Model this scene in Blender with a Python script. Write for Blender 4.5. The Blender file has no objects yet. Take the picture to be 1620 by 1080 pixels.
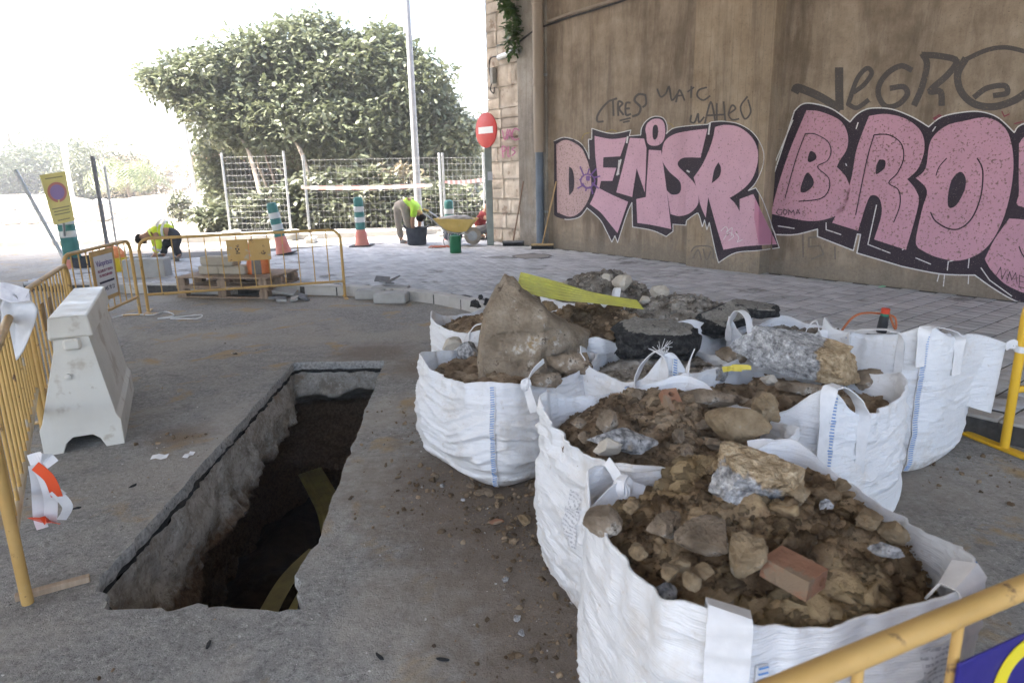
import bpy, bmesh, math, random
import numpy as np
from mathutils import Vector, Matrix
from mathutils.geometry import tessellate_polygon
random.seed(7); RNG = np.random.default_rng(7)
S = bpy.context.scene; COL = S.collection
R_ = math.radians
# ------------------------------------------------------------------ camera
F = 1080.; CAMH = 1.6; PITCH = R_(14); ROLL = R_(-1.2)
_f = np.array([0, math.cos(PITCH), -math.sin(PITCH)]); _r0 = np.array([1., 0, 0]); _u0 = np.cross(_r0, _f)
_r = _r0*math.cos(ROLL)+_u0*math.sin(ROLL); _u = -_r0*math.sin(ROLL)+_u0*math.cos(ROLL)
def ray(px, py): return _f+_r*((px-810)/F)+_u*((540-py)/F)
def G(px, py, z=0.):                       # pixel -> point on the level z
    v = ray(px, py); t = (z-CAMH)/v[2]; return np.array([0, 0, CAMH])+v*t
def YP(px, py, Y):                         # pixel -> point at depth Y
    v = ray(px, py); return np.array([0, 0, CAMH])+v*(Y/v[1])
def PROJ(p):
    q = np.asarray(p, float)-[0, 0, CAMH]; w = q@_f
    return 810+F*(q@_r)/w, 540-F*(q@_u)/w, w
cam = bpy.data.cameras.new('camera'); co = bpy.data.objects.new('camera', cam); COL.objects.link(co)
co.matrix_world = Matrix(((_r[0], _u[0], -_f[0], 0), (_r[1], _u[1], -_f[1], 0), (_r[2], _u[2], -_f[2], CAMH), (0, 0, 0, 1)))
cam.lens = 24; cam.sensor_width = 36; cam.sensor_fit = 'HORIZONTAL'; cam.clip_start = .05; cam.clip_end = 3000
cam.dof.use_dof = True; cam.dof.focus_distance = 4.2; cam.dof.aperture_fstop = 5.0
S.camera = co
# ------------------------------------------------------------------ light
SUN_EL, SUN_AZ = 58, 264                   # azimuth clockwise from +Y: the sun stands behind and to the left
wd = bpy.data.worlds.new('World'); S.world = wd; wd.use_nodes = True
wn = wd.node_tree; bg = wn.nodes['Background']; sky = wn.nodes.new('ShaderNodeTexSky')
sky.sky_type = 'NISHITA'; sky.sun_disc = False; sky.sun_elevation = R_(SUN_EL); sky.sun_rotation = R_(SUN_AZ)
sky.air_density = 1.0; sky.dust_density = 5.0; sky.ozone_density = 0.6
wn.links.new(sky.outputs[0], bg.inputs[0]); bg.inputs[1].default_value = 0.15
sl = bpy.data.lights.new('sun', 'SUN'); so = bpy.data.objects.new('sun', sl); COL.objects.link(so)
sl.energy = 3.2; sl.angle = R_(.6); sl.color = (1, .95, .87)
_sd = Vector((math.sin(R_(SUN_AZ))*math.cos(R_(SUN_EL)), math.cos(R_(SUN_AZ))*math.cos(R_(SUN_EL)), math.sin(R_(SUN_EL))))
so.rotation_euler = _sd.to_track_quat('Z', 'Y').to_euler(); so.location = (-20, -10, 40)
S.view_settings.view_transform = 'Standard'; S.view_settings.look = 'None'; S.view_settings.gamma = 1
S.view_settings.exposure = 3.05; S.view_settings.use_curve_mapping = False
S.render.engine = 'CYCLES'
S.cycles.max_bounces = 8; S.cycles.diffuse_bounces = 5
# ------------------------------------------------------------------ noise
def _h(ix, iy, iz, s):
    n = (ix*374761393+iy*668265263+iz*2147483647+s*1274126177) & 0xFFFFFFFF
    n = ((n ^ (n >> 13))*1274126177) & 0xFFFFFFFF; n = (n ^ (n >> 16)) & 0xFFFFFF
    return n/float(0x7FFFFF)-1.
def vnoise(P, s=0):
    P = np.asarray(P, float); i = np.floor(P).astype(np.int64); f = P-i; f = f*f*f*(f*(f*6-15)+10)
    x, y, z = i[:, 0], i[:, 1], i[:, 2]; fx, fy, fz = f[:, 0], f[:, 1], f[:, 2]; o = 0
    for a in (0, 1):
        for b in (0, 1):
            for c in (0, 1):
                o = o+_h(x+a, y+b, z+c, s)*(fx if a else 1-fx)*(fy if b else 1-fy)*(fz if c else 1-fz)
    return o
def fbm(P, s=0, o=4, g=.5):
    P = np.asarray(P, float); r = 0; a = 1
    for k in range(o): r = r+a*vnoise(P*(2.03**k)+17.3*k, s+k); a *= g
    return r
def ridge(P, s=0): return 1-np.abs(vnoise(P, s))*2.2
# ------------------------------------------------------------------ objects
def tag(o, label=None, cat=None, group=None, kind=None):
    if label: o['label'] = label
    if cat: o['category'] = cat
    if group: o['group'] = group
    if kind: o['kind'] = kind
    return o
def link(o, parent=None):
    COL.objects.link(o)
    if parent is not None: o.parent = parent
    return o
def empty(name, loc=(0, 0, 0), rz=0, label=None, cat=None, group=None, kind=None, rot=None):
    o = bpy.data.objects.new(name, None); link(o); o.location = [float(v) for v in loc]; o.empty_display_size = .1
    o.rotation_euler = rot if rot else (0, 0, rz)
    return tag(o, label, cat, group, kind)
def mesh_obj(name, V, Fc, mat, parent=None, smooth=False, rnd=None, loc=None, rz=0):
    me = bpy.data.meshes.new(name); V = np.asarray(V, float)
    if isinstance(Fc, np.ndarray):
        n = len(Fc); k = Fc.shape[1]
        me.vertices.add(len(V)); me.vertices.foreach_set('co', V.ravel())
        me.loops.add(n*k); me.loops.foreach_set('vertex_index', Fc.ravel().astype(np.int32))
        me.polygons.add(n); me.polygons.foreach_set('loop_start', np.arange(0, n*k, k, dtype=np.int32))
        me.update(calc_edges=True); me.validate()
    else:
        me.from_pydata([tuple(map(float, v)) for v in V], [], [tuple(int(i) for i in f) for f in Fc])
    if smooth: me.polygons.foreach_set('use_smooth', np.ones(len(me.polygons), bool))
    if rnd is not None and len(rnd) == len(me.polygons):
        at = me.attributes.new('rnd', 'FLOAT', 'FACE'); at.data.foreach_set('value', np.asarray(rnd, np.float32))
    if mat is not None:
        for m in (mat if isinstance(mat, (list, tuple)) else [mat]): me.materials.append(m)
    o = bpy.data.objects.new(name, me); link(o, parent)
    if loc is not None: o.location = [float(v) for v in loc]
    o.rotation_euler = (0, 0, rz)
    return o
def inst(src, parent=None, loc=None, rot=None, scale=None):      # a copy sharing mesh data
    o = src.copy(); link(o); o.parent = parent
    if loc is not None: o.location = [float(v) for v in loc]
    if rot is not None: o.rotation_euler = rot
    if scale is not None: o.scale = scale if hasattr(scale, '__len__') else (scale,)*3
    return o
def copy_tree(o, parent=None):
    c = o.copy(); link(c); c.parent = parent
    for ch in list(o.children): copy_tree(ch, c)
    return c
def basis(d, up=(0, 0, 1)):
    d = np.asarray(d, float); d = d/np.linalg.norm(d); up = np.asarray(up, float)
    if abs(d@up) > .98: up = np.array([1., 0, 0])
    a = np.cross(up, d); a /= np.linalg.norm(a); return a, np.cross(d, a)
class MB:
    def __init__(s): s.v = []; s.f = []; s.rn = []
    def add(s, V, Fc, r=0.):
        k = len(s.v); s.v += [tuple(map(float, v)) for v in V]
        for f in Fc: s.f.append(tuple(int(i)+k for i in f)); s.rn.append(r)
        return s
    def box(s, c, d, rz=0, M=None, ch=0., r=0.):
        x, y, z = d[0]/2, d[1]/2, d[2]/2
        if ch <= 0:
            V = [(-x, -y, -z), (x, -y, -z), (x, y, -z), (-x, y, -z), (-x, -y, z), (x, -y, z), (x, y, z), (-x, y, z)]
            Fc = [(3, 2, 1, 0), (4, 5, 6, 7), (0, 1, 5, 4), (1, 2, 6, 5), (2, 3, 7, 6), (3, 0, 4, 7)]
        else:
            V = []; Fc = []
            for q, (a, zz) in enumerate(((ch, -z), (0, -z+ch), (0, z-ch), (ch, z))):
                X, Y = x-a, y-a; b = min(ch, X*.5, Y*.5)
                V += [(-X+b, -Y, zz), (X-b, -Y, zz), (X, -Y+b, zz), (X, Y-b, zz), (X-b, Y, zz), (-X+b, Y, zz), (-X, Y-b, zz), (-X, -Y+b, zz)]
            Fc.append(tuple(range(7, -1, -1))); Fc.append(tuple(range(24, 32)))
            for q in range(3):
                for i in range(8): Fc.append((q*8+i, q*8+(i+1) % 8, q*8+8+(i+1) % 8, q*8+8+i))
        V = np.array(V); cs, sn = math.cos(rz), math.sin(rz)
        V = np.stack([V[:, 0]*cs-V[:, 1]*sn, V[:, 0]*sn+V[:, 1]*cs, V[:, 2]], 1)
        if M is not None: V = V@np.asarray(M).T
        return s.add(V+np.asarray(c, float), Fc, r)
    def tube(s, pts, rad, n=8, cap=True, closed=False, r=0.):
        P = np.asarray(pts, float); m = len(P)
        rad = np.broadcast_to(np.asarray(rad, float), (m,)); V = []; a = None
        for i in range(m):
            d = P[(i+1) % m if closed else min(i+1, m-1)]-P[i-1 if (closed or i > 0) else 0]
            ln = np.linalg.norm(d); d = d/ln if ln > 1e-9 else np.array([0, 0, 1.])
            if a is None: a, b = basis(d)
            else:
                a = a-d*(a@d); a /= np.linalg.norm(a)+1e-12; b = np.cross(d, a)
            for k in range(n):
                t = 2*math.pi*k/n; V.append(P[i]+rad[i]*(a*math.cos(t)+b*math.sin(t)))
        Fc = []
        for i in range(m if closed else m-1):
            j = (i+1) % m
            for k in range(n): Fc.append((i*n+k, i*n+(k+1) % n, j*n+(k+1) % n, j*n+k))
        if cap and not closed:
            Fc.append(tuple(range(n-1, -1, -1))); Fc.append(tuple(range((m-1)*n, m*n)))
        return s.add(V, Fc, r)
    def lathe(s, prof, n=20, c=(0, 0, 0), r=0.):
        V = []; Fc = []; m = len(prof)
        for (q, z) in prof:
            for k in range(n):
                t = 2*math.pi*k/n; V.append((c[0]+q*math.cos(t), c[1]+q*math.sin(t), c[2]+z))
        for i in range(m-1):
            for k in range(n): Fc.append((i*n+k, i*n+(k+1) % n, (i+1)*n+(k+1) % n, (i+1)*n+k))
        Fc.append(tuple(range(n-1, -1, -1))); Fc.append(tuple(range((m-1)*n, m*n)))
        return s.add(V, Fc, r)
    def prism(s, poly, y0, y1, r=0.):          # poly in (x, z), extruded along y
        n = len(poly); V = [(x, y0, z) for x, z in poly]+[(x, y1, z) for x, z in poly]
        tri = tessellate_polygon([[Vector((x, z, 0)) for x, z in poly]])
        Fc = [tuple(t) for t in tri]+[tuple(n+i for i in reversed(t)) for t in tri]
        Fc += [(i, (i+1) % n, n+(i+1) % n, n+i) for i in range(n)]
        return s.add(V, Fc, r)
    def ribbon(s, pts, width, side, thick=.003, r=0.):     # a strap: side = direction(s) of its width
        P = np.asarray(pts, float); m = len(P); sd = np.asarray(side, float)
        if sd.ndim == 1: sd = np.tile(sd, (m, 1))
        wv = np.broadcast_to(np.asarray(width, float), (m,)); V = []
        for i in range(m):
            d = P[min(i+1, m-1)]-P[max(i-1, 0)]; d = d/(np.linalg.norm(d)+1e-9)
            a = sd[i]-d*(sd[i]@d); a = a/(np.linalg.norm(a)+1e-9); b = np.cross(d, a)
            for u, q in ((-1, -1), (1, -1), (1, 1), (-1, 1)): V.append(P[i]+a*u*wv[i]/2+b*q*thick/2)
        Fc = [(3, 2, 1, 0), tuple((m-1)*4+k for k in range(4))]
        for i in range(m-1):
            for k in range(4): Fc.append((i*4+k, i*4+(k+1) % 4, i*4+4+(k+1) % 4, i*4+4+k))
        return s.add(V, Fc, r)
    def build(s, name, mat, parent=None, smooth=False, loc=None, rz=0, recalc=True):
        o = mesh_obj(name, s.v, s.f, mat, parent, False, s.rn if any(s.rn) else None, loc, rz)
        if recalc:
            bm = bmesh.new(); bm.from_mesh(o.data); bmesh.ops.recalc_face_normals(bm, faces=bm.faces); bm.to_mesh(o.data); bm.free()
        if smooth:
            o.data.polygons.foreach_set('use_smooth', np.ones(len(o.data.polygons), bool))
            if hasattr(o.data, 'set_sharp_from_angle'): o.data.set_sharp_from_angle(angle=R_(smooth if smooth is not True else 45))
        return o
def crom(pts, n=6, closed=False):            # Catmull-Rom in any dimension
    P = np.asarray(pts, float); m = len(P); out = []
    for i in range(m if closed else m-1):
        p0 = P[i-1] if (i > 0 or closed) else P[0]; p1 = P[i]; p2 = P[(i+1) % m]; p3 = P[(i+2) % m] if (closed or i+2 < m) else P[-1]
        for k in range(n):
            t = k/n; out.append(.5*((2*p1)+(-p0+p2)*t+(2*p0-5*p1+4*p2-p3)*t*t+(-p0+3*p1-3*p2+p3)*t**3))
    if not closed: out.append(P[-1])
    return np.array(out)
# ------------------------------------------------------------------ materials
MATS = {}
def ramp(nt, fac, stops):
    n = nt.nodes.new('ShaderNodeValToRGB'); e = n.color_ramp.elements
    while len(e) > 1: e.remove(e[0])
    e[0].position = stops[0][0]; e[0].color = (*stops[0][1], 1)
    for p, c in stops[1:]: q = e.new(p); q.color = (*c, 1)
    nt.links.new(fac, n.inputs[0]); return n.outputs[0]
def noise(nt, vec, scale, detail=5, rough=.6, dist=0.):
    n = nt.nodes.new('ShaderNodeTexNoise'); n.inputs['Scale'].default_value = scale; n.inputs['Detail'].default_value = detail
    n.inputs['Roughness'].default_value = rough; n.inputs['Distortion'].default_value = dist
    if vec is not None: nt.links.new(vec, n.inputs['Vector'])
    return n.outputs['Fac']
def coords(nt, mode='pos', stretch=(1, 1, 1)):
    if mode == 'pos': v = nt.nodes.new('ShaderNodeNewGeometry').outputs['Position']
    else: v = nt.nodes.new('ShaderNodeTexCoord').outputs['Object']
    if stretch != (1, 1, 1):
        m = nt.nodes.new('ShaderNodeMapping'); m.inputs['Scale'].default_value = stretch; nt.links.new(v, m.inputs[0]); v = m.outputs[0]
    return v
def mix(nt, fac, a, b, mode='MIX'):
    m = nt.nodes.new('ShaderNodeMix'); m.data_type = 'RGBA'; m.blend_type = mode
    for k, v in ((0, fac), (6, a), (7, b)):
        if isinstance(v, (int, float)): m.inputs[k].default_value = v
        elif isinstance(v, tuple): m.inputs[k].default_value = (*v, 1)
        else: nt.links.new(v, m.inputs[k])
    return m.outputs[2]
def maprange(nt, fac, a, b, c=0., d=1.):
    m = nt.nodes.new('ShaderNodeMapRange'); nt.links.new(fac, m.inputs[0])
    for i, v in enumerate((a, b, c, d)): m.inputs[i+1].default_value = v
    return m.outputs[0]
def math_(nt, op, a, b=None):
    m = nt.nodes.new('ShaderNodeMath'); m.operation = op
    for i, v in enumerate((a, b)):
        if v is None: continue
        if isinstance(v, (int, float)): m.inputs[i].default_value = v
        else: nt.links.new(v, m.inputs[i])
    return m.outputs[0]
def newmat(name):
    m = bpy.data.materials.new(name); m.use_nodes = True; nt = m.node_tree; b = nt.nodes['Principled BSDF']; MATS[name] = m
    return m, nt, b
def bumpn(nt, b, h, strength, dist=.01):
    n = nt.nodes.new('ShaderNodeBump'); n.inputs['Strength'].default_value = strength; n.inputs['Distance'].default_value = dist
    nt.links.new(h, n.inputs['Height']); nt.links.new(n.outputs[0], b.inputs['Normal'])
def surf(name, cols, scale=6, rough=.8, bump=None, stretch=(1, 1, 1), mode='pos', metal=0., spots=None, rnd=0., spec=.3, detail=6, lo=.3, hi=.7):
    """noise ramp through cols; spots = (colour, scale, threshold); rnd = piece-to-piece brightness change"""
    m, nt, b = newmat(name); v = coords(nt, mode, stretch)
    n = len(cols); st = [(lo+(hi-lo)*i/max(1, n-1), c) for i, c in enumerate(cols)]
    c = ramp(nt, noise(nt, v, scale, detail), st) if n > 1 else None
    if n == 1:
        rgb = nt.nodes.new('ShaderNodeRGB'); rgb.outputs[0].default_value = (*cols[0], 1); c = rgb.outputs[0]
    if spots:
        for (sc, ss, th) in (spots if isinstance(spots, list) else [spots]):
            c = mix(nt, maprange(nt, noise(nt, v, ss, 5, .65), th, th+.06), c, sc)
    if rnd:
        oi = nt.nodes.new('ShaderNodeObjectInfo'); at = nt.nodes.new('ShaderNodeAttribute'); at.attribute_name = 'rnd'
        s_ = math_(nt, 'FRACT', math_(nt, 'ADD', oi.outputs['Random'], at.outputs['Fac']))
        br = maprange(nt, s_, 0, 1, 1-rnd, 1+rnd); cb = nt.nodes.new('ShaderNodeCombineColor')
        for i in range(3): nt.links.new(br, cb.inputs[i])
        c = mix(nt, 1., c, cb.outputs[0], 'MULTIPLY')
    nt.links.new(c, b.inputs['Base Color'])
    rr = maprange(nt, noise(nt, v, scale*2.3, 4), .3, .7, max(.05, rough-.12), min(1, rough+.12)); nt.links.new(rr, b.inputs['Roughness'])
    b.inputs['Metallic'].default_value = metal; b.inputs['Specular IOR Level'].default_value = spec
    if bump: bumpn(nt, b, noise(nt, v, bump[0], 6, .7), bump[1], bump[2] if len(bump) > 2 else .01)
    return m
# ================================================================== SETTING
def ground_mat():
    m, nt, b = newmat('dusty_asphalt'); v = coords(nt)
    grain = noise(nt, v, 130, 3, .75); g2 = noise(nt, v, 34, 4, .8); mid = noise(nt, v, 9, 6, .65); big = noise(nt, v, .9, 5, .6, .6)
    c = ramp(nt, mid, [(.3, (.235, .226, .21)), (.5, (.34, .328, .305)), (.7, (.45, .435, .405))])
    c = mix(nt, maprange(nt, g2, .54, .61, 0, .85), c, (.115, .11, .103)); c = mix(nt, maprange(nt, g2, .46, .39, 0, .75), c, (.56, .54, .50)); c = mix(nt, maprange(nt, grain, .38, .62, 0, .8), c, mix(nt, big, (.10, .098, .094), (.46, .445, .42)))
    c = mix(nt, maprange(nt, big, .45, .6, 0, .5), c, (.43, .39, .335))                       # pale dust
    och = noise(nt, v, 2.1, 6, .62, .4)
    c = mix(nt, maprange(nt, och, .57, .68, 0, .85), c, (.44, .31, .155))                          # ochre sand stains
    c = mix(nt, maprange(nt, noise(nt, v, 3.7, 5), .62, .72, 0, .6), c, (.125, .12, .112))      # dark damp patches
    # brown soil trodden in around the bags
    sep = nt.nodes.new('ShaderNodeSeparateXYZ'); nt.links.new(v, sep.inputs[0])
    def blob(cx, cy, r):
        dx = math_(nt, 'SUBTRACT', sep.outputs[0], cx); dy = math_(nt, 'SUBTRACT', sep.outputs[1], cy)
        d = math_(nt, 'SQRT', math_(nt, 'ADD', math_(nt, 'MULTIPLY', dx, dx), math_(nt, 'MULTIPLY', dy, dy)))
        d = math_(nt, 'ADD', math_(nt, 'DIVIDE', d, r), math_(nt, 'MULTIPLY', mid, .7))
        return maprange(nt, d, .7, 1.35, .72, 0)
    for cx, cy, r in ((.1, 2.6, .85), (-.25, 3.3, .75), (.2, 1.9, .6), (-.7, 5.6, .5), (-2.15, 4.1, .28), (.7, 4, 1.9), (-1.3, 6.1, .5)):
        c = mix(nt, blob(cx, cy, r), c, mix(nt, grain, (.115, .086, .064), (.29, .23, .175)))
    nt.links.new(c, b.inputs['Base Color']); b.inputs['Roughness'].default_value = .93; b.inputs['Specular IOR Level'].default_value = .2
    h = math_(nt, 'ADD', math_(nt, 'MULTIPLY', grain, .7), math_(nt, 'ADD', g2, math_(nt, 'MULTIPLY', mid, 1.2))); bumpn(nt, b, h, .9, .016)
    return m
M_ground = ground_mat()
M_dirt = surf('pale_dirt', [(.30, .25, .19), (.42, .37, .30), (.5, .45, .38)], 1.5, .95, (30, .5, .02))
M_asph_cut = surf('cut_asphalt_layer', [(.22, .216, .208), (.38, .372, .358), (.54, .53, .515)], 45, .9, (110, .8), spots=((.03, .03, .03), 30, .62))
M_trench = surf('trench_gravel_fill', [(.22, .195, .165), (.36, .335, .30), (.50, .48, .45)], 6, .95, (55, 1., .014), spots=[((.24, .16, .10), 2.4, .60), ((.55, .53, .50), 40, .66)])
def trench_mat():
    m, nt, b = newmat('trench_strata'); v = coords(nt); n1 = noise(nt, v, 7, 6, .7); n2 = noise(nt, v, 38, 5, .75); sep = nt.nodes.new('ShaderNodeSeparateXYZ'); nt.links.new(v, sep.inputs[0])
    up = ramp(nt, n1, [(.36, (.30, .265, .22)), (.5, (.44, .405, .355)), (.64, (.56, .53, .485))]); up = mix(nt, maprange(nt, n2, .54, .62, 0, .7), up, (.24, .215, .185)); up = mix(nt, maprange(nt, n2, .44, .38, 0, .6), up, (.64, .62, .58)); up = mix(nt, maprange(nt, noise(nt, v, 2.6, 5), .58, .66, 0, .6), up, (.34, .22, .12))
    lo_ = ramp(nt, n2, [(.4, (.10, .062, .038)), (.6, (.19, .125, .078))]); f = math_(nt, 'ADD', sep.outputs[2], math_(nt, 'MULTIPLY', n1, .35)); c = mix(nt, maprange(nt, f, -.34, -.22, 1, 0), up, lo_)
    nt.links.new(c, b.inputs['Base Color']); b.inputs['Roughness'].default_value = .95; b.inputs['Specular IOR Level'].default_value = .15; bumpn(nt, b, math_(nt, 'ADD', n2, n1), 1., .02); return m
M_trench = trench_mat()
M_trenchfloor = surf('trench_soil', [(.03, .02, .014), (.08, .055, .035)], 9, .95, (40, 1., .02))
# trench outline, ragged
def trench_loop():
    cs = [(-1.73, 2.56), (-1.72, 2.44), (-1.63, 2.34), (-1.28, 2.285), (-.86, 2.27), (-1.13, 5.82), (-1.93, 5.82)]
    pts = []
    for i in range(len(cs)):
        a = np.array(cs[i]); b = np.array(cs[(i+1) % len(cs)]); n = max(2, int(np.linalg.norm(b-a)/.03))
        for k in range(n):
            pts.append(a+(b-a)*k/n)
    P = np.array(pts); nz = np.stack([fbm(np.c_[P*9, np.zeros(len(P))], 3, 4), fbm(np.c_[P*9, np.ones(len(P))*5], 5, 4)], 1)
    amp = np.interp(P[:, 1], [2.25, 2.5, 2.9], [.05, .04, .011])[:, None]
    return P+nz*amp
TL = trench_loop(); NT = len(TL)
_tc = TL.mean(0)
bm = bmesh.new()
BIG = 900
outer = [bm.verts.new((x, y, 0)) for x, y in ((-BIG, -60), (BIG, -60), (BIG, BIG), (-BIG, BIG))]
inner = [bm.verts.new((x, y, 0)) for x, y in TL]
ed = [bm.edges.new((outer[i], outer[(i+1) % 4])) for i in range(4)]+[bm.edges.new((inner[i], inner[(i+1) % NT])) for i in range(NT)]
bmesh.ops.triangle_fill(bm, edges=ed, use_beauty=True, normal=(0, 0, 1))
bmesh.ops.recalc_face_normals(bm, faces=bm.faces)
me = bpy.data.meshes.new('ground'); bm.to_mesh(me); bm.free()
if sum(p.normal.z for p in me.polygons) < 0: me.flip_normals()
me.materials.append(M_ground); gr = bpy.data.objects.new('ground', me); link(gr); tag(gr, kind='structure')
trench = empty('trench', (-1.4, 4, 0), kind='structure')
def ring(z, off, amp, fr, seed):
    Pn = np.roll(TL, -1, 0)-np.roll(TL, 1, 0); nrm = np.stack([Pn[:, 1], -Pn[:, 0]], 1); nrm /= np.linalg.norm(nrm, axis=1)[:, None]+1e-9
    k = 9; nrm = sum(np.roll(nrm, i, 0) for i in range(-k, k+1)); nrm /= np.linalg.norm(nrm, axis=1)[:, None]+1e-9
    if ((nrm*(TL-_tc)).sum(1)).mean() < 0: nrm = -nrm
    nz = fbm(np.c_[TL*fr, np.full(NT, z*fr)], seed, 5, .62)+.35*np.clip(ridge(np.c_[TL*fr*4, np.full(NT, z*fr*4)], seed+2), 0, 1)
    q = TL+nrm*(off+amp*nz)[:, None]
    return np.c_[q, np.full(NT, z)+(.006*fbm(np.c_[TL*14, np.full(NT, 1.)], 9, 3) if z < -.02 else 0)]
left = np.clip((-1.30-TL[:, 0])/.35, 0, 1)
rA = [ring(z, np.full(NT, o), a, 16, 4) for z, o, a in ((0, 0, 0), (-.012, -.004, .004), (-.04, -.004, .006), (-.068, .0, .008))]; rM = [rA[-1]]+[ring(z, np.full(NT, o), a, 22, 6) for z, o, a in ((-.074, -.006, .012), (-.09, .004, .016), (-.10, .010, .016))]
zs = np.linspace(-.10, -1.75, 66)
zc = .52+.13*fbm(np.c_[TL*2.2, np.zeros(NT)], 31, 3)+.10*np.exp(-((TL[:, 1]-3.4)/.5)**2)-.15*np.clip((TL[:, 1]-5.5)/.3, 0, 1)
def woff(z): return .012-left*.05*np.clip((-z-.1)/.4, 0, 1)+.42*np.clip((-z-zc)/.22, 0, 1)**.7+(1-left)*.04
rB = [ring(z, woff(z), .010+.05*min(1, (-z)/.5), 3.4, 11) for z in zs]
def loft(name, rs, mat):
    V = np.concatenate(rs)-np.array([-1.4, 4, 0]); n = NT; q = []
    for i in range(len(rs)-1):
        a = np.arange(n); b = (a+1) % n; q.append(np.stack([i*n+a, i*n+b, (i+1)*n+b, (i+1)*n+a], 1))
    o = mesh_obj(name, V, np.concatenate(q), mat, trench, True); return o
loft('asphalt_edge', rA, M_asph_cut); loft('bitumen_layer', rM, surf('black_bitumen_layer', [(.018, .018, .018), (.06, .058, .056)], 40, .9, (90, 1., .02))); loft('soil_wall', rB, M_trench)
gx, gy = np.meshgrid(np.linspace(-2.7, -.2, 40), np.linspace(1.6, 6.6, 80)); Pf = np.c_[gx.ravel(), gy.ravel(), np.zeros(gx.size)]
Pf[:, 2] = -1.5+.10*fbm(Pf*3, 2, 5); ii = np.arange(40*80).reshape(80, 40)
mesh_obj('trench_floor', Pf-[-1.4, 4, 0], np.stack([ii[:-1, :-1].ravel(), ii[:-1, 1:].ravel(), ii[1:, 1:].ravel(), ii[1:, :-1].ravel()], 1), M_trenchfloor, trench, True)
# ------------------------------------------------------------------ wall frame
WD = np.array([4.34, -5.76]); WD /= np.linalg.norm(WD); WN = np.array([WD[1], -WD[0]])       # along the wall, towards the road
W0 = np.array([1.12, 13.08]); SWZ = .12
if WN@(-W0) < 0: WN = -WN
def tz(px, py, o=0.):                        # pixel -> (along, height) on the wall plane standing o proud
    v = ray(px, py); c = np.array([0, 0, CAMH]); t = (o-(c[:2]-W0)@WN)/(v[:2]@WN); p = c+v*t
    return np.array([(p[:2]-W0)@WD, p[2]])
def wxy(t, s): return W0+WD*t+WN*s
WROT = math.atan2(WD[1], WD[0])
# ------------------------------------------------------------------ sidewalk
kerb_pts = [(6.6, -.9), (4.7, 1.45), (2.76, 3.83), (1.2, 5.75), (-.30, 7.62)]
kerb_curve = [(-.30, 7.62), (-.62, 8.08), (-1.05, 8.52), (-1.6, 8.9), (-2.2, 9.16), (-2.9, 9.33)]
kerb_left = [(-2.9, 9.33), (-4.6, 9.62), (-6.6, 9.95)]
far_edge = [(-7.9, 14.0), (-5.6, 14.2), (-3.3, 15.2), (-1.4, 16.4), (-.9, 16.6)]
kline = kerb_pts[:-1]+[tuple(p) for p in crom(kerb_curve, 4)]+kerb_left[1:]
swpoly = np.array(kline+[(-7.4, 10.3)]+far_edge+[tuple(wxy(-3.3, -.4)), tuple(wxy(17, -.4))])
M_paver = surf('grey_concrete_paver', [(.36, .368, .385), (.44, .447, .46), (.50, .505, .51)], 4, .8, (140, .25, .004), rnd=.16, spots=((.22, .215, .21), 1.3, .60))
M_bed = surf('paver_bedding_sand', [(.045, .044, .043), (.10, .097, .093)], 20, .95, (90, .6))
M_kerb = surf('kerb_concrete', [(.34, .325, .30), (.46, .445, .42), (.52, .50, .48)], 5, .85, (80, .4, .006), rnd=.1, spots=((.22, .20, .18), 2.2, .60))
def flat(name, poly, z, mat, skirt=None, parent=None, kind='structure'):
    n = len(poly); tri = tessellate_polygon([[Vector((p[0], p[1], 0)) for p in poly]])
    V = [(p[0], p[1], z) for p in poly]; Fc = [tuple(t) for t in tri]
    if skirt is not None:
        V += [(p[0], p[1], skirt) for p in poly]; Fc += [(i, (i+1) % n, n+(i+1) % n, n+i) for i in range(n)]
    o = mesh_obj(name, V, Fc, mat, parent)
    bm = bmesh.new(); bm.from_mesh(o.data); bmesh.ops.recalc_face_normals(bm, faces=bm.faces); bm.to_mesh(o.data); bm.free()
    if sum(p.normal.z*p.area for p in o.data.polygons) < 0: o.data.flip_normals()
    if kind: tag(o, kind=kind)
    return o
sidewalk = flat('sidewalk', swpoly, SWZ-.0045, M_bed, -.05)
def inside(P, poly):
    x, y = P[:, 0], P[:, 1]; r = np.zeros(len(P), bool); n = len(poly)
    for i in range(n):
        x1, y1 = poly[i]; x2, y2 = poly[(i+1) % n]
        c = ((y1 > y) != (y2 > y)) & (x < (x2-x1)*(y-y1)/((y2-y1) if y2 != y1 else 1e-9)+x1); r ^= c
    return r
PL, PW, JT = .198, .132, .010               # paver strips run square to the wall
T = np.arange(-4.2, 13.2, .2); Q = np.arange(-.3, 9.6, .135)
tt, qq = np.meshgrid(T, Q, indexing='ij'); qq = qq+(np.arange(len(T)) % 2)[:, None]*.067
tt = tt.ravel(); qq = qq.ravel(); PC = W0+np.outer(tt, WD)+np.outer(qq, WN)
def seg_dist(P, pl):
    d = np.full(len(P), 9.)
    for a, b in zip(pl[:-1], pl[1:]):
        a, b = np.array(a), np.array(b); t = np.clip(((P-a)@(b-a))/((b-a)@(b-a)), 0, 1); d = np.minimum(d, np.linalg.norm(P-(a+t[:, None]*(b-a)), axis=1))
    return d
MH = np.array(G(842, 405, SWZ)[:2])         # manhole centre
keep = inside(PC, swpoly) & (seg_dist(PC, kline) > .20) & (np.linalg.norm(PC-MH, axis=1) > .37) & (qq > .07)
PC = PC[keep]
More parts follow.
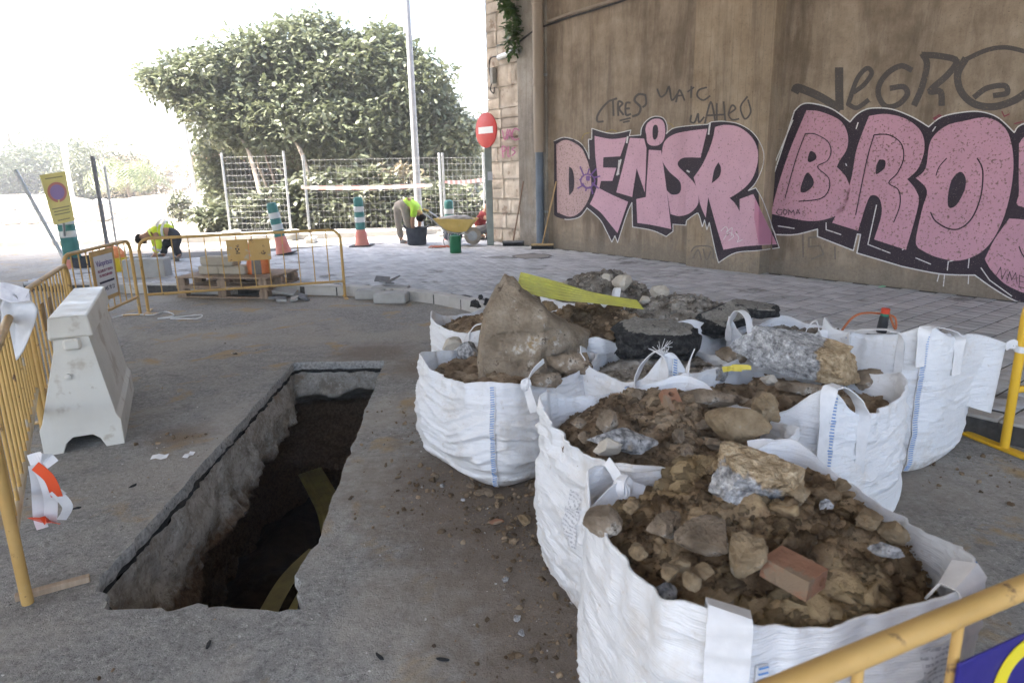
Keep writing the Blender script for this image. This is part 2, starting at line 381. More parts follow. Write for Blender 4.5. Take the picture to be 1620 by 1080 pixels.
def paver_mesh():
    x, y, c = (PL-.012)/2, (PW-.0005)/2, .002
    V = [(-x, -y, -.03), (x, -y, -.03), (x, y, -.03), (-x, y, -.03), (-x, -y, -c), (x, -y, -c), (x, y, -c), (-x, y, -c), (-x+c, -y+c, 0), (x-c, -y+c, 0), (x-c, y-c, 0), (-x+c, y-c, 0)]
    Fc = [(8, 9, 10, 11)]+[(i, (i+1) % 4, 4+(i+1) % 4, 4+i) for i in range(4)]+[(4+i, 4+(i+1) % 4, 8+(i+1) % 4, 8+i) for i in range(4)]
    return np.array(V), np.array(Fc)
pV, pF = paver_mesh(); cs, sn = math.cos(WROT), math.sin(WROT)
pVr = np.stack([pV[:, 0]*cs-pV[:, 1]*sn, pV[:, 0]*sn+pV[:, 1]*cs, pV[:, 2]], 1)
px_, py_, pw_ = PROJ(np.c_[PC, np.full(len(PC), SWZ)].T.T) if False else (None, None, None)
q = np.c_[PC, np.full(len(PC), SWZ)]-[0, 0, CAMH]; dep = q@_f; ppx = 810+F*(q@_r)/dep; ppy = 540-F*(q@_u)/dep
vis = (dep > .5) & (ppx > 0) & (ppx < 1620) & (ppy > 0) & (ppy < 1080)
hide = np.interp(ppx, [650, 800, 850, 920, 1010, 1120, 1230, 1330, 1430, 1590, 1620], [480, 450, 425, 415, 425, 470, 490, 495, 535, 580, 600])
vis &= ~((ppx > 690) & (ppy > hide)) & ~((ppx < 560))
order = np.argsort(np.where(vis, dep, 1e6))
pick = set(order[:300].tolist())
pm = mesh_obj('paver', pVr, pF, M_paver, sidewalk)
first = True; jz = RNG.normal(0, .0012, len(PC)); jr = RNG.normal(0, .004, (len(PC), 2))
for i in sorted(pick):
    o = pm if first else inst(pm, sidewalk); first = False
    o.location = (PC[i, 0], PC[i, 1], SWZ+jz[i]); o.rotation_euler = (jr[i, 0], jr[i, 1], 0)
rest = np.array([i for i in range(len(PC)) if i not in pick])
VV = pVr[None]+np.c_[PC[rest], SWZ+jz[rest]][:, None]; VV[:, :, 2] += VV[:, :, 0]*0
FF = pF[None]+(np.arange(len(rest))*len(pV))[:, None, None]
tag(mesh_obj('far_pavers', VV.reshape(-1, 3), FF.reshape(-1, 4), M_paver, sidewalk, rnd=np.repeat(RNG.random(len(rest)), len(pF))), kind='stuff')
kerb = empty('kerb', (kline[0][0], kline[0][1], 0), kind='structure')
def kerb_run(pl, seg):
    pl = np.array(pl, float); L = np.r_[0, np.cumsum(np.linalg.norm(np.diff(pl, axis=0), axis=1))]; n = max(1, round(L[-1]/seg))
    for k in range(n):
        a, b = L[-1]*k/n, L[-1]*(k+1)/n
        A = np.array([np.interp(a, L, pl[:, i]) for i in (0, 1)]); B = np.array([np.interp(b, L, pl[:, i]) for i in (0, 1)])
        d = B-A; ln = np.linalg.norm(d); d /= ln; nr = np.array([-d[1], d[0]]); cc = (A+B)/2
        if nr@(np.array([1., 14.])-cc) < 0: nr = -nr
        cc = cc+nr*.075
        MB().box((0, 0, 0), (ln-.004, .15, .26), ch=.009).build('kerb_stone', M_kerb, kerb, loc=np.array([cc[0], cc[1], 0.004+random.uniform(-.0015, .0015)])-np.array([*kline[0], 0]), rz=math.atan2(d[1], d[0])+random.uniform(-.002, .002))
kerb_run(kerb_pts, 1.0); kerb_run(crom(kerb_curve, 5), .5); kerb_run(kerb_left, 1.0)
# manhole cover in the pavers
M_iron = surf('worn_iron', [(.10, .095, .09), (.19, .18, .17)], 30, .7, (60, .4), metal=.3)
mo = MB().lathe([(.34, -.03), (.34, -.006), (.335, 0), (.30, 0), (.30, -.008), (.29, -.008), (.288, 0)], 40)
mh = empty('manhole_cover', (MH[0], MH[1], SWZ+.001), label='round concrete-filled manhole cover set in the grey pavers by the wall', cat='manhole cover')
MB().lathe([(.36, -.03), (.36, -.003), (.355, 0), (.31, 0), (.31, -.01)], 40).build('rim', M_iron, mh, True)
MB().lathe([(.305, -.03), (.305, -.004), (.30, -.001)], 40).build('lid', surf('manhole_fill', [(.2, .19, .175), (.3, .285, .265)], 25, .9, (70, .6)), mh)
# ------------------------------------------------------------------ far street and lot
lot = flat('dirt_lot', [(-70, 21.0), (-9, 19.6), (-2, 20.5), (40, 24), (260, 300), (-260, 300)], .02, M_dirt)
M_walk = surf('pale_street_concrete', [(.42, .40, .37), (.52, .50, .47)], 2, .9, (40, .3))
fk = np.array([(-24, 17.2), (-9, 17.3), (-5, 17.8), (-1.5, 18.7), (6, 21.5)])
flat('far_pavement', [tuple(p) for p in fk]+[tuple(p+[.1, 1.5]) for p in fk[::-1]], .13, M_walk, -.02)
# ------------------------------------------------------------------ bridge
M_conc = surf('bridge_concrete', [(.30, .28, .25), (.42, .40, .37)], 1.2, .9, (30, .3))
deck = MB(); 
deck.box(((-30+26)/2, 4.45, 6.75), (56, 21.9, .9))
tag(deck.build('bridge_deck', M_conc), 'concrete bridge deck spanning overhead from the graffiti wall', 'bridge')
la = MB().box((-29, 4.4, 3.13), (1.2, 21, 6.3)).build('far_abutment', M_conc); tag(la, 'plain concrete abutment carrying the other end of the bridge', 'abutment')
# abutment wall: local x along, z up, -y towards the road
def wall_mat(name, cols, streak, board=False):
    m, nt, b = newmat(name); v = coords(nt, 'obj')
    vs = coords(nt, 'obj', (1, 1, .22)); base = ramp(nt, noise(nt, v, 2.2, 9, .72), [(.33, cols[0]), (.5, cols[1]), (.67, cols[2])])
    st = noise(nt, vs, 1.9, 8, .7, .35); base = mix(nt, maprange(nt, st, .46, .68, 0, streak), base, (.11, .083, .06))
    st2 = noise(nt, coords(nt, 'obj', (1, 1, .06)), 3.1, 6, .7, .3); base = mix(nt, maprange(nt, st2, .52, .66, 0, .45), base, (.10, .08, .063)); base = mix(nt, maprange(nt, noise(nt, vs, 5, 6, .7), .54, .68, 0, .4), base, (.46, .385, .30))
    sep = nt.nodes.new('ShaderNodeSeparateXYZ'); nt.links.new(v, sep.inputs[0])
    grime = math_(nt, 'ADD', maprange(nt, sep.outputs[2], .15, .75, .35, -.25), noise(nt, v, 5, 6, .7))
    base = mix(nt, maprange(nt, grime, .5, .75, 0, .7), base, mix(nt, noise(nt, v, 26, 4), (.10, .085, .07), (.33, .29, .24)))
    pit = noise(nt, v, 48, 4, .7); base = mix(nt, maprange(nt, pit, .60, .68, 0, .7), base, (.10, .08, .06))
    h = math_(nt, 'ADD', math_(nt, 'MULTIPLY', pit, -.6), noise(nt, v, 130, 4, .7))
    if board:
        wv = nt.nodes.new('ShaderNodeTexWave'); wv.wave_type = 'BANDS'; wv.bands_direction = 'X'; wv.inputs['Scale'].default_value = 2.6; wv.inputs['Distortion'].default_value = .6; wv.inputs['Detail'].default_value = 2
        nt.links.new(coords(nt, 'obj', (1, 1, .04)), wv.inputs[0]); lines = maprange(nt, wv.outputs['Fac'], .0, .03, .45, 1)
        base = mix(nt, lines, mix(nt, .5, base, (.10, .075, .05)), base); h = math_(nt, 'ADD', h, math_(nt, 'MULTIPLY', lines, .8))
        gr_ = noise(nt, coords(nt, 'obj', (1, 1, .03)), 40, 5, .7); base = mix(nt, maprange(nt, gr_, .55, .7, 0, .35), base, (.16, .12, .085))
    nt.links.new(base, b.inputs['Base Color']); b.inputs['Roughness'].default_value = .92; b.inputs['Specular IOR Level'].default_value = .2
    bumpn(nt, b, h, .55, .012); return m
M_wallA = wall_mat('stained_brown_concrete', [(.215, .168, .122), (.31, .248, .185), (.41, .338, .262)], .8)
M_wallB = wall_mat('board_marked_concrete', [(.27, .205, .14), (.35, .275, .195), (.42, .34, .25)], .4, True)
wall = empty('abutment_wall', (W0[0], W0[1], 0), WROT, 'brown stained concrete abutment wall covered in pink bubble-letter graffiti', 'wall')
PB = .24
tA0 = tz(868, 390)[0]; tB0 = tz(1085, 415, PB)[0]; tB1 = tz(1200, 432, PB)[0]
tP = tz(826, 385)[0]
def wbox(name, t0, t1, z0, z1, y0, y1, mat): return MB().box(((t0+t1)/2, (y0+y1)/2, (z0+z1)/2), (t1-t0, y1-y0, z1-z0)).build(name, mat, wall)
wbox('wall_panel', tA0, tB0+.02, -.1, 6.28, 0, 1., M_wallA)
wbox('pilaster', tB0, tB1, -.1, 6.27, -PB, .9, M_wallB)
wbox('wall_panel', tB1-.02, 18, -.1, 6.285, -.002, 1., M_wallA)
wbox('end_pier', tP, tA0-.006, -.1, 6.9, -.05, 1.02, wall_mat('grey_weathered_concrete', [(.27, .245, .21), (.36, .33, .29), (.44, .41, .37)], .6))
wbox('ledge', tA0, tB0-.003, 5.15, 6.2, -.05, .1, M_wallA)
# stone facing at the end of the wall, stone by stone
M_stone = surf('pinkish_ashlar', [(.40, .33, .26), (.52, .45, .37), (.60, .54, .46)], 5, .9, (40, .9, .02), rnd=.16, spots=((.33, .25, .19), 3, .58))
M_mortar = surf('wall_mortar', [(.30, .26, .22), (.40, .35, .30)], 12, .95, (50, .5))
tS0 = tz(779, 378)[0]
stonewall = empty('stone_wing_wall', (*wxy(tS0, 0), 0), WROT, 'pale pinkish ashlar stone end of the bridge wall behind the no-entry sign', 'stone wall')
MB().box(((tP-tS0)/2-.01, .6, 3.4), (tP-tS0-.03, 1.1, 7)).build('mortar', M_mortar, stonewall)
def stone_variant(w, h, sd):
    nx, nz = 6, 6; V = []; Fc = []; xs = np.linspace(-w/2+.003, w/2-.003, nx); zz = np.linspace(-h/2+.003, h/2-.003, nz)
    X, Z = np.meshgrid(xs, zz); P = np.c_[X.ravel(), np.zeros(X.size), Z.ravel()]
    ed = np.minimum(np.minimum(X-xs[0], xs[-1]-X), np.minimum(Z-zz[0], zz[-1]-Z)).ravel()
    P[:, 1] = -.03-.026*np.clip(ed/.03, 0, 1)**.6*(1+.6*fbm(P*9, sd, 3)); P[:, [0, 2]] += .005*np.stack([vnoise(P*11, sd+5), vnoise(P*11, sd+8)], 1)
    idx = np.arange(nx*nz).reshape(nz, nx); q = np.stack([idx[:-1, :-1].ravel(), idx[:-1, 1:].ravel(), idx[1:, 1:].ravel(), idx[1:, :-1].ravel()], 1)
    bd = list(idx[0])+list(idx[1:, -1])+list(idx[-1, -2::-1])+list(idx[-2:0:-1, 0]); n0 = len(P); P = np.r_[P, P[bd]+[0, .08, 0]]; m = len(bd)
    Fq = [tuple(f) for f in q]+[(bd[i], bd[(i+1) % m], n0+(i+1) % m, n0+i) for i in range(m)]
    return P, Fq
z = .12; row = 0; WS = tP-tS0; rs = random.Random(3)
while z < 6.6:
    hh = rs.uniform(.27, .44); x = .0; 
    while x < WS-.05:
        ww = rs.uniform(.22, .55)
        if WS-x-ww < .2: ww = WS-x
        if rs.random() < .35 and hh > .34:
            for k in (0, 1):
                P, Fq = stone_variant(ww, hh/2, rs.randrange(999)); mesh_obj('stone', P, Fq, M_stone, stonewall, True, loc=(x+ww/2, 0, z+hh*(.25+.5*k)))
        else:
            P, Fq = stone_variant(ww, hh, rs.randrange(999)); mesh_obj('stone', P, Fq, M_stone, stonewall, True, loc=(x+ww/2, 0, z+hh/2))
        x += ww
    # return face at the free end
    P, Fq = stone_variant(1.05, hh, rs.randrange(999)); so_ = mesh_obj('stone', P, Fq, M_stone, stonewall, True, loc=(.04, .55, z+hh/2)); so_.rotation_euler = (0, 0, -math.pi/2)
    z += hh; row += 1
# ------------------------------------------------------------------ graffiti (flat paint, a few mm proud of the concrete)
def paint_mat(name, col, wear=.6, var=.15, rough=.6):
    m, nt, b = newmat(name); v = coords(nt)
    c = mix(nt, noise(nt, v, 3, 5), tuple(x*(1-var) for x in col), tuple(min(1, x*(1+var)) for x in col))
    n1 = noise(nt, v, 34, 4, .7); c = mix(nt, maprange(nt, n1, wear, wear+.05, 0, .85), c, (.16, .115, .085))
    n2 = noise(nt, v, 90, 3, .6); c = mix(nt, maprange(nt, n2, .62, .7, 0, .5), c, (.40, .33, .27))
    nt.links.new(c, b.inputs['Base Color']); b.inputs['Roughness'].default_value = rough; b.inputs['Specular IOR Level'].default_value = .25
    bumpn(nt, b, noise(nt, v, 120, 4, .7), .5, .008); return m
M_pink = paint_mat('pink_spray', (.58, .355, .44), .60); M_pink2 = paint_mat('deep_pink_spray', (.50, .275, .355), .565); M_pinkf = paint_mat('faded_pink_spray', (.50, .345, .345), .56)
M_pinkd = paint_mat('dark_pink_spray', (.50, .22, .32), .66)
M_black = paint_mat('black_spray', (.035, .024, .036), .72); M_white = paint_mat('white_spray', (.66, .66, .66), .60); M_grey = paint_mat('faded_black_spray', (.085, .075, .07), .60)
M_purple = paint_mat('purple_spray', (.16, .08, .26), .68); M_maroon = paint_mat('maroon_spray', (.22, .05, .07), .6); M_magenta = paint_mat('magenta_spray', (.50, .17, .30), .56); M_faint = paint_mat('faint_grey_spray', (.17, .15, .13), .54)
def sm(pts, n=5):                             # points; a third value marks a corner
    P = [np.array(p[:2], float) for p in pts]; cn = [len(p) > 2 for p in pts]; m = len(P); out = []
    for i in range(m):
        p1, p2 = P[i], P[(i+1) % m]; p0 = P[i-1] if not cn[i] else p1; p3 = P[(i+2) % m] if not cn[(i+1) % m] else p2
        for k in range(n):
            t = k/n; out.append(.5*((2*p1)+(-p0+p2)*t+(2*p0-5*p1+4*p2-p3)*t*t+(-p0+3*p1-3*p2+p3)*t**3))
    return np.array(out)
def clip(poly, x, keep_left):
    out = []; n = len(poly)
    for i in range(n):
        a, b = poly[i], poly[(i+1) % n]; ia = (a[0] <= x) == keep_left; ib = (b[0] <= x) == keep_left
        if ia: out.append(a)
        if ia != ib: t = (x-a[0])/(b[0]-a[0]); out.append(a+(b-a)*t)
    return np.array(out)
XB0, XB1, XB2 = 1085., 1200., None
XB2 = PROJ([*wxy(tB1, 0), .9])[0]
def to_wall(p, zone, off):
    if zone == 'A' or zone == 'C': t, z = tz(p[0], p[1], off+(.002 if zone == 'C' else 0)); return (t, -off-(.002 if zone == 'C' else 0), z)
    if zone == 'B': t, z = tz(p[0], p[1], PB+off); return (t, -PB-off, z)
    v = ray(p[0], p[1]); c = np.array([0, 0, CAMH]); k = (tB1+off-(c[:2]-W0)@WD)/(v[:2]@WD); q = c+v*k       # return face of the pilaster
    return (tB1+off, -float((q[:2]-W0)@WN), q[2])
class Paint:
    def __init__(s): s.mb = MB()
    def poly(s, pts, off, zone=None):
        pts = np.array(pts)
        for zn in ([zone] if zone else 'ABRC'):
            q = pts
            if not zone:
                if zn == 'A': q = clip(q, XB0, True)
                elif zn == 'B': q = clip(q, XB0, False); q = clip(q, XB1, True) if len(q) else q
                elif zn == 'R': q = clip(q, XB1, False); q = clip(q, XB2, True) if len(q) else q
                else: q = clip(q, XB2, False)
            if len(q) < 3: continue
            tri = tessellate_polygon([[Vector((a[0], a[1], 0)) for a in q]]); s.mb.add([to_wall(a, zn, off) for a in q], tri)
    def stroke(s, pts, w, off, zone=None, closed=False, taper=False):
        P = np.array(pts, float); n = len(P)
        for i in range(n if closed else n-1):
            a, b = P[i], P[(i+1) % n]; d = b-a; L = np.hypot(*d)
            if L < 1e-6: continue
            d /= L; nr = np.array([-d[1], d[0]])*w/2
            if taper: nr = nr*(.55+.45*math.sin(math.pi*(i+.5)/n))
            e = d*w*.28; s.poly([a-nr-e, a+nr-e, b+nr+e, b-nr+e], off+((i % 5)*.0004), zone)
    def build(s, name, mat): return s.mb.build(name, mat, wall, recalc=False)
k7 = 1415/380.; c7 = lambda L: [((p[0]/k7+860), (p[1]/k7+140), *p[2:]) for p in L]
k8 = 1080/420.; c8 = lambda L: [((p[0]/k8+1200), (p[1]/k8+60), *p[2:]) for p in L]
C = 1
den_black = sm(c7([(62, 310, C), (110, 290), (160, 295), (215, 320), (252, 370), (268, 415, C), (264, 300, C), (284, 300, C), (284, 236, C), (400, 266), (514, 246, C), (505, 280, C), (572, 275, C), (578, 232), (606, 190), (650, 166), (700, 172), (724, 206), (728, 250), (722, 268, C), (762, 236), (840, 222), (965, 212, C), (988, 198, C), (1060, 194), (1150, 210), (1230, 258), (1280, 330), (1298, 400), (1284, 480), (1246, 560), (1206, 602, C), (1250, 586, C), (1300, 680), (1388, 938, C), (1260, 955), (1130, 968), (1030, 1026, C), (1010, 950), (976, 790, C), (962, 832, C), (948, 775, C), (935, 815, C), (915, 745), (898, 738), (842, 778, C), (838, 806, C), (762, 800, C), (762, 842, C), (722, 872, C), (640, 836), (524, 816, C), (520, 672, C), (490, 740), (436, 908, C), (420, 868, C), (402, 905, C), (370, 840), (330, 770), (256, 704, C), (215, 755), (150, 772), (90, 762), (62, 745, C)]))
bros_black = sm(c8([(18, 685, C), (80, 500), (146, 298, C), (178, 270), (225, 268), (300, 290), (372, 342, C), (405, 308), (455, 287), (540, 290), (625, 322), (692, 362, C), (745, 322), (830, 303), (905, 301), (975, 325), (1040, 385, C), (1100, 345), (1400, 330, C), (1400, 1150, C), (1100, 1085), (1030, 1062), (950, 1015), (880, 965, C), (740, 960), (585, 930, C), (400, 875, C), (415, 800, C), (402, 798, C), (386, 865, C), (240, 808, C), (240, 778, C), (150, 800), (68, 800, C)]))
p = Paint(); p.poly(den_black, .005, None); p.build('denisr_outline', M_black)
p = Paint(); p.poly(bros_black, .005, 'C'); p.build('bros_outline', M_black)
p = Paint(); p.stroke(den_black[:-12], 1.3, .0085); 
for L in ([(980, 205), (972, 270)], [(455, 420), (432, 510)], [(445, 425), (440, 505)], [(845, 485), (858, 492)], [(495, 285), (490, 320)]): p.stroke(c7(L), 2.6, .0085)
p.build('denisr_halo', M_white)
p = Paint(); p.stroke(bros_black, 1.9, .0085, 'C', True)
for L in ([(70, 500), (140, 335)], [(405, 345), (397, 370)], [(720, 362), (708, 380)], [(275, 752), (275, 780), (335, 800)], [(480, 680), (445, 840), (535, 875)], [(640, 895), (700, 920)], [(905, 935), (940, 985), (1030, 1050)], [(80, 765), (145, 775)], [(768, 945), (772, 910), (858, 888), (853, 935)], [(600, 850), (585, 862)], [(735, 960), (727, 990)], [(757, 962), (752, 1010)], [(855, 968), (853, 1000)], [(800, 585), (790, 610)], [(355, 512), (358, 520)]): p.stroke(c8(L), 1.6, .0087, 'C')
p.build('bros_halo', M_white)
fills = {'D': [(75, 330, C), (120, 305), (170, 315), (225, 355), (260, 430), (280, 530), (275, 620), (245, 690), (200, 740), (150, 755), (80, 730, C)],
 'E': [(300, 280, C), (400, 298), (490, 288, C), (452, 400, C), (352, 406, C), (350, 466, C), (428, 468, C), (405, 545, C), (338, 545, C), (328, 588, C), (400, 625), (498, 668, C), (435, 852, C), (385, 790), (335, 730), (272, 682, C), (300, 620), (318, 540), (305, 400)],
 'N': [(508, 292, C), (592, 296, C), (606, 352, C), (602, 480), (596, 612, C), (548, 470, C), (522, 640, C), (428, 612, C), (470, 450)],
 'i': [(620, 362, C), (692, 366, C), (720, 560), (752, 828, C), (640, 805), (552, 792, C), (546, 652, C), (602, 640, C), (612, 480)],
 'dot': [(600, 240), (612, 205), (650, 180), (695, 185), (715, 225), (712, 290), (685, 330), (640, 338), (612, 320), (605, 275)],
 'S': [(965, 238, C), (860, 250), (770, 270), (715, 310), (698, 370), (702, 430), (740, 490), (800, 545), (810, 590), (795, 620), (755, 625), (725, 600, C), (738, 680), (748, 740, C), (800, 752), (860, 735), (905, 690), (912, 640), (895, 570), (845, 510), (795, 460), (795, 430), (830, 408), (925, 408, C)],
 'R': [(1010, 228, C), (1070, 215), (1150, 228), (1220, 280), (1258, 350), (1262, 430), (1235, 520), (1190, 580), (1130, 625), (1095, 645, C), (1130, 680), (1155, 725, C), (1155, 652, C), (1235, 622, C), (1375, 918, C), (1180, 930), (1060, 950, C), (1020, 820), (970, 640, C), (955, 760, C), (925, 690), (905, 600), (884, 525, C), (940, 440), (990, 320)]}
for k_, L in fills.items():
    p = Paint(); p.poly(sm(c7(L)), .012); p.build('letter', M_pinkf if k_ == 'D' else M_pink)
p = Paint(); p.poly(sm(c7([(1245, 645, C), (1372, 915, C), (1266, 918, C), (1240, 760, C)])), .0155); p.build('letter_facet', M_pinkd)
p = Paint()
for L in ([(150, 460, C), (170, 480), (180, 540), (175, 600), (150, 630, C), (148, 540)], [(655, 215), (672, 225), (672, 280), (655, 303), (643, 285), (643, 235)], [(1030, 435, C), (1045, 470), (1035, 520), (990, 560, C), (1005, 480)]): p.poly(sm(c7(L)), .0165)
p.stroke(c7([(62, 318), (120, 296), (175, 305), (228, 342), (262, 420)]), 3, .0165)
p.build('letter_counters', M_black)
p = Paint(); eye = []
for k in range(13): a = 2*math.pi*k/12; eye.append((260+42*math.cos(a), 545+40*math.sin(a)))
p.stroke(c7(eye), 2.2, .0175); p.stroke(c7([(230, 560), (250, 590), (280, 585), (290, 555)]), 2.2, .0175); p.stroke(c7([(255, 520), (268, 520), (266, 540), (255, 538), (255, 520)]), 3, .0175)
for a, r2 in ((-2.2, 95), (-1.6, 70), (-1.1, 85), (-.5, 75), (.5, 75), (1.1, 80), (1.7, 60), (2.4, 75), (3.2, 50)): p.stroke(c7([(260+40*math.cos(a), 545+40*math.sin(a)), (262+r2*math.cos(a+.12), 545+r2*math.sin(a+.12))]), 2.4, .0178)
p.build('eye_doodle', M_purple)
bfill = {'B': [(195, 295, C), (250, 300), (330, 335), (362, 390), (360, 450), (330, 500), (318, 525, C), (355, 565), (372, 620), (355, 690), (300, 730), (200, 745), (50, 715, C), (80, 600), (130, 450)],
 'R': [(450, 318, C), (520, 310), (600, 330), (660, 380), (675, 450), (650, 530), (605, 575, C), (640, 620), (650, 680), (600, 862, C), (470, 820, C), (500, 720), (495, 660), (470, 640), (445, 660), (405, 785, C), (300, 752, C), (370, 600), (400, 450)],
 'O': [(830, 340), (930, 325), (1005, 370), (1035, 470), (1030, 600), (990, 750), (920, 860), (820, 905), (720, 890), (650, 855, C), (640, 820), (665, 700), (685, 620), (640, 570, C), (680, 530), (700, 420), (760, 360)],
 'S1': [(1060, 430, C), (1120, 390), (1400, 380, C), (1400, 690, C), (1080, 690), (1060, 620)], 'S2': [(1020, 735, C), (1100, 745), (1200, 800), (1400, 900, C), (1400, 1140, C), (1060, 1030), (960, 960), (920, 900, C), (960, 820)]}
for k_, L in bfill.items():
    p = Paint(); p.poly(sm(c8(L)), .012, 'C'); p.build('letter', M_pink2)
p = Paint()
for L in ([(210, 462), (230, 470), (235, 490), (215, 505), (200, 500)], [(195, 550), (220, 570), (222, 600), (190, 628), (170, 618)], [(490, 498), (515, 500), (512, 530), (480, 555), (478, 530)], [(820, 545), (842, 570), (838, 620), (805, 680), (775, 690), (770, 650), (785, 580)]): p.poly(sm(c8(L)), .0165, 'C')
for L, w in (([(190, 390), (230, 392), (280, 420), (295, 460), (280, 500), (240, 525), (285, 570), (285, 620), (250, 655), (165, 665)], 1.6), ([(190, 390), (150, 500), (108, 650)], 1.5), ([(470, 395), (530, 395), (580, 430), (590, 490), (565, 550), (530, 590), (570, 620), (575, 680), (550, 750)], 1.7), ([(470, 395), (440, 500), (395, 720)], 1.6), ([(890, 490), (912, 540), (905, 640), (870, 730), (820, 775), (770, 775), (720, 745), (700, 710)], 2.2), ([(765, 490), (735, 525), (722, 560)], 1.6), ([(1060, 850), (1080, 890), (1130, 930)], 2)):
    p.stroke(crom(c8(L), 5), w, .0165, 'C')
p.build('letter_inner_lines', M_black)
p = Paint()   # small lettering on the pink
for L in ([(95, 700), (80, 697), (73, 710), (82, 720), (94, 718), (94, 709)], [(104, 700), (100, 712), (108, 720), (117, 710), (112, 700), (104, 700)], [(122, 720), (124, 700), (134, 712), (142, 700), (146, 720)], [(152, 718), (160, 698), (168, 716)], [(155, 710), (166, 710)], [(966, 968), (985, 932), (990, 982), (1008, 945)], [(1010, 992), (1022, 950), (1030, 985), (1046, 955), (1052, 1000)], [(1085, 975), (1062, 965), (1060, 1012), (1084, 1018)], [(1060, 990), (1078, 992)]): p.stroke(c8(L), 1.1, .0172, 'C')
p.build('signature_lettering', M_black)
p = Paint()
for L in ([(1045, 840), (1070, 815), (1085, 830), (1075, 850), (1110, 820), (1105, 870)], [(1060, 890), (1090, 850), (1120, 870), (1090, 895)], [(1130, 850), (1150, 880), (1140, 905), (1170, 890)]): p.stroke(crom(c7(L), 4), 1.0, .0172, None)
p.build('white_scrawl', M_white)
p = Paint()   # tags above the letters
for L, w in (([(150, 215), (165, 205), (240, 235), (300, 270), (325, 290)], 9), ([(328, 130), (328, 200), (330, 285)], 9), ([(390, 220), (430, 190), (460, 145), (440, 125), (400, 170), (365, 270)], 5), ([(365, 270), (400, 285), (445, 255)], 5), ([(620, 130), (580, 115), (530, 140), (492, 190), (490, 240), (520, 280), (570, 270), (605, 230), (590, 200), (540, 205)], 6), ([(670, 70), (685, 110), (665, 200), (635, 270)], 7), ([(670, 70), (740, 75), (805, 95), (770, 150), (700, 215), (740, 220), (745, 270)], 7), ([(840, 90), (810, 150), (825, 220), (880, 270), (960, 280), (1040, 255), (1100, 215)], 8), ([(880, 240), (930, 205), (1000, 195), (1010, 225), (960, 235)], 6), ([(840, 90), (930, 50), (1010, 40), (1100, 60)], 5)):
    p.stroke(crom(c8(L), 6), w*1.45, .004, 'C')
p.build('tag_lettering', M_grey)
p = Paint()
for L, w in (([(380, 80), (350, 110), (318, 160), (318, 195), (350, 195)], 1.9), ([(385, 75), (430, 60)], 1.9), ([(408, 68), (412, 160)], 1.9), ([(440, 160), (440, 80), (465, 90), (445, 118), (470, 155)], 1.9), ([(510, 85), (485, 90), (485, 155), (512, 152)], 1.9), ([(485, 120), (505, 118)], 1.9), ([(600, 40), (560, 35), (535, 70), (570, 110), (560, 150), (525, 165)], 2.2), ([(600, 40), (604, 90), (585, 110)], 1.9), ([(450, 190), (510, 175)], 1.6), ([(470, 200), (505, 192)], 1.6),
            ([(670, 5), (690, 50), (720, 30), (740, -10), (755, 70), (790, 30)], 1.7), ([(780, 80), (800, 10), (830, 70)], 1.7), ([(790, 45), (822, 40)], 1.5), ([(850, 20), (885, -5)], 1.5), ([(870, -10), (868, 55)], 1.6), ([(960, -5), (915, 10), (905, 45), (940, 70), (980, 45)], 1.6),
            ([(870, 160), (865, 195), (890, 200), (910, 150), (915, 200), (945, 170)], 1.7), ([(950, 205), (985, 80), (1010, 190)], 1.7), ([(960, 160), (1060, 155)], 1.7), ([(1020, 90), (1020, 195)], 1.7), ([(1060, 80), (1070, 190)], 1.7), ([(1090, 150), (1130, 120), (1110, 100), (1090, 150), (1110, 185), (1150, 180)], 1.6), ([(1200, 50), (1160, 110), (1185, 180), (1220, 140), (1205, 70)], 1.6)):
    p.stroke(crom(c7(L), 4), w*1.7, .004)
p.build('tag_lettering', M_grey)
p = Paint()
for L in ([(870, 960), (900, 930), (990, 935), (1000, 1000)], [(880, 1000), (910, 950), (930, 1010)], [(940, 945), (960, 1010), (985, 960)]): p.stroke(crom(c7(L), 3), 2.2, .004)
for L in ([(180, 800), (182, 890)], [(240, 810), (205, 812), (205, 850), (250, 845), (265, 880), (215, 900)], [(310, 850), (312, 900)]): p.stroke(c8(L), 2.6, .004, 'C')
for L in ([(60, 400), (75, 375), (95, 375)], [(60, 400), (58, 430), (75, 455)]): p.stroke(crom(c8(L), 3), 1.5, .004, 'C')
p.build('faint_lettering', M_faint)
p = Paint(); p.stroke(c8([(990, 300), (1000, 320), (1020, 310)]), 2, .004, 'C'); p.stroke(c8([(1040, 350), (1078, 340)]), 2, .004, 'C'); p.stroke(c8([(715, 330), (735, 318), (750, 325)]), 5, .004, 'C'); p.build('maroon_lettering', M_maroon)
p = Paint()   # yellow ghost curves
for L in ([(225, 300), (240, 270), (270, 262)], [(700, 200), (750, 210), (770, 240)], [(360, 260), (400, 245), (430, 255)]): p.stroke(crom(c7(L), 3), 1.5, .004)
p.build('ghost_lettering', paint_mat('faint_yellow_spray', (.33, .25, .09), .55))
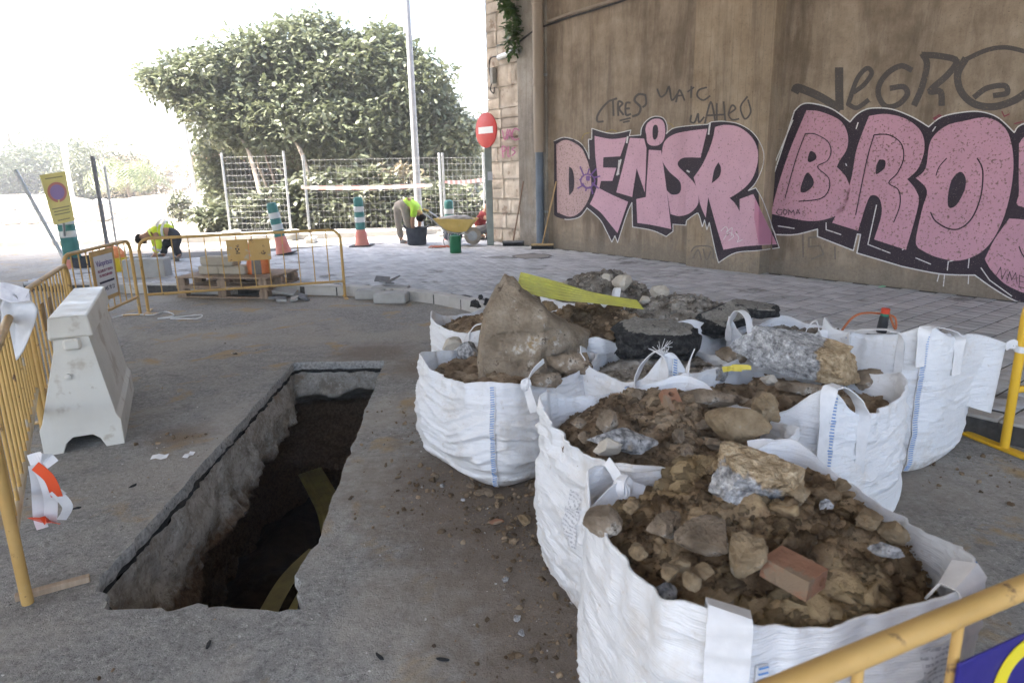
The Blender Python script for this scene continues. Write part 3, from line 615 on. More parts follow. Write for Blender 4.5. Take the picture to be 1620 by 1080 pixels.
# magenta tag on the stone end
mb = MB()
k3 = 1080/460.
def st_stroke(L, w):
    P = crom([(700+x/k3, y/k3) for x, y in L], 4)
    for a, b in zip(P[:-1], P[1:]):
        d = b-a; ln = np.hypot(*d)
        if ln < 1e-6: continue
        d /= ln; nr = np.array([-d[1], d[0]])*w/2; e = d*w*.2
        q = [tz(*c_, .088) for c_ in (a-nr-e, a+nr-e, b+nr+e, b-nr+e)]; mb.add([(t-tS0, -.088, zz) for t, zz in q], [(0, 1, 2, 3)])
for L in ([(222, 485), (232, 520), (242, 480)], [(240, 518), (250, 482), (258, 518)], [(242, 505), (256, 503)], [(285, 485), (268, 478), (258, 500), (268, 520), (285, 515)], [(225, 585), (222, 545), (238, 552), (224, 565)], [(245, 545), (243, 580), (252, 578)], [(270, 548), (258, 555), (270, 565), (258, 578)]): st_stroke(L, 2.2)
mb.build('tag_lettering', M_magenta, stonewall, recalc=False)
# ================================================================== BAGS AND RUBBLE
def bag_mat():
    m, nt, b = newmat('woven_white_polypropylene'); v = coords(nt, 'obj')
    c = mix(nt, noise(nt, v, 3, 5), (.70, .715, .745), (.80, .81, .83))
    c = mix(nt, maprange(nt, noise(nt, v, 4, 6, .72), .53, .70, 0, .5), c, (.52, .46, .39)); c = mix(nt, maprange(nt, noise(nt, v, 26, 5, .75), .60, .70, 0, .45), c, (.42, .35, .28))
    sep = nt.nodes.new('ShaderNodeSeparateXYZ'); nt.links.new(v, sep.inputs[0])
    low = math_(nt, 'ADD', maprange(nt, sep.outputs[2], 0, .16, .35, -.2), noise(nt, v, 14, 5, .7)); c = mix(nt, maprange(nt, low, .62, .85, 0, .7), c, (.38, .30, .23))
    nt.links.new(c, b.inputs['Base Color']); b.inputs['Roughness'].default_value = .42; b.inputs['Specular IOR Level'].default_value = .35
    ch = nt.nodes.new('ShaderNodeTexWave'); ch.bands_direction = 'Z'; ch.inputs['Scale'].default_value = 55; nt.links.new(v, ch.inputs[0])
    h = math_(nt, 'ADD', math_(nt, 'MULTIPLY', ch.outputs['Fac'], .06), math_(nt, 'ADD', noise(nt, coords(nt, 'obj', (1, 1, 7)), 7, 4, .55, .5), math_(nt, 'MULTIPLY', noise(nt, v, 420, 2), .05)))
    bumpn(nt, b, h, .55, .025)
    tr = b.inputs.get('Transmission Weight')
    return m
M_bag = bag_mat()
M_strap = surf('white_webbing', [(.62, .62, .63), (.74, .74, .75)], 20, .6, (300, .4, .002), mode='obj')
M_blue = surf('blue_thread', [(.10, .22, .48), (.16, .32, .62)], 60, .6)
def print_mat():
    m, nt, b = newmat('faded_label_print'); v = coords(nt, 'obj')
    w = nt.nodes.new('ShaderNodeTexWave'); w.bands_direction = 'Z'; w.inputs['Scale'].default_value = 22; w.inputs['Distortion'].default_value = .4; nt.links.new(v, w.inputs[0])
    f = math_(nt, 'MULTIPLY', maprange(nt, w.outputs['Fac'], .5, .7), maprange(nt, noise(nt, v, 120, 3), .42, .56))
    nt.links.new(mix(nt, f, (.68, .69, .72), (.36, .37, .41)), b.inputs['Base Color']); b.inputs['Roughness'].default_value = .5; return m
M_print = print_mat()
def soil_mat(name, cols, spots=None): return surf(name, cols, 9, .97, (120, 1., .014), rnd=.45, spots=spots, spec=.08, lo=.38, hi=.62)
M_soil = soil_mat('brown_clay_soil', [(.115, .076, .045), (.22, .152, .09), (.34, .25, .155)], [((.40, .30, .175), 2.6, .53)])
M_soil2 = soil_mat('tan_soil', [(.145, .102, .066), (.25, .182, .12), (.36, .28, .195)])
M_grav = soil_mat('grey_brown_gravel', [(.16, .135, .11), (.27, .24, .205), (.40, .37, .33)], [((.46, .43, .39), 30, .62)])
def SE(th, e): return 1/((np.abs(np.cos(th))**e+np.abs(np.sin(th))**e)**(1/e))
def ico(sub):
    bm = bmesh.new(); bmesh.ops.create_icosphere(bm, subdivisions=sub, radius=1); bm.verts.ensure_lookup_table()
    V = np.array([v.co[:] for v in bm.verts]); Fc = np.array([[v.index for v in f.verts] for f in bm.faces]); bm.free(); return V, Fc
ICO = {k: ico(k) for k in (1, 2, 3, 4, 5)}
def rockV(sub, seed, planes=9, amp=.08, cut=(.62, .95), fr=2.2):
    V, Fc = ICO[sub]; V = V.copy(); r = np.random.default_rng(seed)
    for k in range(planes):
        n = r.normal(size=3); n /= np.linalg.norm(n); d = r.uniform(*cut); ex = np.clip(V@n-d, 0, None); V -= ex[:, None]*n*.97
    nz = fbm(V*fr+seed, seed % 97, 5, .55); V = V*(1+amp*nz)[:, None]
    return V, Fc
CLOD = {s: [rockV(s, 40+i, 11, .30, (.45, .85), 3.) for i in range(6)] for s in (1, 2, 3)}
def scatter(pos, size, sub, rng, flat=.8):
    V_, F_, R_n = [], [], []; k = 0
    for p, s in zip(pos, size):
        sb = 3 if s > .026 else (2 if s > .013 else 1)
        v, f = CLOD[sb][rng.integers(6)]; q = rng.normal(size=4); q /= np.linalg.norm(q); w, x, y, z = q
        M = np.array([[1-2*(y*y+z*z), 2*(x*y-z*w), 2*(x*z+y*w)], [2*(x*y+z*w), 1-2*(x*x+z*z), 2*(y*z-x*w)], [2*(x*z-y*w), 2*(y*z+x*w), 1-2*(x*x+y*y)]])
        V_.append((v*rng.uniform(.55, 1.35, 3))@M.T*s*[1, 1, flat]+p); F_.append(f+k); R_n.append(np.full(len(f), rng.random())); k += len(v)
    return np.concatenate(V_), np.concatenate(F_), np.concatenate(R_n)
BAGS = {}
class Bag: pass
def make_bag(key, c, size, h, rz, label, seed, lifts=(0, 0, 0, 0), belly=.05, lean=(0, 0), pull=None, seams=(), wr=1., inner=.22, sag=.03, taper=.0):
    B = Bag(); nu, nv = 224, 76; half = size/2; th = np.linspace(0, 2*np.pi, nu, endpoint=False); cang = np.radians([45, 135, 225, 315])
    rim = h+.010*fbm(np.c_[np.cos(th)*2.2, np.sin(th)*2.2, np.full(nu, seed*1.7)], seed, 4)
    for a, l in zip(cang, lifts):
        d = (th-a+np.pi) % (2*np.pi)-np.pi; rim += l*np.exp(-(d/.22)**2)
    rim -= sag*np.abs(np.cos(2*th))**1.5
    v = np.linspace(0, 1, nv); sv = np.interp(v, [0, .03, .10, .3, .55, .8, 1], [.80, .88, .955, 1+belly*.8, 1+belly, 1.005-taper*.5, .975-taper]); ev = np.interp(v, [0, .15, .5, .85, 1], [5, 4, 3.2, 3.8, 4.2])
    P = np.zeros((nv, nu, 3))
    for j in range(nv):
        r = half*sv[j]*SE(th, ev[j]); P[j, :, 0] = r*np.cos(th); P[j, :, 1] = r*np.sin(th); P[j, :, 2] = rim*v[j]
    fl = P.reshape(-1, 3); vv = np.repeat(v, nu); tt_ = np.tile(th, nv)
    droop = .05*np.cos(4*tt_)*np.sin(np.pi*vv)
    wp = .35*fbm(fl*[3, 3, 3], seed+9, 3)
    q1 = np.c_[fl[:, 0]*1.7, fl[:, 1]*1.7, (fl[:, 2]+droop)*17+wp*1.3]; q2 = np.c_[fl[:, 0]*3.2, fl[:, 1]*3.2, (fl[:, 2]+droop*1.2)*52+wp*2.6]
    win = np.interp(vv, [0, .06, .5, .88, 1], [.2, .8, 1, .8, .3])
    d = wr*(.017*(np.clip(ridge(q1, seed), 0, 1)**2.2-.3)+.0065*(np.clip(ridge(q2, seed+3), 0, 1)**3-.25))*win+.02*fbm(fl*3.4, seed+5, 3)*np.interp(vv, [0, .3, 1], [.2, 1, .5])
    msk = np.clip(.55+.9*fbm(fl*[2.6, 2.6, 3.4], seed+21, 3), .12, 1.25); d = d*msk
    q3 = np.c_[fl[:, 0]*4+fl[:, 2]*7, fl[:, 1]*4-fl[:, 2]*6, fl[:, 2]*5]; q4 = np.c_[fl[:, 0]*5-fl[:, 2]*9, fl[:, 1]*5+fl[:, 2]*8, fl[:, 2]*3]; d = d+wr*win*(.009*np.clip(ridge(q3, seed+31), 0, 1)**4+.007*np.clip(ridge(q4, seed+33), 0, 1)**4)*(1.3-msk)
    # vertical pull folds below the rim corners
    vf = .012*wr*fbm(np.c_[np.cos(tt_)*7, np.sin(tt_)*7, vv*1.2], seed+8, 3)*np.exp(-((vv-1)/.2)**2); d = d+vf
    rad = fl[:, :2]/(np.linalg.norm(fl[:, :2], axis=1)[:, None]+1e-9); fl[:, :2] += rad*d[:, None]
    fl[:, 0] += lean[0]*vv**1.3; fl[:, 1] += lean[1]*vv**1.3
    if pull is not None:                    # (local angle, width, dx, dy, dz)
        for (pa, pwid, dx, dy, dz, pw) in pull:
            dd = (tt_-math.radians(pa)+np.pi) % (2*np.pi)-np.pi; w_ = np.exp(-(dd/pwid)**2)*vv**pw
            fl[:, 0] += dx*w_; fl[:, 1] += dy*w_; fl[:, 2] += dz*w_
    fl[:, 2] = np.maximum(fl[:, 2], .002)
    P = fl.reshape(nv, nu, 3)
    rimP = P[-1].copy(); cen = rimP.mean(0); inn = []
    for k, f in enumerate((0, .15, .5, 1.)):
        q = rimP.copy(); dirv = (cen-rimP)[:, :2]; dirv = dirv/np.linalg.norm(dirv, axis=1)[:, None]
        q[:, :2] += dirv*(.006+.02*f)+.006*f*np.stack([vnoise(np.c_[q*9], seed+1), vnoise(np.c_[q*9], seed+2)], 1); q[:, 2] -= inner*f; inn.append(q)
    A = np.concatenate([P, np.array(inn)]); m = len(A); VV = A.reshape(-1, 3); a = np.arange(nu); b = (a+1) % nu
    Fq = np.concatenate([np.stack([j*nu+a, j*nu+b, (j+1)*nu+b, (j+1)*nu+a], 1) for j in range(m-1)])
    root = empty('bulk_bag', (c[0], c[1], 0), rz, label, 'bulk bag', 'white bulk bags of rubble on the road')
    VV = np.r_[VV, [[0, 0, .004]]]; ci = len(VV)-1
    Fl = [tuple(f) for f in Fq]+[(ci, int((i+1) % nu), int(i)) for i in range(nu)]
    o = mesh_obj('bag_body', VV, Fl, M_bag, root, True)
    B.P = P; B.root = root; B.c = np.array([*c, 0.]); B.rz = rz; B.size = size; B.h = h; B.nu = nu; B.nv = nv; B.rim = rimP; B.key = key
    cs_, sn_ = math.cos(rz), math.sin(rz); B.R = np.array([[cs_, -sn_, 0], [sn_, cs_, 0], [0, 0, 1]])
    B.w = lambda p: np.asarray(p)@B.R.T+B.c; B.l = lambda p: (np.asarray(p)-B.c)@B.R
    for a_ in seams: seam(B, a_)
    BAGS[key] = B; return B
def seam(B, ang, v0=.03, v1=.985):
    iu = int(round(math.radians(ang)/(2*math.pi)*B.nu)) % B.nu; col = B.P[int(v0*(B.nv-1)):int(v1*(B.nv-1))+1, iu]; tan = B.P[:, (iu+1) % B.nu]-B.P[:, iu-1]
    tan = tan[int(v0*(B.nv-1)):int(v1*(B.nv-1))+1]; nr = np.c_[col[:, :2], np.zeros(len(col))]; nr = np.c_[tan[:, 1], -tan[:, 0], np.zeros(len(tan))]; nr /= np.linalg.norm(nr, axis=1)[:, None]+1e-9
    if (nr[:, :2]*col[:, :2]).sum() < 0: nr = -nr
    sb = MB(); sb.ribbon(col+nr*.006, .028, tan, .006); so_ = sb.build('seam', M_strap, B.root, True)
    st = MB(); L = np.r_[0, np.cumsum(np.linalg.norm(np.diff(col, axis=0), axis=1))]; k = 0.01
    tn = tan/(np.linalg.norm(tan, axis=1)[:, None]+1e-9)
    while k < L[-1]:
        p = np.array([np.interp(k, L, col[:, i]) for i in range(3)]); n_ = np.array([np.interp(k, L, nr[:, i]) for i in range(3)]); t_ = np.array([np.interp(k, L, tn[:, i]) for i in range(3)])
        a = p+n_*.0115-t_*.011; b_ = p+n_*.0115+t_*.010+np.array([0, 0, .005]); st.tube([a, b_], .0024, 4); k += .0125
    st.build('stitching', M_blue, so_)
def strap(B, pts, width=.05, side=(0, 0, 1), name='lifting_strap', thick=.004, n=8):      # local points
    P = crom(pts, n); return MB().ribbon(P, width, side, thick).build(name, M_strap, B.root, 50)
def rimpt(B, ang):
    iu = int(round(math.radians(ang)/(2*math.pi)*B.nu)) % B.nu; return B.rim[iu].copy()
def loop(B, a0, a1, hgt, out=.02, width=.05, down=.16, tilt=0.):
    p0, p1 = rimpt(B, a0), rimpt(B, a1); o0 = np.r_[p0[:2]/np.linalg.norm(p0[:2]), 0]*.010; o1 = np.r_[p1[:2]/np.linalg.norm(p1[:2]), 0]*.010; mid = (p0+p1)/2+np.array([0, 0, hgt])+(o0+o1)/.02*out*.5; Z = np.array([0, 0, 1.])
    d = p1-p0; pts = [p0+o0*2-Z*down, p0+o0*1.6-Z*.03, p0+(mid-p0)*.35+Z*hgt*.35+o0, mid-d*.14, mid+d*.14, p1+(mid-p1)*.35+Z*hgt*.35+o1, p1+o1*1.6-Z*.03, p1+o1*2-Z*down]
    nrm = np.cross(d, Z); nrm /= np.linalg.norm(nrm)+1e-9; P = crom(pts, 6); k = len(P); side = np.tile(nrm+Z*tilt, (k, 1))
    t = np.abs(np.linspace(-1, 1, k)); dd = d/np.linalg.norm(d); side = side*(1-np.clip((t-.55)/.25, 0, 1))[:, None]+dd*np.clip((t-.55)/.25, 0, 1)[:, None]
    MB().ribbon(P, width, side, .004).build('lifting_strap', M_strap, B.root, 50)
def flat_strap(B, ang, width, v0=.2):
    iu = int(round(math.radians(ang)/(2*math.pi)*B.nu)) % B.nu; j0 = int(v0*(B.nv-1)); k = 3
    cols_ = np.stack([B.P[j0:, (iu+d_) % B.nu] for d_ in range(-k, k+1)]); col = cols_.mean(0); tan = B.P[j0:, (iu+4) % B.nu]-B.P[j0:, iu-4]; nr = np.c_[tan[:, 1], -tan[:, 0], np.zeros(len(tan))]; nr /= np.linalg.norm(nr, axis=1)[:, None]
    if (nr[:, :2]*col[:, :2]).sum() < 0: nr = -nr
    pts = col+nr*.014; top = pts[-1]; pts = np.r_[pts, [top+[0, 0, .012]-nr[-1]*.012, top-nr[-1]*.05+[0, 0, .004], top-nr[-1]*.07-[0, 0, .05]]]; tan = np.r_[tan, np.tile(tan[-1], (3, 1))]
    MB().ribbon(pts, width, tan, .005).build('lifting_strap', M_strap, B.root, 50)
def knot(B, p, tails, r=.022):
    p = np.asarray(p, float); mb = MB()
    for k in range(3):
        a = random.uniform(0, 3.1); ring_ = [p+np.array([r*math.cos(t)*math.cos(a), r*math.cos(t)*math.sin(a), r*1.2*math.sin(t)]) for t in np.linspace(0, 2*math.pi, 12)]
        mb.ribbon(ring_, .03, (math.sin(a), -math.cos(a), .3), .008)
    for (tp, wd) in tails: mb.ribbon(crom([p]+[np.asarray(q, float) for q in tp], 6), wd, (0.3, .2, 1), .005)
    mb.build('knotted_strap', M_strap, B.root, 60)
def label_patch(B, a0, a1, v0, v1):
    i0, i1 = int(a0/360*B.nu), int(a1/360*B.nu); j0, j1 = int(v0*B.nv), int(v1*B.nv); sub = B.P[j0:j1, i0:i1]; n, m, _ = sub.shape
    rad = np.r_[sub[n//2, m//2, :2], 0]; rad /= np.linalg.norm(rad); ix = np.arange(n*m).reshape(n, m)
    mesh_obj('printed_label', (sub+rad*.0035).reshape(-1, 3), np.stack([ix[:-1, :-1].ravel(), ix[:-1, 1:].ravel(), ix[1:, 1:].ravel(), ix[1:, :-1].ravel()], 1), M_print, B.root, True)
def fill_bag(B, edge, dome, seed, mat, label, n=900, big=.03, shift=(0, 0), name='soil_heap', lump=.03, tilt=(0, 0), gmin=.006):
    nr, nt_ = 60, 120; rng = np.random.default_rng(seed); th = np.linspace(0, 2*np.pi, nt_, endpoint=False)
    lev = B.P[min(B.nv-1, int(B.nv*edge/B.h*.97))]; rimxy = np.stack([np.interp(th, np.linspace(0, 2*np.pi, B.nu, endpoint=False), lev[:, i]) for i in (0, 1)], 1); cen = lev.mean(0)[:2]
    def hz(x, y, rr): return edge+dome*np.clip(1-((x-cen[0]-shift[0])**2+(y-cen[1]-shift[1])**2)/(B.size*.52)**2, -.3, 1)+tilt[0]*x+tilt[1]*y
    V = []
    for i in range(nr):
        f = (i/(nr-1)); q = cen+(rimxy-cen)*f*.95; V.append(np.c_[q, hz(q[:, 0], q[:, 1], f)])
    V = np.concatenate(V); V[:, 2] += lump*fbm(V*[6, 6, 0]+seed, seed, 5, .55)+.010*fbm(V*[30, 30, 0], seed+3, 3)
    rr = np.repeat(np.linspace(0, 1, nr), nt_); V[:, 2] -= np.clip((rr-.93)/.07, 0, 1)*.05
    a = np.arange(nt_); b = (a+1) % nt_; Fs = np.concatenate([np.stack([i*nt_+a, i*nt_+b, (i+1)*nt_+b], 1) for i in range(nr-1)]+[np.stack([i*nt_+a, (i+1)*nt_+b, (i+1)*nt_+a], 1) for i in range(nr-1)])
    u = np.sqrt(rng.random(n))*.925; t2 = rng.random(n)*2*np.pi; rx = np.stack([np.interp(t2, np.r_[th, 2*np.pi], np.r_[rimxy[:, i], rimxy[0, i]]) for i in (0, 1)], 1)
    pos = cen+(rx-cen)*u[:, None]; pz = hz(pos[:, 0], pos[:, 1], u)+lump*fbm(np.c_[pos*6, np.zeros(n)]+seed, seed, 5, .55); pz -= np.clip((u-.93)/.07, 0, 1)*.05
    size = np.clip(gmin*(rng.pareto(1.75, n)+.6), gmin*.6, big); size = np.minimum(size, np.interp(u, [.78, .88, .925], [1, .02, .006])); CV, CF, CR = scatter(np.c_[pos, pz-size*.15], size, None, rng)
    V2 = np.r_[V, CV]; F2 = np.r_[Fs, CF+len(V)]; rn = np.r_[np.full(len(Fs), .5), CR]
    o = mesh_obj(name, V2, F2, mat, None, False, rn, B.c, B.rz); tag(o, label, 'rubble', None, 'stuff')
    B.hz = lambda x, y: float(hz(np.array([x]), np.array([y]), 0)[0]); return o
def rock(name, label, loc, dims, seed, mat, rot=(0, 0, 0), planes=9, amp=.07, sub=4, cut=(.6, .95), cat='rock', group=None, fr=2.2):
    V, Fc = rockV(sub, seed, planes+9, amp, (cut[0]-.12, cut[1]-.08), fr); V = V*(1+.035*np.clip(ridge(V*4.5, seed % 50), -1, 1)+.02*fbm(V*11, 3, 3))[:, None]; V = V-((V.max(0)+V.min(0))/2); V = V/(V.max(0)-V.min(0))*np.array(dims)
    o = mesh_obj(name, V, Fc, mat, None, False, None, loc); o.rotation_euler = tuple(math.radians(a) for a in rot)
    o.data.polygons.foreach_set('use_smooth', np.ones(len(o.data.polygons), bool)); o.data.set_sharp_from_angle(angle=R_(20))
    tag(o, label, cat, group); return o
M_granite = surf('grey_aggregate_concrete', [(.17, .17, .175), (.38, .38, .385), (.60, .60, .61)], 38, .9, (60, 1., .02), mode='obj', lo=.38, hi=.62, spots=[((.10, .10, .105), 28, .62), ((.45, .34, .20), 3.4, .60)])
def granite_mat(name, ax, thr):
    m, nt, b = newmat(name); v = coords(nt, 'obj'); n1 = noise(nt, v, 34, 4, .7); n2 = noise(nt, v, 85, 3, .6); sep = nt.nodes.new('ShaderNodeSeparateXYZ'); nt.links.new(v, sep.inputs[0])
    c = ramp(nt, n1, [(.36, (.13, .13, .135)), (.46, (.33, .33, .335)), (.55, (.46, .46, .465)), (.64, (.66, .66, .66))]); c = mix(nt, maprange(nt, n2, .4, .62, 0, .55), c, (.25, .25, .255))
    f = math_(nt, 'ADD', math_(nt, 'MULTIPLY', math_(nt, 'SUBTRACT', sep.outputs[ax], thr), 5), math_(nt, 'SUBTRACT', noise(nt, v, 7, 5, .65), .5)); s_ = ramp(nt, noise(nt, v, 40, 5, .7), [(.35, (.25, .175, .10)), (.5, (.40, .30, .185)), (.65, (.55, .44, .30))])
    c = mix(nt, maprange(nt, f, -.03, .03), c, s_); nt.links.new(c, b.inputs['Base Color']); b.inputs['Roughness'].default_value = .93; b.inputs['Specular IOR Level'].default_value = .2
    bumpn(nt, b, math_(nt, 'ADD', n1, math_(nt, 'ADD', math_(nt, 'MULTIPLY', n2, .5), maprange(nt, f, -.05, .1, 0, .8))), 1., .02); return m
M_gr1 = granite_mat('speckled_concrete_sandy_end', 0, .10); M_gr2 = granite_mat('speckled_concrete_sandy_cap', 2, .03)
M_tan = surf('tan_clay_lump', [(.20, .14, .08), (.31, .23, .14), (.40, .31, .2)], 12, .95, (55, 1., .02), mode='obj', lo=.36, hi=.64, spots=((.42, .36, .28), 12, .62))
M_brownrock = surf('brown_limestone', [(.14, .105, .072), (.25, .195, .14), (.37, .30, .23)], 9, .95, (45, 1., .02), mode='obj', lo=.36, hi=.64, spots=[((.55, .51, .45), 6, .585), ((.09, .065, .045), 13, .60)])
M_asph = surf('broken_black_asphalt', [(.012, .012, .013), (.03, .03, .031), (.08, .078, .075)], 40, .85, (70, 1., .016), mode='obj')
M_asphtop = surf('worn_asphalt_top', [(.16, .15, .135), (.25, .235, .21), (.33, .315, .29)], 45, .92, (70, 1., .014), mode='obj', spots=((.05, .05, .05), 22, .58))
M_brick = surf('clay_brick', [(.25, .125, .075), (.36, .19, .12)], 14, .9, (60, .6, .015), mode='obj', spots=((.26, .19, .13), 9, .50))
M_pale = surf('pale_rubble', [(.42, .38, .32), (.55, .50, .43)], 12, .9, (50, .7), mode='obj')
# --- the bags
wr_ = WROT
b1 = make_bag('B1', (.60, 1.545), .77, .74, R_(13), 'open bulk bag heaped with dark brown soil and a perforated brick, beside the blue-signed barrier', 1, (.05, .05, .03, .03), .03, sag=.015, wr=1.0)
b2 = make_bag('B2', (.545, 2.38), .80, .70, R_(20), 'bulk bag of brown soil with a printed label and knotted corner strap', 2, (.03, .05, .02, .03), .05, sag=.02, wr=1.5)
b3 = make_bag('B3', (-.03, 3.72), .86, .575, wr_, 'bulging bulk bag with a blue stitched corner holding the huge flat boulder', 3, (.03, .0, .02, .02), .09, seams=(315,), wr=1.6, sag=.02)
b4 = make_bag('B4', (-.12, 4.72), .78, .60, wr_, 'small-looking bulk bag of brown soil topped with black asphalt crumbs by the kerb corner', 4, (.03, .03, .05, .02), .03)
b5 = make_bag('B5', (1.22, 2.86), .80, .68, wr_, 'bulk bag holding the long speckled concrete chunk, with a wide loop strap', 5, (.04, .03, .03, .12), .04, sag=.02, wr=1.1)
b6 = make_bag('B6', (2.12, 3.72), .74, .76, wr_, 'half-empty bulk bag with a tall blue seam, its corner tied to the yellow barrier', 6, (.0, .02, .05, .05), -.01, pull=[(45, .40, .13, .11, -.13, 2.2), (200, .6, .12, .05, -.06, 1.2), (130, .75, 0, -.12, -.42, 1.)], seams=(315,), wr=.7, inner=.4)
b7 = make_bag('B7', (.80, 3.53), .74, .60, wr_, 'bulk bag with frayed corner and arching strap under the black asphalt block', 7, (.06, .03, .07, .16), .03, sag=.03)
b8 = make_bag('B8', (1.2, 4.70), .80, .63, wr_, 'bulk bag of grey-brown gravel with pale cobbles behind the asphalt block', 8, (.02, .02, .04, .03), .04)
b9 = make_bag('B9', (.70, 5.30), .80, .66, wr_, 'bulk bag with the tallest gravel heap under the yellow plastic strip', 9, (.03, .02, .02, .03), .04)
b10 = make_bag('B10', (.55, 4.28), .76, .61, wr_, 'bulk bag of brown clay lumps directly behind the huge flat boulder', 10, (.02, .02, .05, .05), .03)
b11 = make_bag('B11', (1.78, 4.08), .74, .60, wr_, 'bulk bag with flat asphalt plates and a tall loop strap near the pavement kerb', 11, (.02, .02, .10, .12), .03)
fill_bag(b1, .665, .125, 21, M_soil, 'dark brown soil and clods heaped in the bag beside the blue-signed barrier', 8500, .034, (.02, .06), lump=.045, gmin=.0036)
fill_bag(b2, .60, .085, 22, M_soil2, 'brown soil and stones filling the bag with the printed label', 5200, .03, (.05, .1), lump=.035, gmin=.004)
fill_bag(b3, .50, .02, 23, M_soil2, 'brown soil under the huge flat boulder', 500, .03)
fill_bag(b4, .52, .10, 24, M_soil2, 'brown soil heap topped with black asphalt crumbs', 1500, .022, lump=.02)
fill_bag(b5, .56, .03, 25, M_soil2, 'mixed rubble below the long speckled concrete chunk', 700, .04)
fill_bag(b6, .30, .02, 26, M_grav, 'rubble low in the half-empty tied bag', 500, .035)
fill_bag(b7, .53, .02, 27, M_grav, 'dark rubble around the black asphalt block', 500, .03)
fill_bag(b8, .60, .10, 28, M_grav, 'grey-brown gravel heap with pale cobbles', 2200, .03, name='gravel_heap')
fill_bag(b9, .62, .20, 29, M_grav, 'tall gravel heap under the yellow plastic strip', 2200, .03, name='gravel_heap')
fill_bag(b10, .60, .10, 30, M_soil2, 'brown clay lumps behind the huge flat boulder', 1500, .045, lump=.05)
fill_bag(b11, .55, .02, 31, M_grav, 'rubble under the flat asphalt plates', 500, .03)
label_patch(b1, 292, 312, .62, .86); label_patch(b2, 190, 204, .50, .78)
# straps on the bags
flat_strap(b1, 232, .085); flat_strap(b1, 306, .09); seam(b1, 240, .3, .9); seam(b1, 318, .4)
kp = b1.l(np.array([*G(985, 770, .74)[:2], .74])); knot(b1, kp, [([kp+[-.05, -.02, -.02], kp+[-.11, -.05, -.05]], .05), ([kp+[.03, .0, -.015], kp+[.06, .0, -.03]], .05), ([kp+[-.01, .03, .03], kp+[-.02, .07, .05]], .03)])
kp = b2.l(np.array([*G(1240, 715, .70)[:2], .70])); knot(b2, kp, [([kp+[-.04, .03, .01], kp+[-.09, .06, .0]], .06), ([kp+[.03, -.01, -.02], kp+[.07, 0, -.05]], .035)])
kp = b3.l(np.array([*G(832, 608, .60)[:2], .60])); knot(b3, kp, [([kp+[.03, .0, -.06], kp+[.05, .01, -.13]], .045), ([kp+[-.02, .06, .05], kp+[-.02, .13, .09]], .03)])
kp = b5.l(np.array([*G(1085, 600, .70)[:2], .70])); knot(b5, kp, [([kp+[-.03, .05, .05], kp+[-.06, .12, .09]], .045), ([kp+[.03, .0, -.02], kp+[.06, 0, -.04]], .03)])
loop(b5, 315, 338, .05, .03, .055, .34); seam(b5, 318, .25)
loop(b4, 300, 335, .06, .01, .035, .1); seam(b4, 315, .2)
loop(b7, 292, 312, .06, .0, .05, .22); seam(b7, 318, .3); seam(b7, 286, .45)
loop(b6, 312, 345, .02, .03, .06, .20); loop(b6, 262, 300, .02, .02, .04, .3); seam(b6, 262, .5)
loop(b8, 225, 236, .13, .0, .04, .1); loop(b11, 232, 256, .11, .0, .05, .12); loop(b11, 300, 312, .09, .02, .04, .16); seam(b11, 262, .6)
# frayed threads on the bag under the asphalt block
mb = MB(); pf = rimpt(b7, 312)
for k in range(16):
    a = random.uniform(-1, 1); mb.tube(crom([pf, pf+[a*.03, random.uniform(-.03, .03), random.uniform(.01, .04)], pf+[a*.07, random.uniform(-.05, .05), random.uniform(.0, .07)]], 4), .0012, 4)
mb.build('frayed_threads', M_strap, b7.root)
# --- rocks in the bags (each a thing of its own)
def at(px, py, z): return np.array([*G(px, py, z)[:2], z])
rock('concrete_chunk', 'rounded speckled grey concrete chunk capped with sandy mortar on the dark soil heap', at(1196, 762, .83), (.26, .20, .165), 5, M_gr2, (8, 12, 25), 9, .10, 5)
rock('clay_lump', 'upright ochre clay lump in front of the perforated brick', at(1180, 882, .80), (.085, .075, .105), 8, M_tan, (10, 5, 20), 6, .1)
rock('clay_lump', 'broad brown stone half sunk in the dark soil beside the ochre lump', at(1122, 855, .785), (.15, .11, .085), 9, M_brownrock, (5, 0, 35), 7, .06)
rock('clay_lump', 'round brown boulder at the bag rim below the knotted strap', at(953, 828, .73), (.095, .10, .085), 10, M_brownrock, (0, 0, 10), 4, .05)
rock('clay_lump', 'tan clod just right of the speckled concrete chunk', at(1262, 780, .83), (.065, .06, .055), 12, M_tan, (0, 0, 0), 6, .1)
rock('clay_lump', 'tan clod beside the pale stone near the bag rim', at(1418, 842, .77), (.075, .06, .055), 13, M_tan, (0, 20, 0), 6, .1)
rock('clay_lump', 'ochre clod near the darker far rim of the soil heap', at(1375, 824, .785), (.085, .05, .05), 14, M_tan, (0, 0, 40), 6, .1)
rock('stone', 'small white and grey stone near the bag rim', at(1402, 868, .765), (.075, .035, .035), 15, M_granite, (0, 0, -20), 6, .1)
rock('stone', 'little pale grey stone on the sandy slope of the heap', at(1308, 797, .805), (.035, .025, .03), 16, M_granite, (0, 0, 0), 6, .1)
rock('stone', 'wedge of brown stone at the front rim of the soil heap', at(1135, 958, .725), (.08, .06, .07), 17, M_tan, (0, 0, 20), 6, .1)
rock('stone', 'grey stone at the bag front rim near the left corner', at(1052, 938, .715), (.06, .04, .04), 18, M_granite, (0, 0, 20), 6, .1)
rock('clay_lump', 'brown clod in the hollow beneath the knotted strap', at(1053, 832, .775), (.085, .07, .06), 19, M_brownrock, (0, 0, 20), 6, .08)
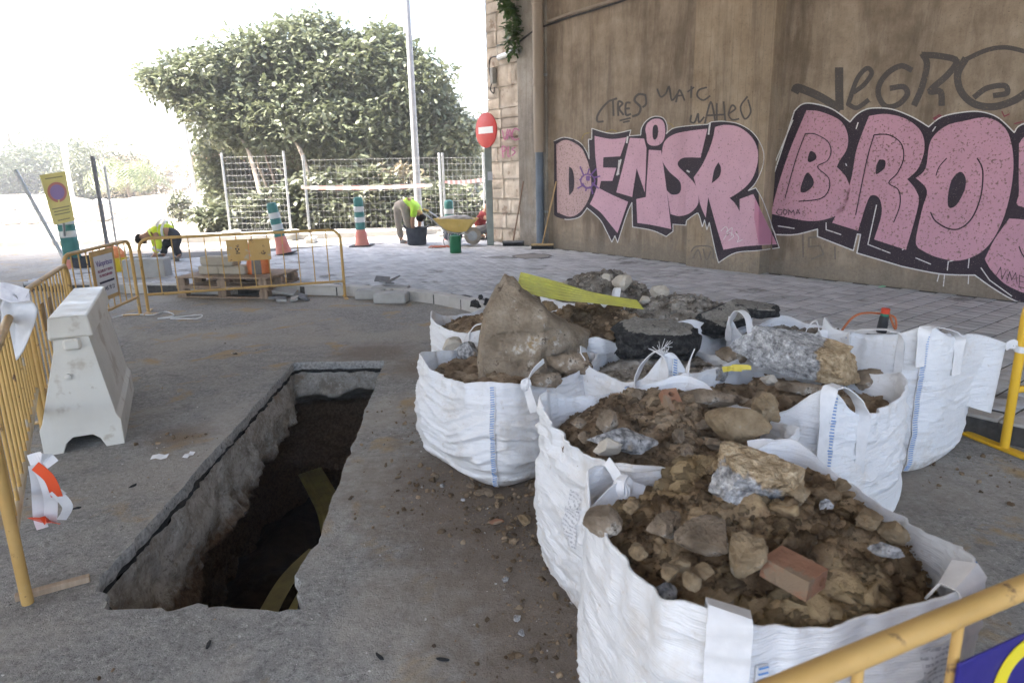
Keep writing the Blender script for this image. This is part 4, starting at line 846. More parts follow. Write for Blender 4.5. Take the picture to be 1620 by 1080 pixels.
for i, (x, y) in enumerate(((1075, 893), (1095, 917), (1060, 905), (1112, 905), (1010, 870), (1330, 765), (1000, 800), (1230, 800), (1290, 830))):
    rock('clod', 'fist-sized tan clod lying on the dark soil heap', at(x, y, .775), (.045, .04, .035), 60+i, M_tan, (0, 0, i*40), 6, .12, 3, group='tan clods on the dark soil heap')
def brick(label, loc, rot, L, W, Hh, holes, rad=.010):
    e = empty('perforated_brick', loc, 0, label, 'brick', rot=tuple(math.radians(a) for a in rot)); outer = [(-W/2, -Hh/2), (W/2, -Hh/2), (W/2, Hh/2), (-W/2, Hh/2)]; loops = [outer]
    for (y, z) in holes: loops.append([(y+rad*math.cos(t), z+rad*math.sin(t)) for t in np.linspace(0, 2*math.pi, 14, endpoint=False)])
    pts = [p for l in loops for p in l]; n = len(pts); tri = tessellate_polygon([[Vector((a, b, 0)) for a, b in l] for l in loops])
    V = [(L/2, a, b) for a, b in pts]+[(-L/2, a, b) for a, b in pts]; Fc = [tuple(t) for t in tri]+[tuple(n+q for q in reversed(t)) for t in tri]; k = 0
    for l in loops: m = len(l); Fc += [(k+q, k+(q+1) % m, n+k+(q+1) % m, n+k+q) for q in range(m)]; k += m
    mb = MB(); mb.add(V, Fc); mb.build('brick_body', M_brick, e); return e
brick('orange-brown perforated brick poking out of the dark soil heap', at(1255, 905, .772), (0, 4, -52), .105, .075, .046, [(.019, 0)], .0105)
brick('dusty perforated brick standing in the soil of the labelled bag', at(1064, 640, .715), (0, -50, -75), .045, .06, .12, [(0, -.035), (0, 0), (0, .035)], .012)
rock('concrete_chunk', 'broken slab piece of grey concrete lying in the soil of the labelled bag', at(985, 697, .70), (.24, .10, .085), 30, M_granite, (4, 4, 8), 10, .05)
rock('stone', 'pale tan cobble leaning on the broken slab piece', at(963, 705, .70), (.10, .08, .075), 31, M_pale, (0, 0, 20), 6, .07)
rock('stone', 'tan stone standing above the broken slab piece', at(960, 668, .72), (.08, .07, .09), 32, M_brownrock, (0, 0, 20), 6, .08)
rock('clay_lump', 'large smooth tan clay boulder in the labelled bag', at(1166, 668, .73), (.22, .14, .135), 33, M_tan, (10, 22, -30), 8, .05)
rock('clay_lump', 'rough sandy lump behind the large tan clay boulder', at(1210, 645, .72), (.11, .10, .12), 34, M_tan, (0, 0, 0), 6, .16)
rock('stone', 'brown stone slab across the far rim of the labelled bag', at(1120, 630, .72), (.34, .10, .08), 35, M_brownrock, (0, 4, 4), 8, .06)
for i, (x, y) in enumerate(((915, 668), (1010, 622), (1075, 688), (1112, 672), (1130, 702), (925, 690), (1090, 715))):
    rock('clod', 'brown clod on the soil of the labelled bag', at(x, y, .70), (.06, .05, .045), 80+i, M_brownrock, (0, 0, i*50), 6, .1, 3, group='brown clods in the labelled bag')
# the huge flat boulder
out = [(757, 604), (757, 545), (765, 500), (783, 462), (797, 448), (815, 452), (832, 470), (858, 488), (880, 508), (910, 530), (942, 548), (928, 578), (885, 598), (840, 610), (795, 606)]
yb = 3.62; Pw = np.array([YP(x, y, yb) for x, y in out]); cB = YP(835, 545, yb); Pw2 = (Pw-cB)[:, [0, 2]]; m_ = len(out); NO = 150
per = np.r_[0, np.cumsum(np.linalg.norm(np.diff(np.r_[Pw2, Pw2[:1]], axis=0), axis=1))]; tt2 = np.linspace(0, per[-1], NO, endpoint=False); ol = np.stack([np.interp(tt2, per, np.r_[Pw2[:, i], Pw2[:1, i]]) for i in (0, 1)], 1)
ol = ol+.010*np.stack([fbm(np.c_[ol*14, np.zeros(NO)], 51, 4), fbm(np.c_[ol*14, np.ones(NO)*4], 52, 4)], 1); rings = []
for f in np.linspace(.02, 1, 34): rings.append(np.c_[ol[:, 0]*f, np.full(NO, -.09+.03*max(0, f-.93)/.07), ol[:, 1]*f])
for f, y_ in ((1.015, -.03), (1.02, .03), (.99, .09), (.6, .13), (.05, .14)): rings.append(np.c_[ol[:, 0]*f, np.full(NO, y_), ol[:, 1]*f])
Vb = np.concatenate(rings); cr_ = YP(862, 500, yb)-cB; cr2 = YP(848, 606, yb)-cB; side_ = (Vb[:, 0]-(cr_[0]+(Vb[:, 2]-cr_[2])/(cr2[2]-cr_[2])*(cr2[0]-cr_[0]))); Vb[:, 1] += np.clip(side_, 0, None)*.85
Vb[:, 1] += .020*fbm(Vb*[5, 5, 5], 43, 5, .6)+.008*fbm(Vb*22, 45, 4)+.016*np.clip(ridge(Vb*[4, 4, 7], 49), 0, 1)**4; Vb[:, 1] += Vb[:, 2]*.55
nR = len(rings); a_ = np.arange(NO); b_2 = (a_+1) % NO; Fb = np.concatenate([np.stack([i*NO+a_, i*NO+b_2, (i+1)*NO+b_2, (i+1)*NO+a_], 1) for i in range(nR-1)])
Fb = [tuple(f) for f in Fb]+[tuple(range(NO-1, -1, -1)), tuple((nR-1)*NO+k for k in range(NO))]
M_slab = surf('weathered_limestone_slab', [(.20, .155, .11), (.30, .24, .175), (.40, .335, .26)], 7, .95, (60, 1., .02), mode='obj', lo=.36, hi=.64, spots=[((.58, .54, .48), 4.5, .56), ((.36, .26, .15), 5.5, .58), ((.12, .09, .065), 15, .61)])
o = mesh_obj('flat_boulder', Vb, Fb, M_slab, None, True, None, cB+[0, .05, 0]); o.data.set_sharp_from_angle(angle=R_(38)); tag(o, 'huge flat brown boulder leaning out of the bulging bag', 'rock')
rock('stone', 'rough brown stone wedged right of the huge flat boulder', at(905, 570, .60), (.26, .16, .12), 44, M_brownrock, (0, 10, -30), 8, .09)
rock('stone', 'smooth grey-tan stone wedged left of the huge flat boulder', at(716, 545, .56), (.13, .10, .10), 45, M_pale, (0, 0, 30), 6, .05)
rock('stone', 'grey angular stone between the tan stone and the huge flat boulder', at(742, 558, .54), (.14, .10, .14), 46, M_granite, (0, 0, 30), 8, .05)
rock('clay_lump', 'dark tan stone below the huge flat boulder at the bag rim', at(860, 600, .58), (.2, .1, .08), 47, M_brownrock, (0, 0, 10), 8, .08)
for i, (x, y, s) in enumerate(((752, 480, .085), (770, 478, .075), (760, 470, .06))):
    rock('asphalt_crumb', 'black asphalt crumb on top of the brown soil by the kerb corner', at(x, y, .665), (s, s*.8, s*.8), 50+i, M_asph, (0, 0, i*50), 8, .25, 3, cat='asphalt', group='black asphalt crumbs')
# speckled concrete chunk
rock('concrete_chunk', 'long speckled grey concrete chunk with a sandy end across the rubble bag', at(1258, 560, .74), (.60, .27, .21), 51, M_gr1, (-6, 10, -24), 12, .06, 5, (.55, .9))
rock('stone', 'brown mortar lump left of the long concrete chunk', at(1158, 560, .68), (.16, .13, .11), 53, M_brownrock, (0, 0, 0), 7, .1)
rock('stone', 'pale grey stone in the rubble under the long concrete chunk', at(1217, 602, .645), (.085, .05, .055), 54, M_pale, (0, 0, 0), 7, .06)
rock('stone', 'dark stone at the right end of the rubble bag', at(1375, 600, .64), (.13, .10, .10), 55, M_brownrock, (0, 0, 0), 7, .1)
rock('stone', 'grey stone behind the knotted strap of the rubble bag', at(1130, 590, .62), (.14, .10, .09), 56, M_granite, (0, 0, 0), 7, .08)
rock('stone', 'long dark stone below the concrete chunk', at(1270, 615, .63), (.24, .09, .07), 57, M_brownrock, (0, 0, -12), 7, .08)
# asphalt block: rough black side, pale worn top
def asphalt_slab(name, label, loc, dims, rot, seed):
    V, Fc = rockV(5, seed, 6, .05, (.72, .95)); V = V/np.abs(V).max(0); V = np.sign(V)*np.abs(V)**.42; V *= np.array(dims)/2
    V += .09*dims[2]*fbm(V*34, seed, 4)[:, None]*np.array([1, 1, .5])+.035*np.stack([fbm(V*[6, 6, 14], seed+2, 4), fbm(V*[6, 6, 14], seed+4, 4), .2*fbm(V*9, seed+5, 3)], 1)
    o = mesh_obj(name, V, Fc, [M_asph, M_asphtop], None, False, None, loc); o.rotation_euler = tuple(math.radians(a) for a in rot)
    cz = V[Fc].mean(1)[:, 2]; o.data.polygons.foreach_set('material_index', (cz > dims[2]*.40).astype(np.int32)); o.data.polygons.foreach_set('use_smooth', np.ones(len(Fc), bool)); o.data.set_sharp_from_angle(angle=R_(35))
    return tag(o, label, 'asphalt')
asphalt_slab('asphalt_block', 'thick black asphalt block with a pale gritty top in the frayed bag', at(1040, 535, .66), (.48, .34, .17), (4, 2, -6), 71)
asphalt_slab('asphalt_plate', 'grey-topped asphalt plate tilted against the tall loop strap', at(1150, 502, .66), (.34, .26, .07), (18, -20, 20), 72)
asphalt_slab('asphalt_plate', 'flat asphalt plate lying level behind the tall loop strap', at(1188, 488, .69), (.30, .24, .07), (4, 6, -20), 73)
for i, (x, y, z, d) in enumerate(((985, 447, .80, .13), (1045, 462, .72, .12), (1020, 475, .70, .07), (960, 440, .80, .09))):
    rock('cobble', 'pale rounded cobble on the gravel heaps', at(x, y, z), (d*1.2, d, d*.9), 90+i, M_pale, (0, 0, 30*i), 4, .04, 4, group='pale cobbles on the gravel heaps')
for i, (x, y, s) in enumerate(((870, 485, .12), (900, 492, .14), (935, 497, .13), (850, 475, .10), (920, 480, .10), (885, 505, .10))):
    rock('clay_lump', 'brown clay lump in the bag behind the huge flat boulder', at(x, y, .66), (s, s*.85, s*.7), 95+i, M_brownrock if i % 2 else M_tan, (0, 0, 40*i), 6, .09, 4, group='clay lumps behind the boulder')
# yellow ribbed cable-cover strips
def strip_mat(name, c1, c2):
    m, nt, b = newmat(name); v = coords(nt, 'obj')
    c = mix(nt, maprange(nt, noise(nt, v, 6, 5, .65), .4, .7, 0, .8), c1, c2); nt.links.new(c, b.inputs['Base Color']); b.inputs['Roughness'].default_value = .45; return m
M_yst = strip_mat('yellow_ribbed_plastic', (.46, .44, .075), (.28, .25, .08)); M_yst2 = strip_mat('shaded_dusty_yellow_plastic', (.30, .26, .09), (.14, .11, .06))  # second copy for the trench strips: dust plus trench shade put into the colour
def cover_strip(label, pts, width, side, parent=None, group=None):
    P = crom(pts, 10); m = len(P); side = np.asarray(side, float); sds = crom(side, 10) if side.ndim > 1 else np.tile(side, (m, 1)); V = []; nx = 25; prof = [(x, .004*(1 if (k % 4) in (1, 2) else 0)+.003) for k, x in enumerate(np.linspace(-.5, .5, nx))]; c0 = P[0].copy()
    for i in range(m):
        d = P[min(i+1, m-1)]-P[max(i-1, 0)]; d /= np.linalg.norm(d); a = sds[i]-d*(sds[i]@d); a /= np.linalg.norm(a); b = np.cross(d, a)
        for x, h_ in prof: V.append(P[i]+a*x*width+b*h_-c0)
        for x, h_ in reversed(prof): V.append(P[i]+a*x*width-c0)
    k = 2*nx; Fc = [(i*k+j, i*k+(j+1) % k, (i+1)*k+(j+1) % k, (i+1)*k+j) for i in range(m-1) for j in range(k)]+[tuple(range(k-1, -1, -1)), tuple((m-1)*k+j for j in range(k))]
    o = mesh_obj('cable_cover_strip', V, Fc, M_yst if c0[2] > 0 else M_yst2, None, False, None, c0); return tag(o, label, 'plastic strip', group)
def seg3(a, b, n=3): return [np.asarray(a)+(np.asarray(b)-np.asarray(a))*k/n for k in range(n+1)]
s0, s1, s2, s3 = YP(820, 445, 4.05), YP(882, 460, 4.08), YP(945, 472, 4.13), YP(1012, 482, 4.22)
cover_strip('yellow ribbed plastic strip bent across the rubble bags', [s0, s1, s2, s3], .115, [(.05, .1, .95), (.05, .35, .6), (.1, .9, .35), (.1, 1, .25)])
cover_strip('yellow ribbed strip at the near end of the trench floor', [G(415, 985, -.95), G(455, 915, -.93), G(500, 870, -.88)], .13, (1, .1, .15))
cover_strip('paler yellow ribbed strip against the trench side', [G(462, 968, -.85), G(500, 900, -.85), G(548, 830, -.82)], .10, (1, .1, .5))
cover_strip('broad dull yellow strip deep in the middle of the trench', [G(490, 745, -1.1), G(520, 800, -1.15), G(530, 840, -1.2)], .22, (1, .15, .1))
cover_strip('narrow yellow strip standing along the trench side', [G(536, 790, -.95), G(530, 840, -.95), G(522, 880, -.95)], .14, (1, .1, .3))
# loose stones and soil on the road around the bags
rng = np.random.default_rng(77); pos = []; size = []
for cx, cy, sx, sy, n in ((.12, 2.75, .18, .45, 900), (-.25, 3.35, .22, .25, 650), (.25, 2.15, .10, .3, 450), (-.05, 2.9, .12, .12, 300), (-.62, 4.3, .12, .3, 150), (.15, 1.75, .12, .3, 260), (-1.0, 3.4, .3, .6, 120), (2.4, 3.3, .5, .2, 250), (-2.15, 4.1, .12, .08, 60), (-.4, 8.3, .6, .4, 60)):
    for k in range(n): pos.append((rng.normal(cx, sx), rng.normal(cy, sy))); size.append(min(.018, .0028*(rng.pareto(1.7)+.7)))
for k in range(800): pos.append((rng.uniform(-4, 3), rng.uniform(.9, 9))); size.append(min(.012, .0022*(rng.pareto(2.)+.7)))
pos = np.array(pos); size = np.array(size); keep = ~inside(pos, TL) & ~inside(pos, swpoly) & (seg_dist(pos, [tuple(a) for a in TL[::6]]) > .02); pos = pos[keep]; size = size[keep]
gp = np.c_[rng.uniform(-3.4, .6, 5200), .95+5.2*rng.random(5200)**1.5]; gs_ = np.clip(.0019*(rng.pareto(2.2, 5200)+.8), .0018, .009); kp_ = ~inside(gp, TL) & (seg_dist(gp, [tuple(a) for a in TL[::6]]) > .015); gp, gs_ = gp[kp_], gs_[kp_]
M_grit = surf('grey_road_grit', [(.16, .155, .145), (.34, .33, .31), (.52, .50, .47)], 25, .95, rnd=.4, lo=.4, hi=.6)
V, Fc, Rn = scatter(np.c_[gp, gs_*.25], gs_, None, rng, .7); tag(mesh_obj('road_grit', V, Fc, M_grit, None, False, Rn), 'fine grey grit loosened from the road surface around the trench', 'grit', None, 'stuff')
V, Fc, Rn = scatter(np.c_[pos, size*.35], size, None, rng, .8)
tag(mesh_obj('loose_gravel', V, Fc, M_soil2, None, False, Rn), 'fine stones and crumbs of soil strewn on the road around the bags', 'gravel', None, 'stuff')
for i, (x, y, s, mt) in enumerate(((925, 950, .10, 0), (938, 985, .07, 0), (830, 828, .08, 1), (744, 772, .055, 0), (775, 784, .06, 0), (790, 790, .05, 1), (815, 786, .04, 0), (690, 757, .045, 0), (700, 770, .03, 2), (733, 792, .025, 2), (800, 920, .03, 2), (818, 980, .032, 2), (825, 1003, .03, 2), (843, 775, .06, 0), (760, 783, .05, 0))):
    g_ = G(x, y, 0); mm = (M_brownrock, M_tan, M_granite)[mt]; rock('loose_stone', ('brown', 'ochre', 'grey')[mt]+' loose stone lying on the road beside the bags', (g_[0], g_[1], s*.3), (s, s*.85, s*.65), 110+i, mm, (0, 0, 37*i), 6, .07, 3, group=('brown', 'ochre', 'grey')[mt]+' loose stones by the bags')
g_ = G(786, 829, 0); rock('brick_fragment', 'small flat orange brick fragment lying on the road by the bags', (g_[0], g_[1], .012), (.07, .035, .025), 131, M_brick, (0, 0, 8), 9, .03, 3, cat='brick')
# white paper scraps
M_paper = surf('paper_scrap', [(.70, .70, .72), (.8, .8, .81)], 9, .8)
for i, (x, y, s) in enumerate(((253, 724, .05), (299, 721, .035), (98, 780, .03), (370, 560, .02))):
    g_ = G(x, y); mb = MB(); mb.ribbon([(-s, 0, .003), (-s*.3, .004, .009), (s*.4, -.003, .004), (s, .0, .012)], s*.9, (0, 1, .2), .0015); tag(mb.build('paper_scrap', M_paper, None, loc=(g_[0], g_[1], .002), rz=i*1.3), 'scrap of white paper on the road beside the trench', 'paper', 'white paper scraps')
# ================================================================== SITE OBJECTS
M_yel = surf('chipped_ochre_paint', [(.46, .285, .09), (.56, .36, .13)], 5, .55, (60, .2), spots=[((.42, .36, .27), 7, .62), ((.13, .075, .045), 13, .62)], spec=.35)
M_yel2 = surf('bright_yellow_paint', [(.66, .38, .015), (.74, .45, .03)], 4, .4, spots=((.2, .12, .05), 22, .70), spec=.5)
M_cream = surf('faded_cream_paint', [(.50, .40, .25), (.60, .50, .34)], 6, .6, spots=((.2, .14, .09), 14, .67))
M_galv = surf('galvanised_steel', [(.38, .39, .40), (.50, .51, .52)], 10, .45, metal=.6)
M_steel = surf('dull_steel', [(.30, .31, .32), (.42, .43, .44)], 10, .5, metal=.5)
M_dark = surf('black_rubber', [(.018, .018, .02), (.04, .04, .043)], 14, .65)
def barrier(pa, pb, h, label, nb=11, rail=.20, mat=M_yel, r=.019, feet=True, tilt=0., group='yellow tube barriers around the works', rb=.0075, cr=.13, mat_rail=None):
    pa, pb = np.array(pa[:2], float), np.array(pb[:2], float); d = pb-pa; L = np.linalg.norm(d); rz = math.atan2(d[1], d[0])
    e = empty('tube_barrier', (*pa, 0), rz, label, 'barrier', group); e.rotation_euler = (tilt, 0, rz)
    pts = [(0, 0, .012)]+[(cr*(1-math.cos(a)), 0, h-cr+cr*math.sin(a)) for a in np.linspace(0, math.pi/2, 7)]+[(L-cr+cr*math.sin(a), 0, h-cr+cr*math.cos(a)) for a in np.linspace(0, math.pi/2, 7)]+[(L, 0, .012)]
    MB().tube(pts, r, 10).build('frame', mat, e, 60)
    MB().tube([(r*.5, 0, rail), (L-r*.5, 0, rail)], r*.85, 8).build('lower_rail', mat_rail or mat, e, 60)
    b0 = None
    for k in range(nb):
        x = L*(k+1)/(nb+1); b0 = MB().tube([(0, 0, rail), (0, 0, h-.006)], rb, 6).build('bar', mat, e, 60, loc=(x, 0, 0)) if b0 is None else inst(b0, e, (x, 0, 0))
    if feet:
        for x in (0, L): MB().box((x, 0, .008), (.05, .42, .012), ch=.003).build('foot', mat, e)
    return e, L
HB = .90
# back barrier with a two-piece yellow plate
fa, fb = G(235, 494)[:2], G(546, 470)[:2]
e, L = barrier(fa, fb, HB, 'ochre tube barrier with a two-piece yellow plate standing in front of the pallet', 12, .22)
for k in (0, 1): MB().box((L*.465+.13+k*.262-.13, -.014, .70), (.255, .006, .27), ch=.002).build('plate', M_yel, e)
mk = MB(); 
for x, z in ((-.02, .72), (.012, .715), (-.005, .69)): mk.box((L*.465+x, -.0185, z), (.018, .002, .02))
mk.box((L*.465, -.0185, .665), (.05, .002, .012)); mk.build('stencil_mark', M_dark, e)
# barrier with the printed notice
fc, fd = G(232, 497)[:2]-np.array([.06, .03]), G(98, 405, HB)[:2]
e, L = barrier(fd, fc, HB, 'ochre tube barrier carrying a white printed notice board', 9, .22)
MB().box((L*.50, -.014, .605), (.56, .012, .54), ch=.003).build('notice_board', M_yel, e)
MB().box((L*.50, -.024, .60), (.46, .004, .44)).build('notice_sheet', surf('notice_white', [(.66, .66, .68), (.72, .72, .74)], 5, .6), e)
def text(s, size, mat, parent, loc, rot=(math.pi/2, 0, 0), name='lettering', ext=.001, bold=0.):
    cu = bpy.data.curves.new(name, 'FONT'); cu.body = s; cu.size = size; cu.align_x = 'CENTER'; cu.align_y = 'CENTER'; cu.extrude = ext; cu.offset = bold
    o = bpy.data.objects.new(name, cu); COL.objects.link(o); dg = bpy.context.evaluated_depsgraph_get(); me = bpy.data.meshes.new_from_object(o.evaluated_get(dg)); bpy.data.objects.remove(o)
    me.materials.append(mat); r = bpy.data.objects.new(name, me); link(r, parent); r.location = loc; r.rotation_euler = rot; return r
M_ink = surf('dark_ink', [(.03, .03, .06)], 5, .6); M_ink2 = surf('red_ink', [(.28, .06, .12)], 5, .6); M_ink3 = surf('violet_ink', [(.16, .10, .30)], 5, .6)
text('Valopritsco', .085, M_ink3, e, (L*.50, -.0275, .735)); text('ALQUILER Y VENTA', .042, M_ink2, e, (L*.50, -.0275, .655)); text('DE MAQUINARIA', .042, M_ink2, e, (L*.50, -.0275, .605))
MB().box((L*.50, -.0275, .535), (.36, .002, .022)).build('ink_bar', M_ink, e); text('96 145 70 22', .062, M_ink, e, (L*.50, -.0275, .46))
# the row along the left edge, receding
pts = [G(104, 418, HB)[:2], G(36, 462, HB)[:2]]
dirv = (pts[1]-pts[0]); 
e, L = barrier(pts[1], pts[0], HB, 'ochre tube barrier of the left row with rusty plates, meeting the notice barrier', 12, .2, rb=.0075)
for k, x in enumerate((.25, .42)): MB().box((L*x, -.012, .66), (.10, .006, .2), ch=.002).build('plate', surf('rusty_plate'+str(k), [(.22, .14, .07), (.38, .24, .09)], 7, .8), e)
nearp = G(28, 470, HB)[:2]; near_foot = G(45, 958)[:2]
e2, L2 = barrier(near_foot, nearp, HB, 'peeling ochre tube barrier of the left row with white taped lower rail', 13, .30, rb=.008, mat_rail=M_cream, r=.021, feet=False)
barrier(near_foot+np.array([-.10, -.16]), near_foot+np.array([.28, -1.6]), HB+.02, 'ochre tube barrier beside the camera end of the trench', 14, .24, mat_rail=M_cream, rb=.009, feet=False)
# right-hand bright barrier and the one with the blue sign
rp = G(1588, 712)[:2]; 
e, L = barrier(rp, rp+np.array([1.9, .5]), HB+.03, 'bright yellow tube barrier beside the half-empty bag', 11, .36, mat=M_yel2, r=.024, rb=.012, cr=.16, feet=False)
MB().box((0, 0, .012), (.06, .50, .02), ch=.004).build('foot', M_yel2, e); MB().box((L, 0, .012), (.06, .50, .02), ch=.004).build('foot', M_yel2, e)
MB().box((.0, -.30, .016), (.05, .5, .014)).build('foot_bar', M_yel2, e)
q0 = G(1290, 1085, .93)[:2]; q1 = G(1618, 945, .93)[:2]; dq = (q1-q0)/np.linalg.norm(q1-q0)
e, L = barrier(q0-dq*.55, q0+dq*1.55, .95, 'ochre tube barrier with a blue sign lettered in yellow', 9, .22, mat=M_yel, r=.0175, rb=.0085, feet=True)
xs_ = .55+np.linalg.norm(q1-q0)*.98
M_bluesign = surf('deep_blue_sign', [(.022, .018, .16), (.03, .025, .20)], 4, .4); M_signyel = surf('sign_yellow', [(.72, .60, .03)], 5, .4)
MB().box((xs_+.15, -.016, .70), (.62, .006, .36), ch=.002).build('sign_panel', M_bluesign, e)
text('CE', .20, M_signyel, e, (xs_+.045, -.0215, .79), bold=.006)
# white strap tying the bag to the bright barrier
tp = np.array([*rp, .60]); mb = MB(); th = np.linspace(0, 2*math.pi, 20); mb.ribbon([tp+np.array([.029*math.cos(a), .029*math.sin(a), .004*math.sin(a)]) for a in th], .035, (0, 0, 1), .004)
pr = b6.w(rimpt(b6, 45)); mb.ribbon(crom([tp+[-.03, 0, 0], (tp+pr)/2+[0, 0, .02], pr+[0, 0, -.02]], 6), .04, (0, 0, 1), .005)
o = mb.build('tie_strap', M_strap, None, 50); tag(o, 'white strap tying the half-empty bag to the bright yellow barrier', 'strap')
# tape, sheet and rag on the left row
M_tape = surf('red_white_tape', [(.72, .72, .74)], 4, .4); M_tapered = surf('tape_red', [(.70, .09, .03)], 4, .4)
tg = G(45, 790)[:2]; t0 = YP(58, 735, 2.72); tape = empty('warning_tape', t0, 0, 'crumpled red and white warning tape hanging from the peeling barrier', 'tape')
for k, (pp, w, mm) in enumerate((([(0, 0, 0), (.02, .0, -.05), (.03, 0, -.16), (.0, .01, -.28)], .05, M_tape), ([(-.01, 0, 0), (-.03, .02, -.1), (-.05, .02, -.25), (-.03, 0, -.30)], .045, M_tape), ([(.0, -.01, .0), (.05, -.01, -.06), (.06, 0, -.15)], .05, M_tapered), ([(-.06, 0, -.26), (-.01, -.02, -.25), (.05, 0, -.28)], .06, M_tapered), ([(.05, 0, -.12), (.09, .01, -.2), (.06, .0, -.26)], .04, M_tape), ([(-.03, 0, .02), (.03, .01, .03), (.07, 0, .0)], .05, M_tape))):
    MB().ribbon(crom(pp, 6), w, (.8, .3+.4*math.sin(k*2), .4*math.cos(k*3)), .002).build('tape_strand', mm, tape)
sh = []
for (x, y, Y) in ((0, 478, 3.55), (18, 470, 3.6), (58, 480, 3.62), (45, 530, 3.52), (22, 572, 3.5), (8, 520, 3.52)): sh.append(YP(x, y, Y))
sh = np.array(sh); mb = MB(); c_ = sh.mean(0); nn = 14; V = []; idx = []
outl = crom(sh, 4, True); rings = [c_+(outl-c_)*f for f in np.linspace(0.02, 1, 8)]; V = np.concatenate(rings); V[:, 1] += .03*fbm(V*9, 4, 3); m_ = len(outl); fs = [(i*m_+k, i*m_+(k+1) % m_, (i+1)*m_+(k+1) % m_, (i+1)*m_+k) for i in range(7) for k in range(m_)]
V2 = V+[0, .004, 0]; nV = len(V); fs2 = fs+[tuple(nV+i for i in reversed(f)) for f in fs]+[(7*m_+k, 7*m_+(k+1) % m_, nV+7*m_+(k+1) % m_, nV+7*m_+k) for k in range(m_)]
o = mesh_obj('plastic_sheet', np.r_[V, V2]-c_, fs2, surf('grey_white_plastic', [(.55, .55, .56), (.66, .66, .67)], 8, .4), None, True, None, c_); tag(o, 'grey-white triangular plastic sheet tied over the left barrier row', 'plastic sheet')
rg = MB(); base = YP(12, 468, 3.58)
for k in range(5): rg.ribbon(crom([base+[random.uniform(-.06, .02), 0, random.uniform(0, .05)], base+[random.uniform(-.02, .05), random.uniform(-.03, .03), random.uniform(-.01, .05)], base+[random.uniform(.04, .12), 0, random.uniform(-.04, .03)]], 6), .05, (0, .5, 1), .003)
tag(rg.build('tied_rag', surf('dirty_white_rag', [(.45, .45, .5), (.65, .65, .68)], 20, .8), None, 50), 'dirty white rag knotted over the end of the left barrier row', 'rag')
# wooden stick
a, b = G(25, 950), G(143, 918); mb = MB(); d = b-a; mb.box((0, 0, 0), (np.linalg.norm(d), .032, .025), ch=.002)
mid = (a+b)/2; tag(mb.build('wooden_batten', surf('raw_timber', [(.30, .22, .15), (.44, .34, .25)], 6, .85, stretch=(8, 1, 1), mode='obj'), None, loc=(mid[0], mid[1], .014), rz=math.atan2(d[1], d[0])), 'thin wooden batten lying on the road at the trench end', 'batten')
# ------------------------------------------------------------------ white plastic barrier block
M_plast = surf('dirty_white_plastic', [(.58, .555, .50), (.68, .66, .60)], 3, .45, (40, .12), mode='obj', spots=[((.46, .41, .34), 2.4, .56), ((.36, .30, .22), 7, .64)])
pb_ = empty('plastic_barrier', (*G(70, 722)[:2], 0), 0, 'dirty white water-filled plastic road barrier beside the left barrier row', 'barrier')
ax = G(198, 701)[:2]-G(70, 722)[:2]; wdt = np.linalg.norm(ax); rzb = math.atan2(ax[1], ax[0]); pb_.rotation_euler = (0, 0, rzb)
Lb = 1.22; w = wdt; hB = .83
prof = [(0, 0), (.10, 0), (.125, .06), (.16, .09), (w-.16, .09), (w-.125, .06), (w-.10, 0), (w, 0), (w, .16), (w-.02, .20), (w*.5+.13, .63), (w*.5+.12, .70), (w*.5+.12, .705), (w*.5-.06, .705), (w*.5-.06, .70), (w*.5-.07, .63), (.02, .20), (0, .16)]
o = MB().prism([(x, z) for x, z in prof], 0, Lb).build('body', M_plast, pb_); md = o.modifiers.new('bevel', 'BEVEL'); md.width = .016; md.segments = 3; md.limit_method = 'ANGLE'; md.angle_limit = R_(25)
o = MB().prism([(w*.5-.085, .70), (w*.5+.145, .70), (w*.5+.145, .715), (w*.5+.13, hB), (w*.5-.07, hB), (w*.5-.085, .715)], -.01, Lb+.01).build('top_cap', M_plast, pb_); md = o.modifiers.new('bevel', 'BEVEL'); md.width = .012; md.segments = 3
MB().box((w*.5+.03, -.006, .665), (.09, .05, .07), ch=.012).build('coupling_lug', M_plast, pb_)
o = MB().lathe([(.018, 0), (.018, .012), (.008, .016)], 14).build('filler_plug', M_plast, pb_, True); o.location = (w*.5-.02, -.001, .47); o.rotation_euler = (math.pi/2, 0, 0)
for k, y in enumerate((.2, .55, .9)):
    o = MB().box((w-.075, y, .42), (.02, .16, .36), ch=.008).build('side_rib', M_plast, pb_); o.rotation_euler = (0, -R_(20), 0); o.location = (.10, 0, .06)
# ------------------------------------------------------------------ pallets, kerb blocks, sack
M_wood = surf('weathered_pallet_wood', [(.19, .14, .105), (.29, .22, .165), (.37, .29, .22)], 5, .9, (60, .4), stretch=(6, 1, 1), mode='obj', rnd=.2)
pc = (np.array(G(278, 478)[:2])+np.array(G(445, 462)[:2]))/2+np.array([.02, .32]); prz = math.atan2(*(G(420, 480)[:2]-G(270, 477)[:2])[::-1])
def pallet(z, label):
    e = empty('pallet', (*pc, z), prz, label, 'pallet', 'stacked pallets')
    for k in range(7): MB().box((0, -.37+k*.123, .133), (1.4, .10, .02), ch=.002).build('deck_board', M_wood, e)
    for x in (-.62, 0, .62):
        MB().box((x, 0, .112), (.10, .84, .02), ch=.002).build('stringer', M_wood, e)
        for y in (-.37, 0, .37): MB().box((x, y, .062), (.13, .10, .078), ch=.003).build('spacer_block', M_wood, e)
    for y in (-.37, 0, .37): MB().box((0, y, .011), (1.4, .10, .02), ch=.002).build('base_board', M_wood, e)
    return e
pallet(.0, 'weathered wooden pallet resting on the road under another pallet'); pu = pallet(.145, 'weathered wooden pallet carrying kerb blocks, on top of another pallet')
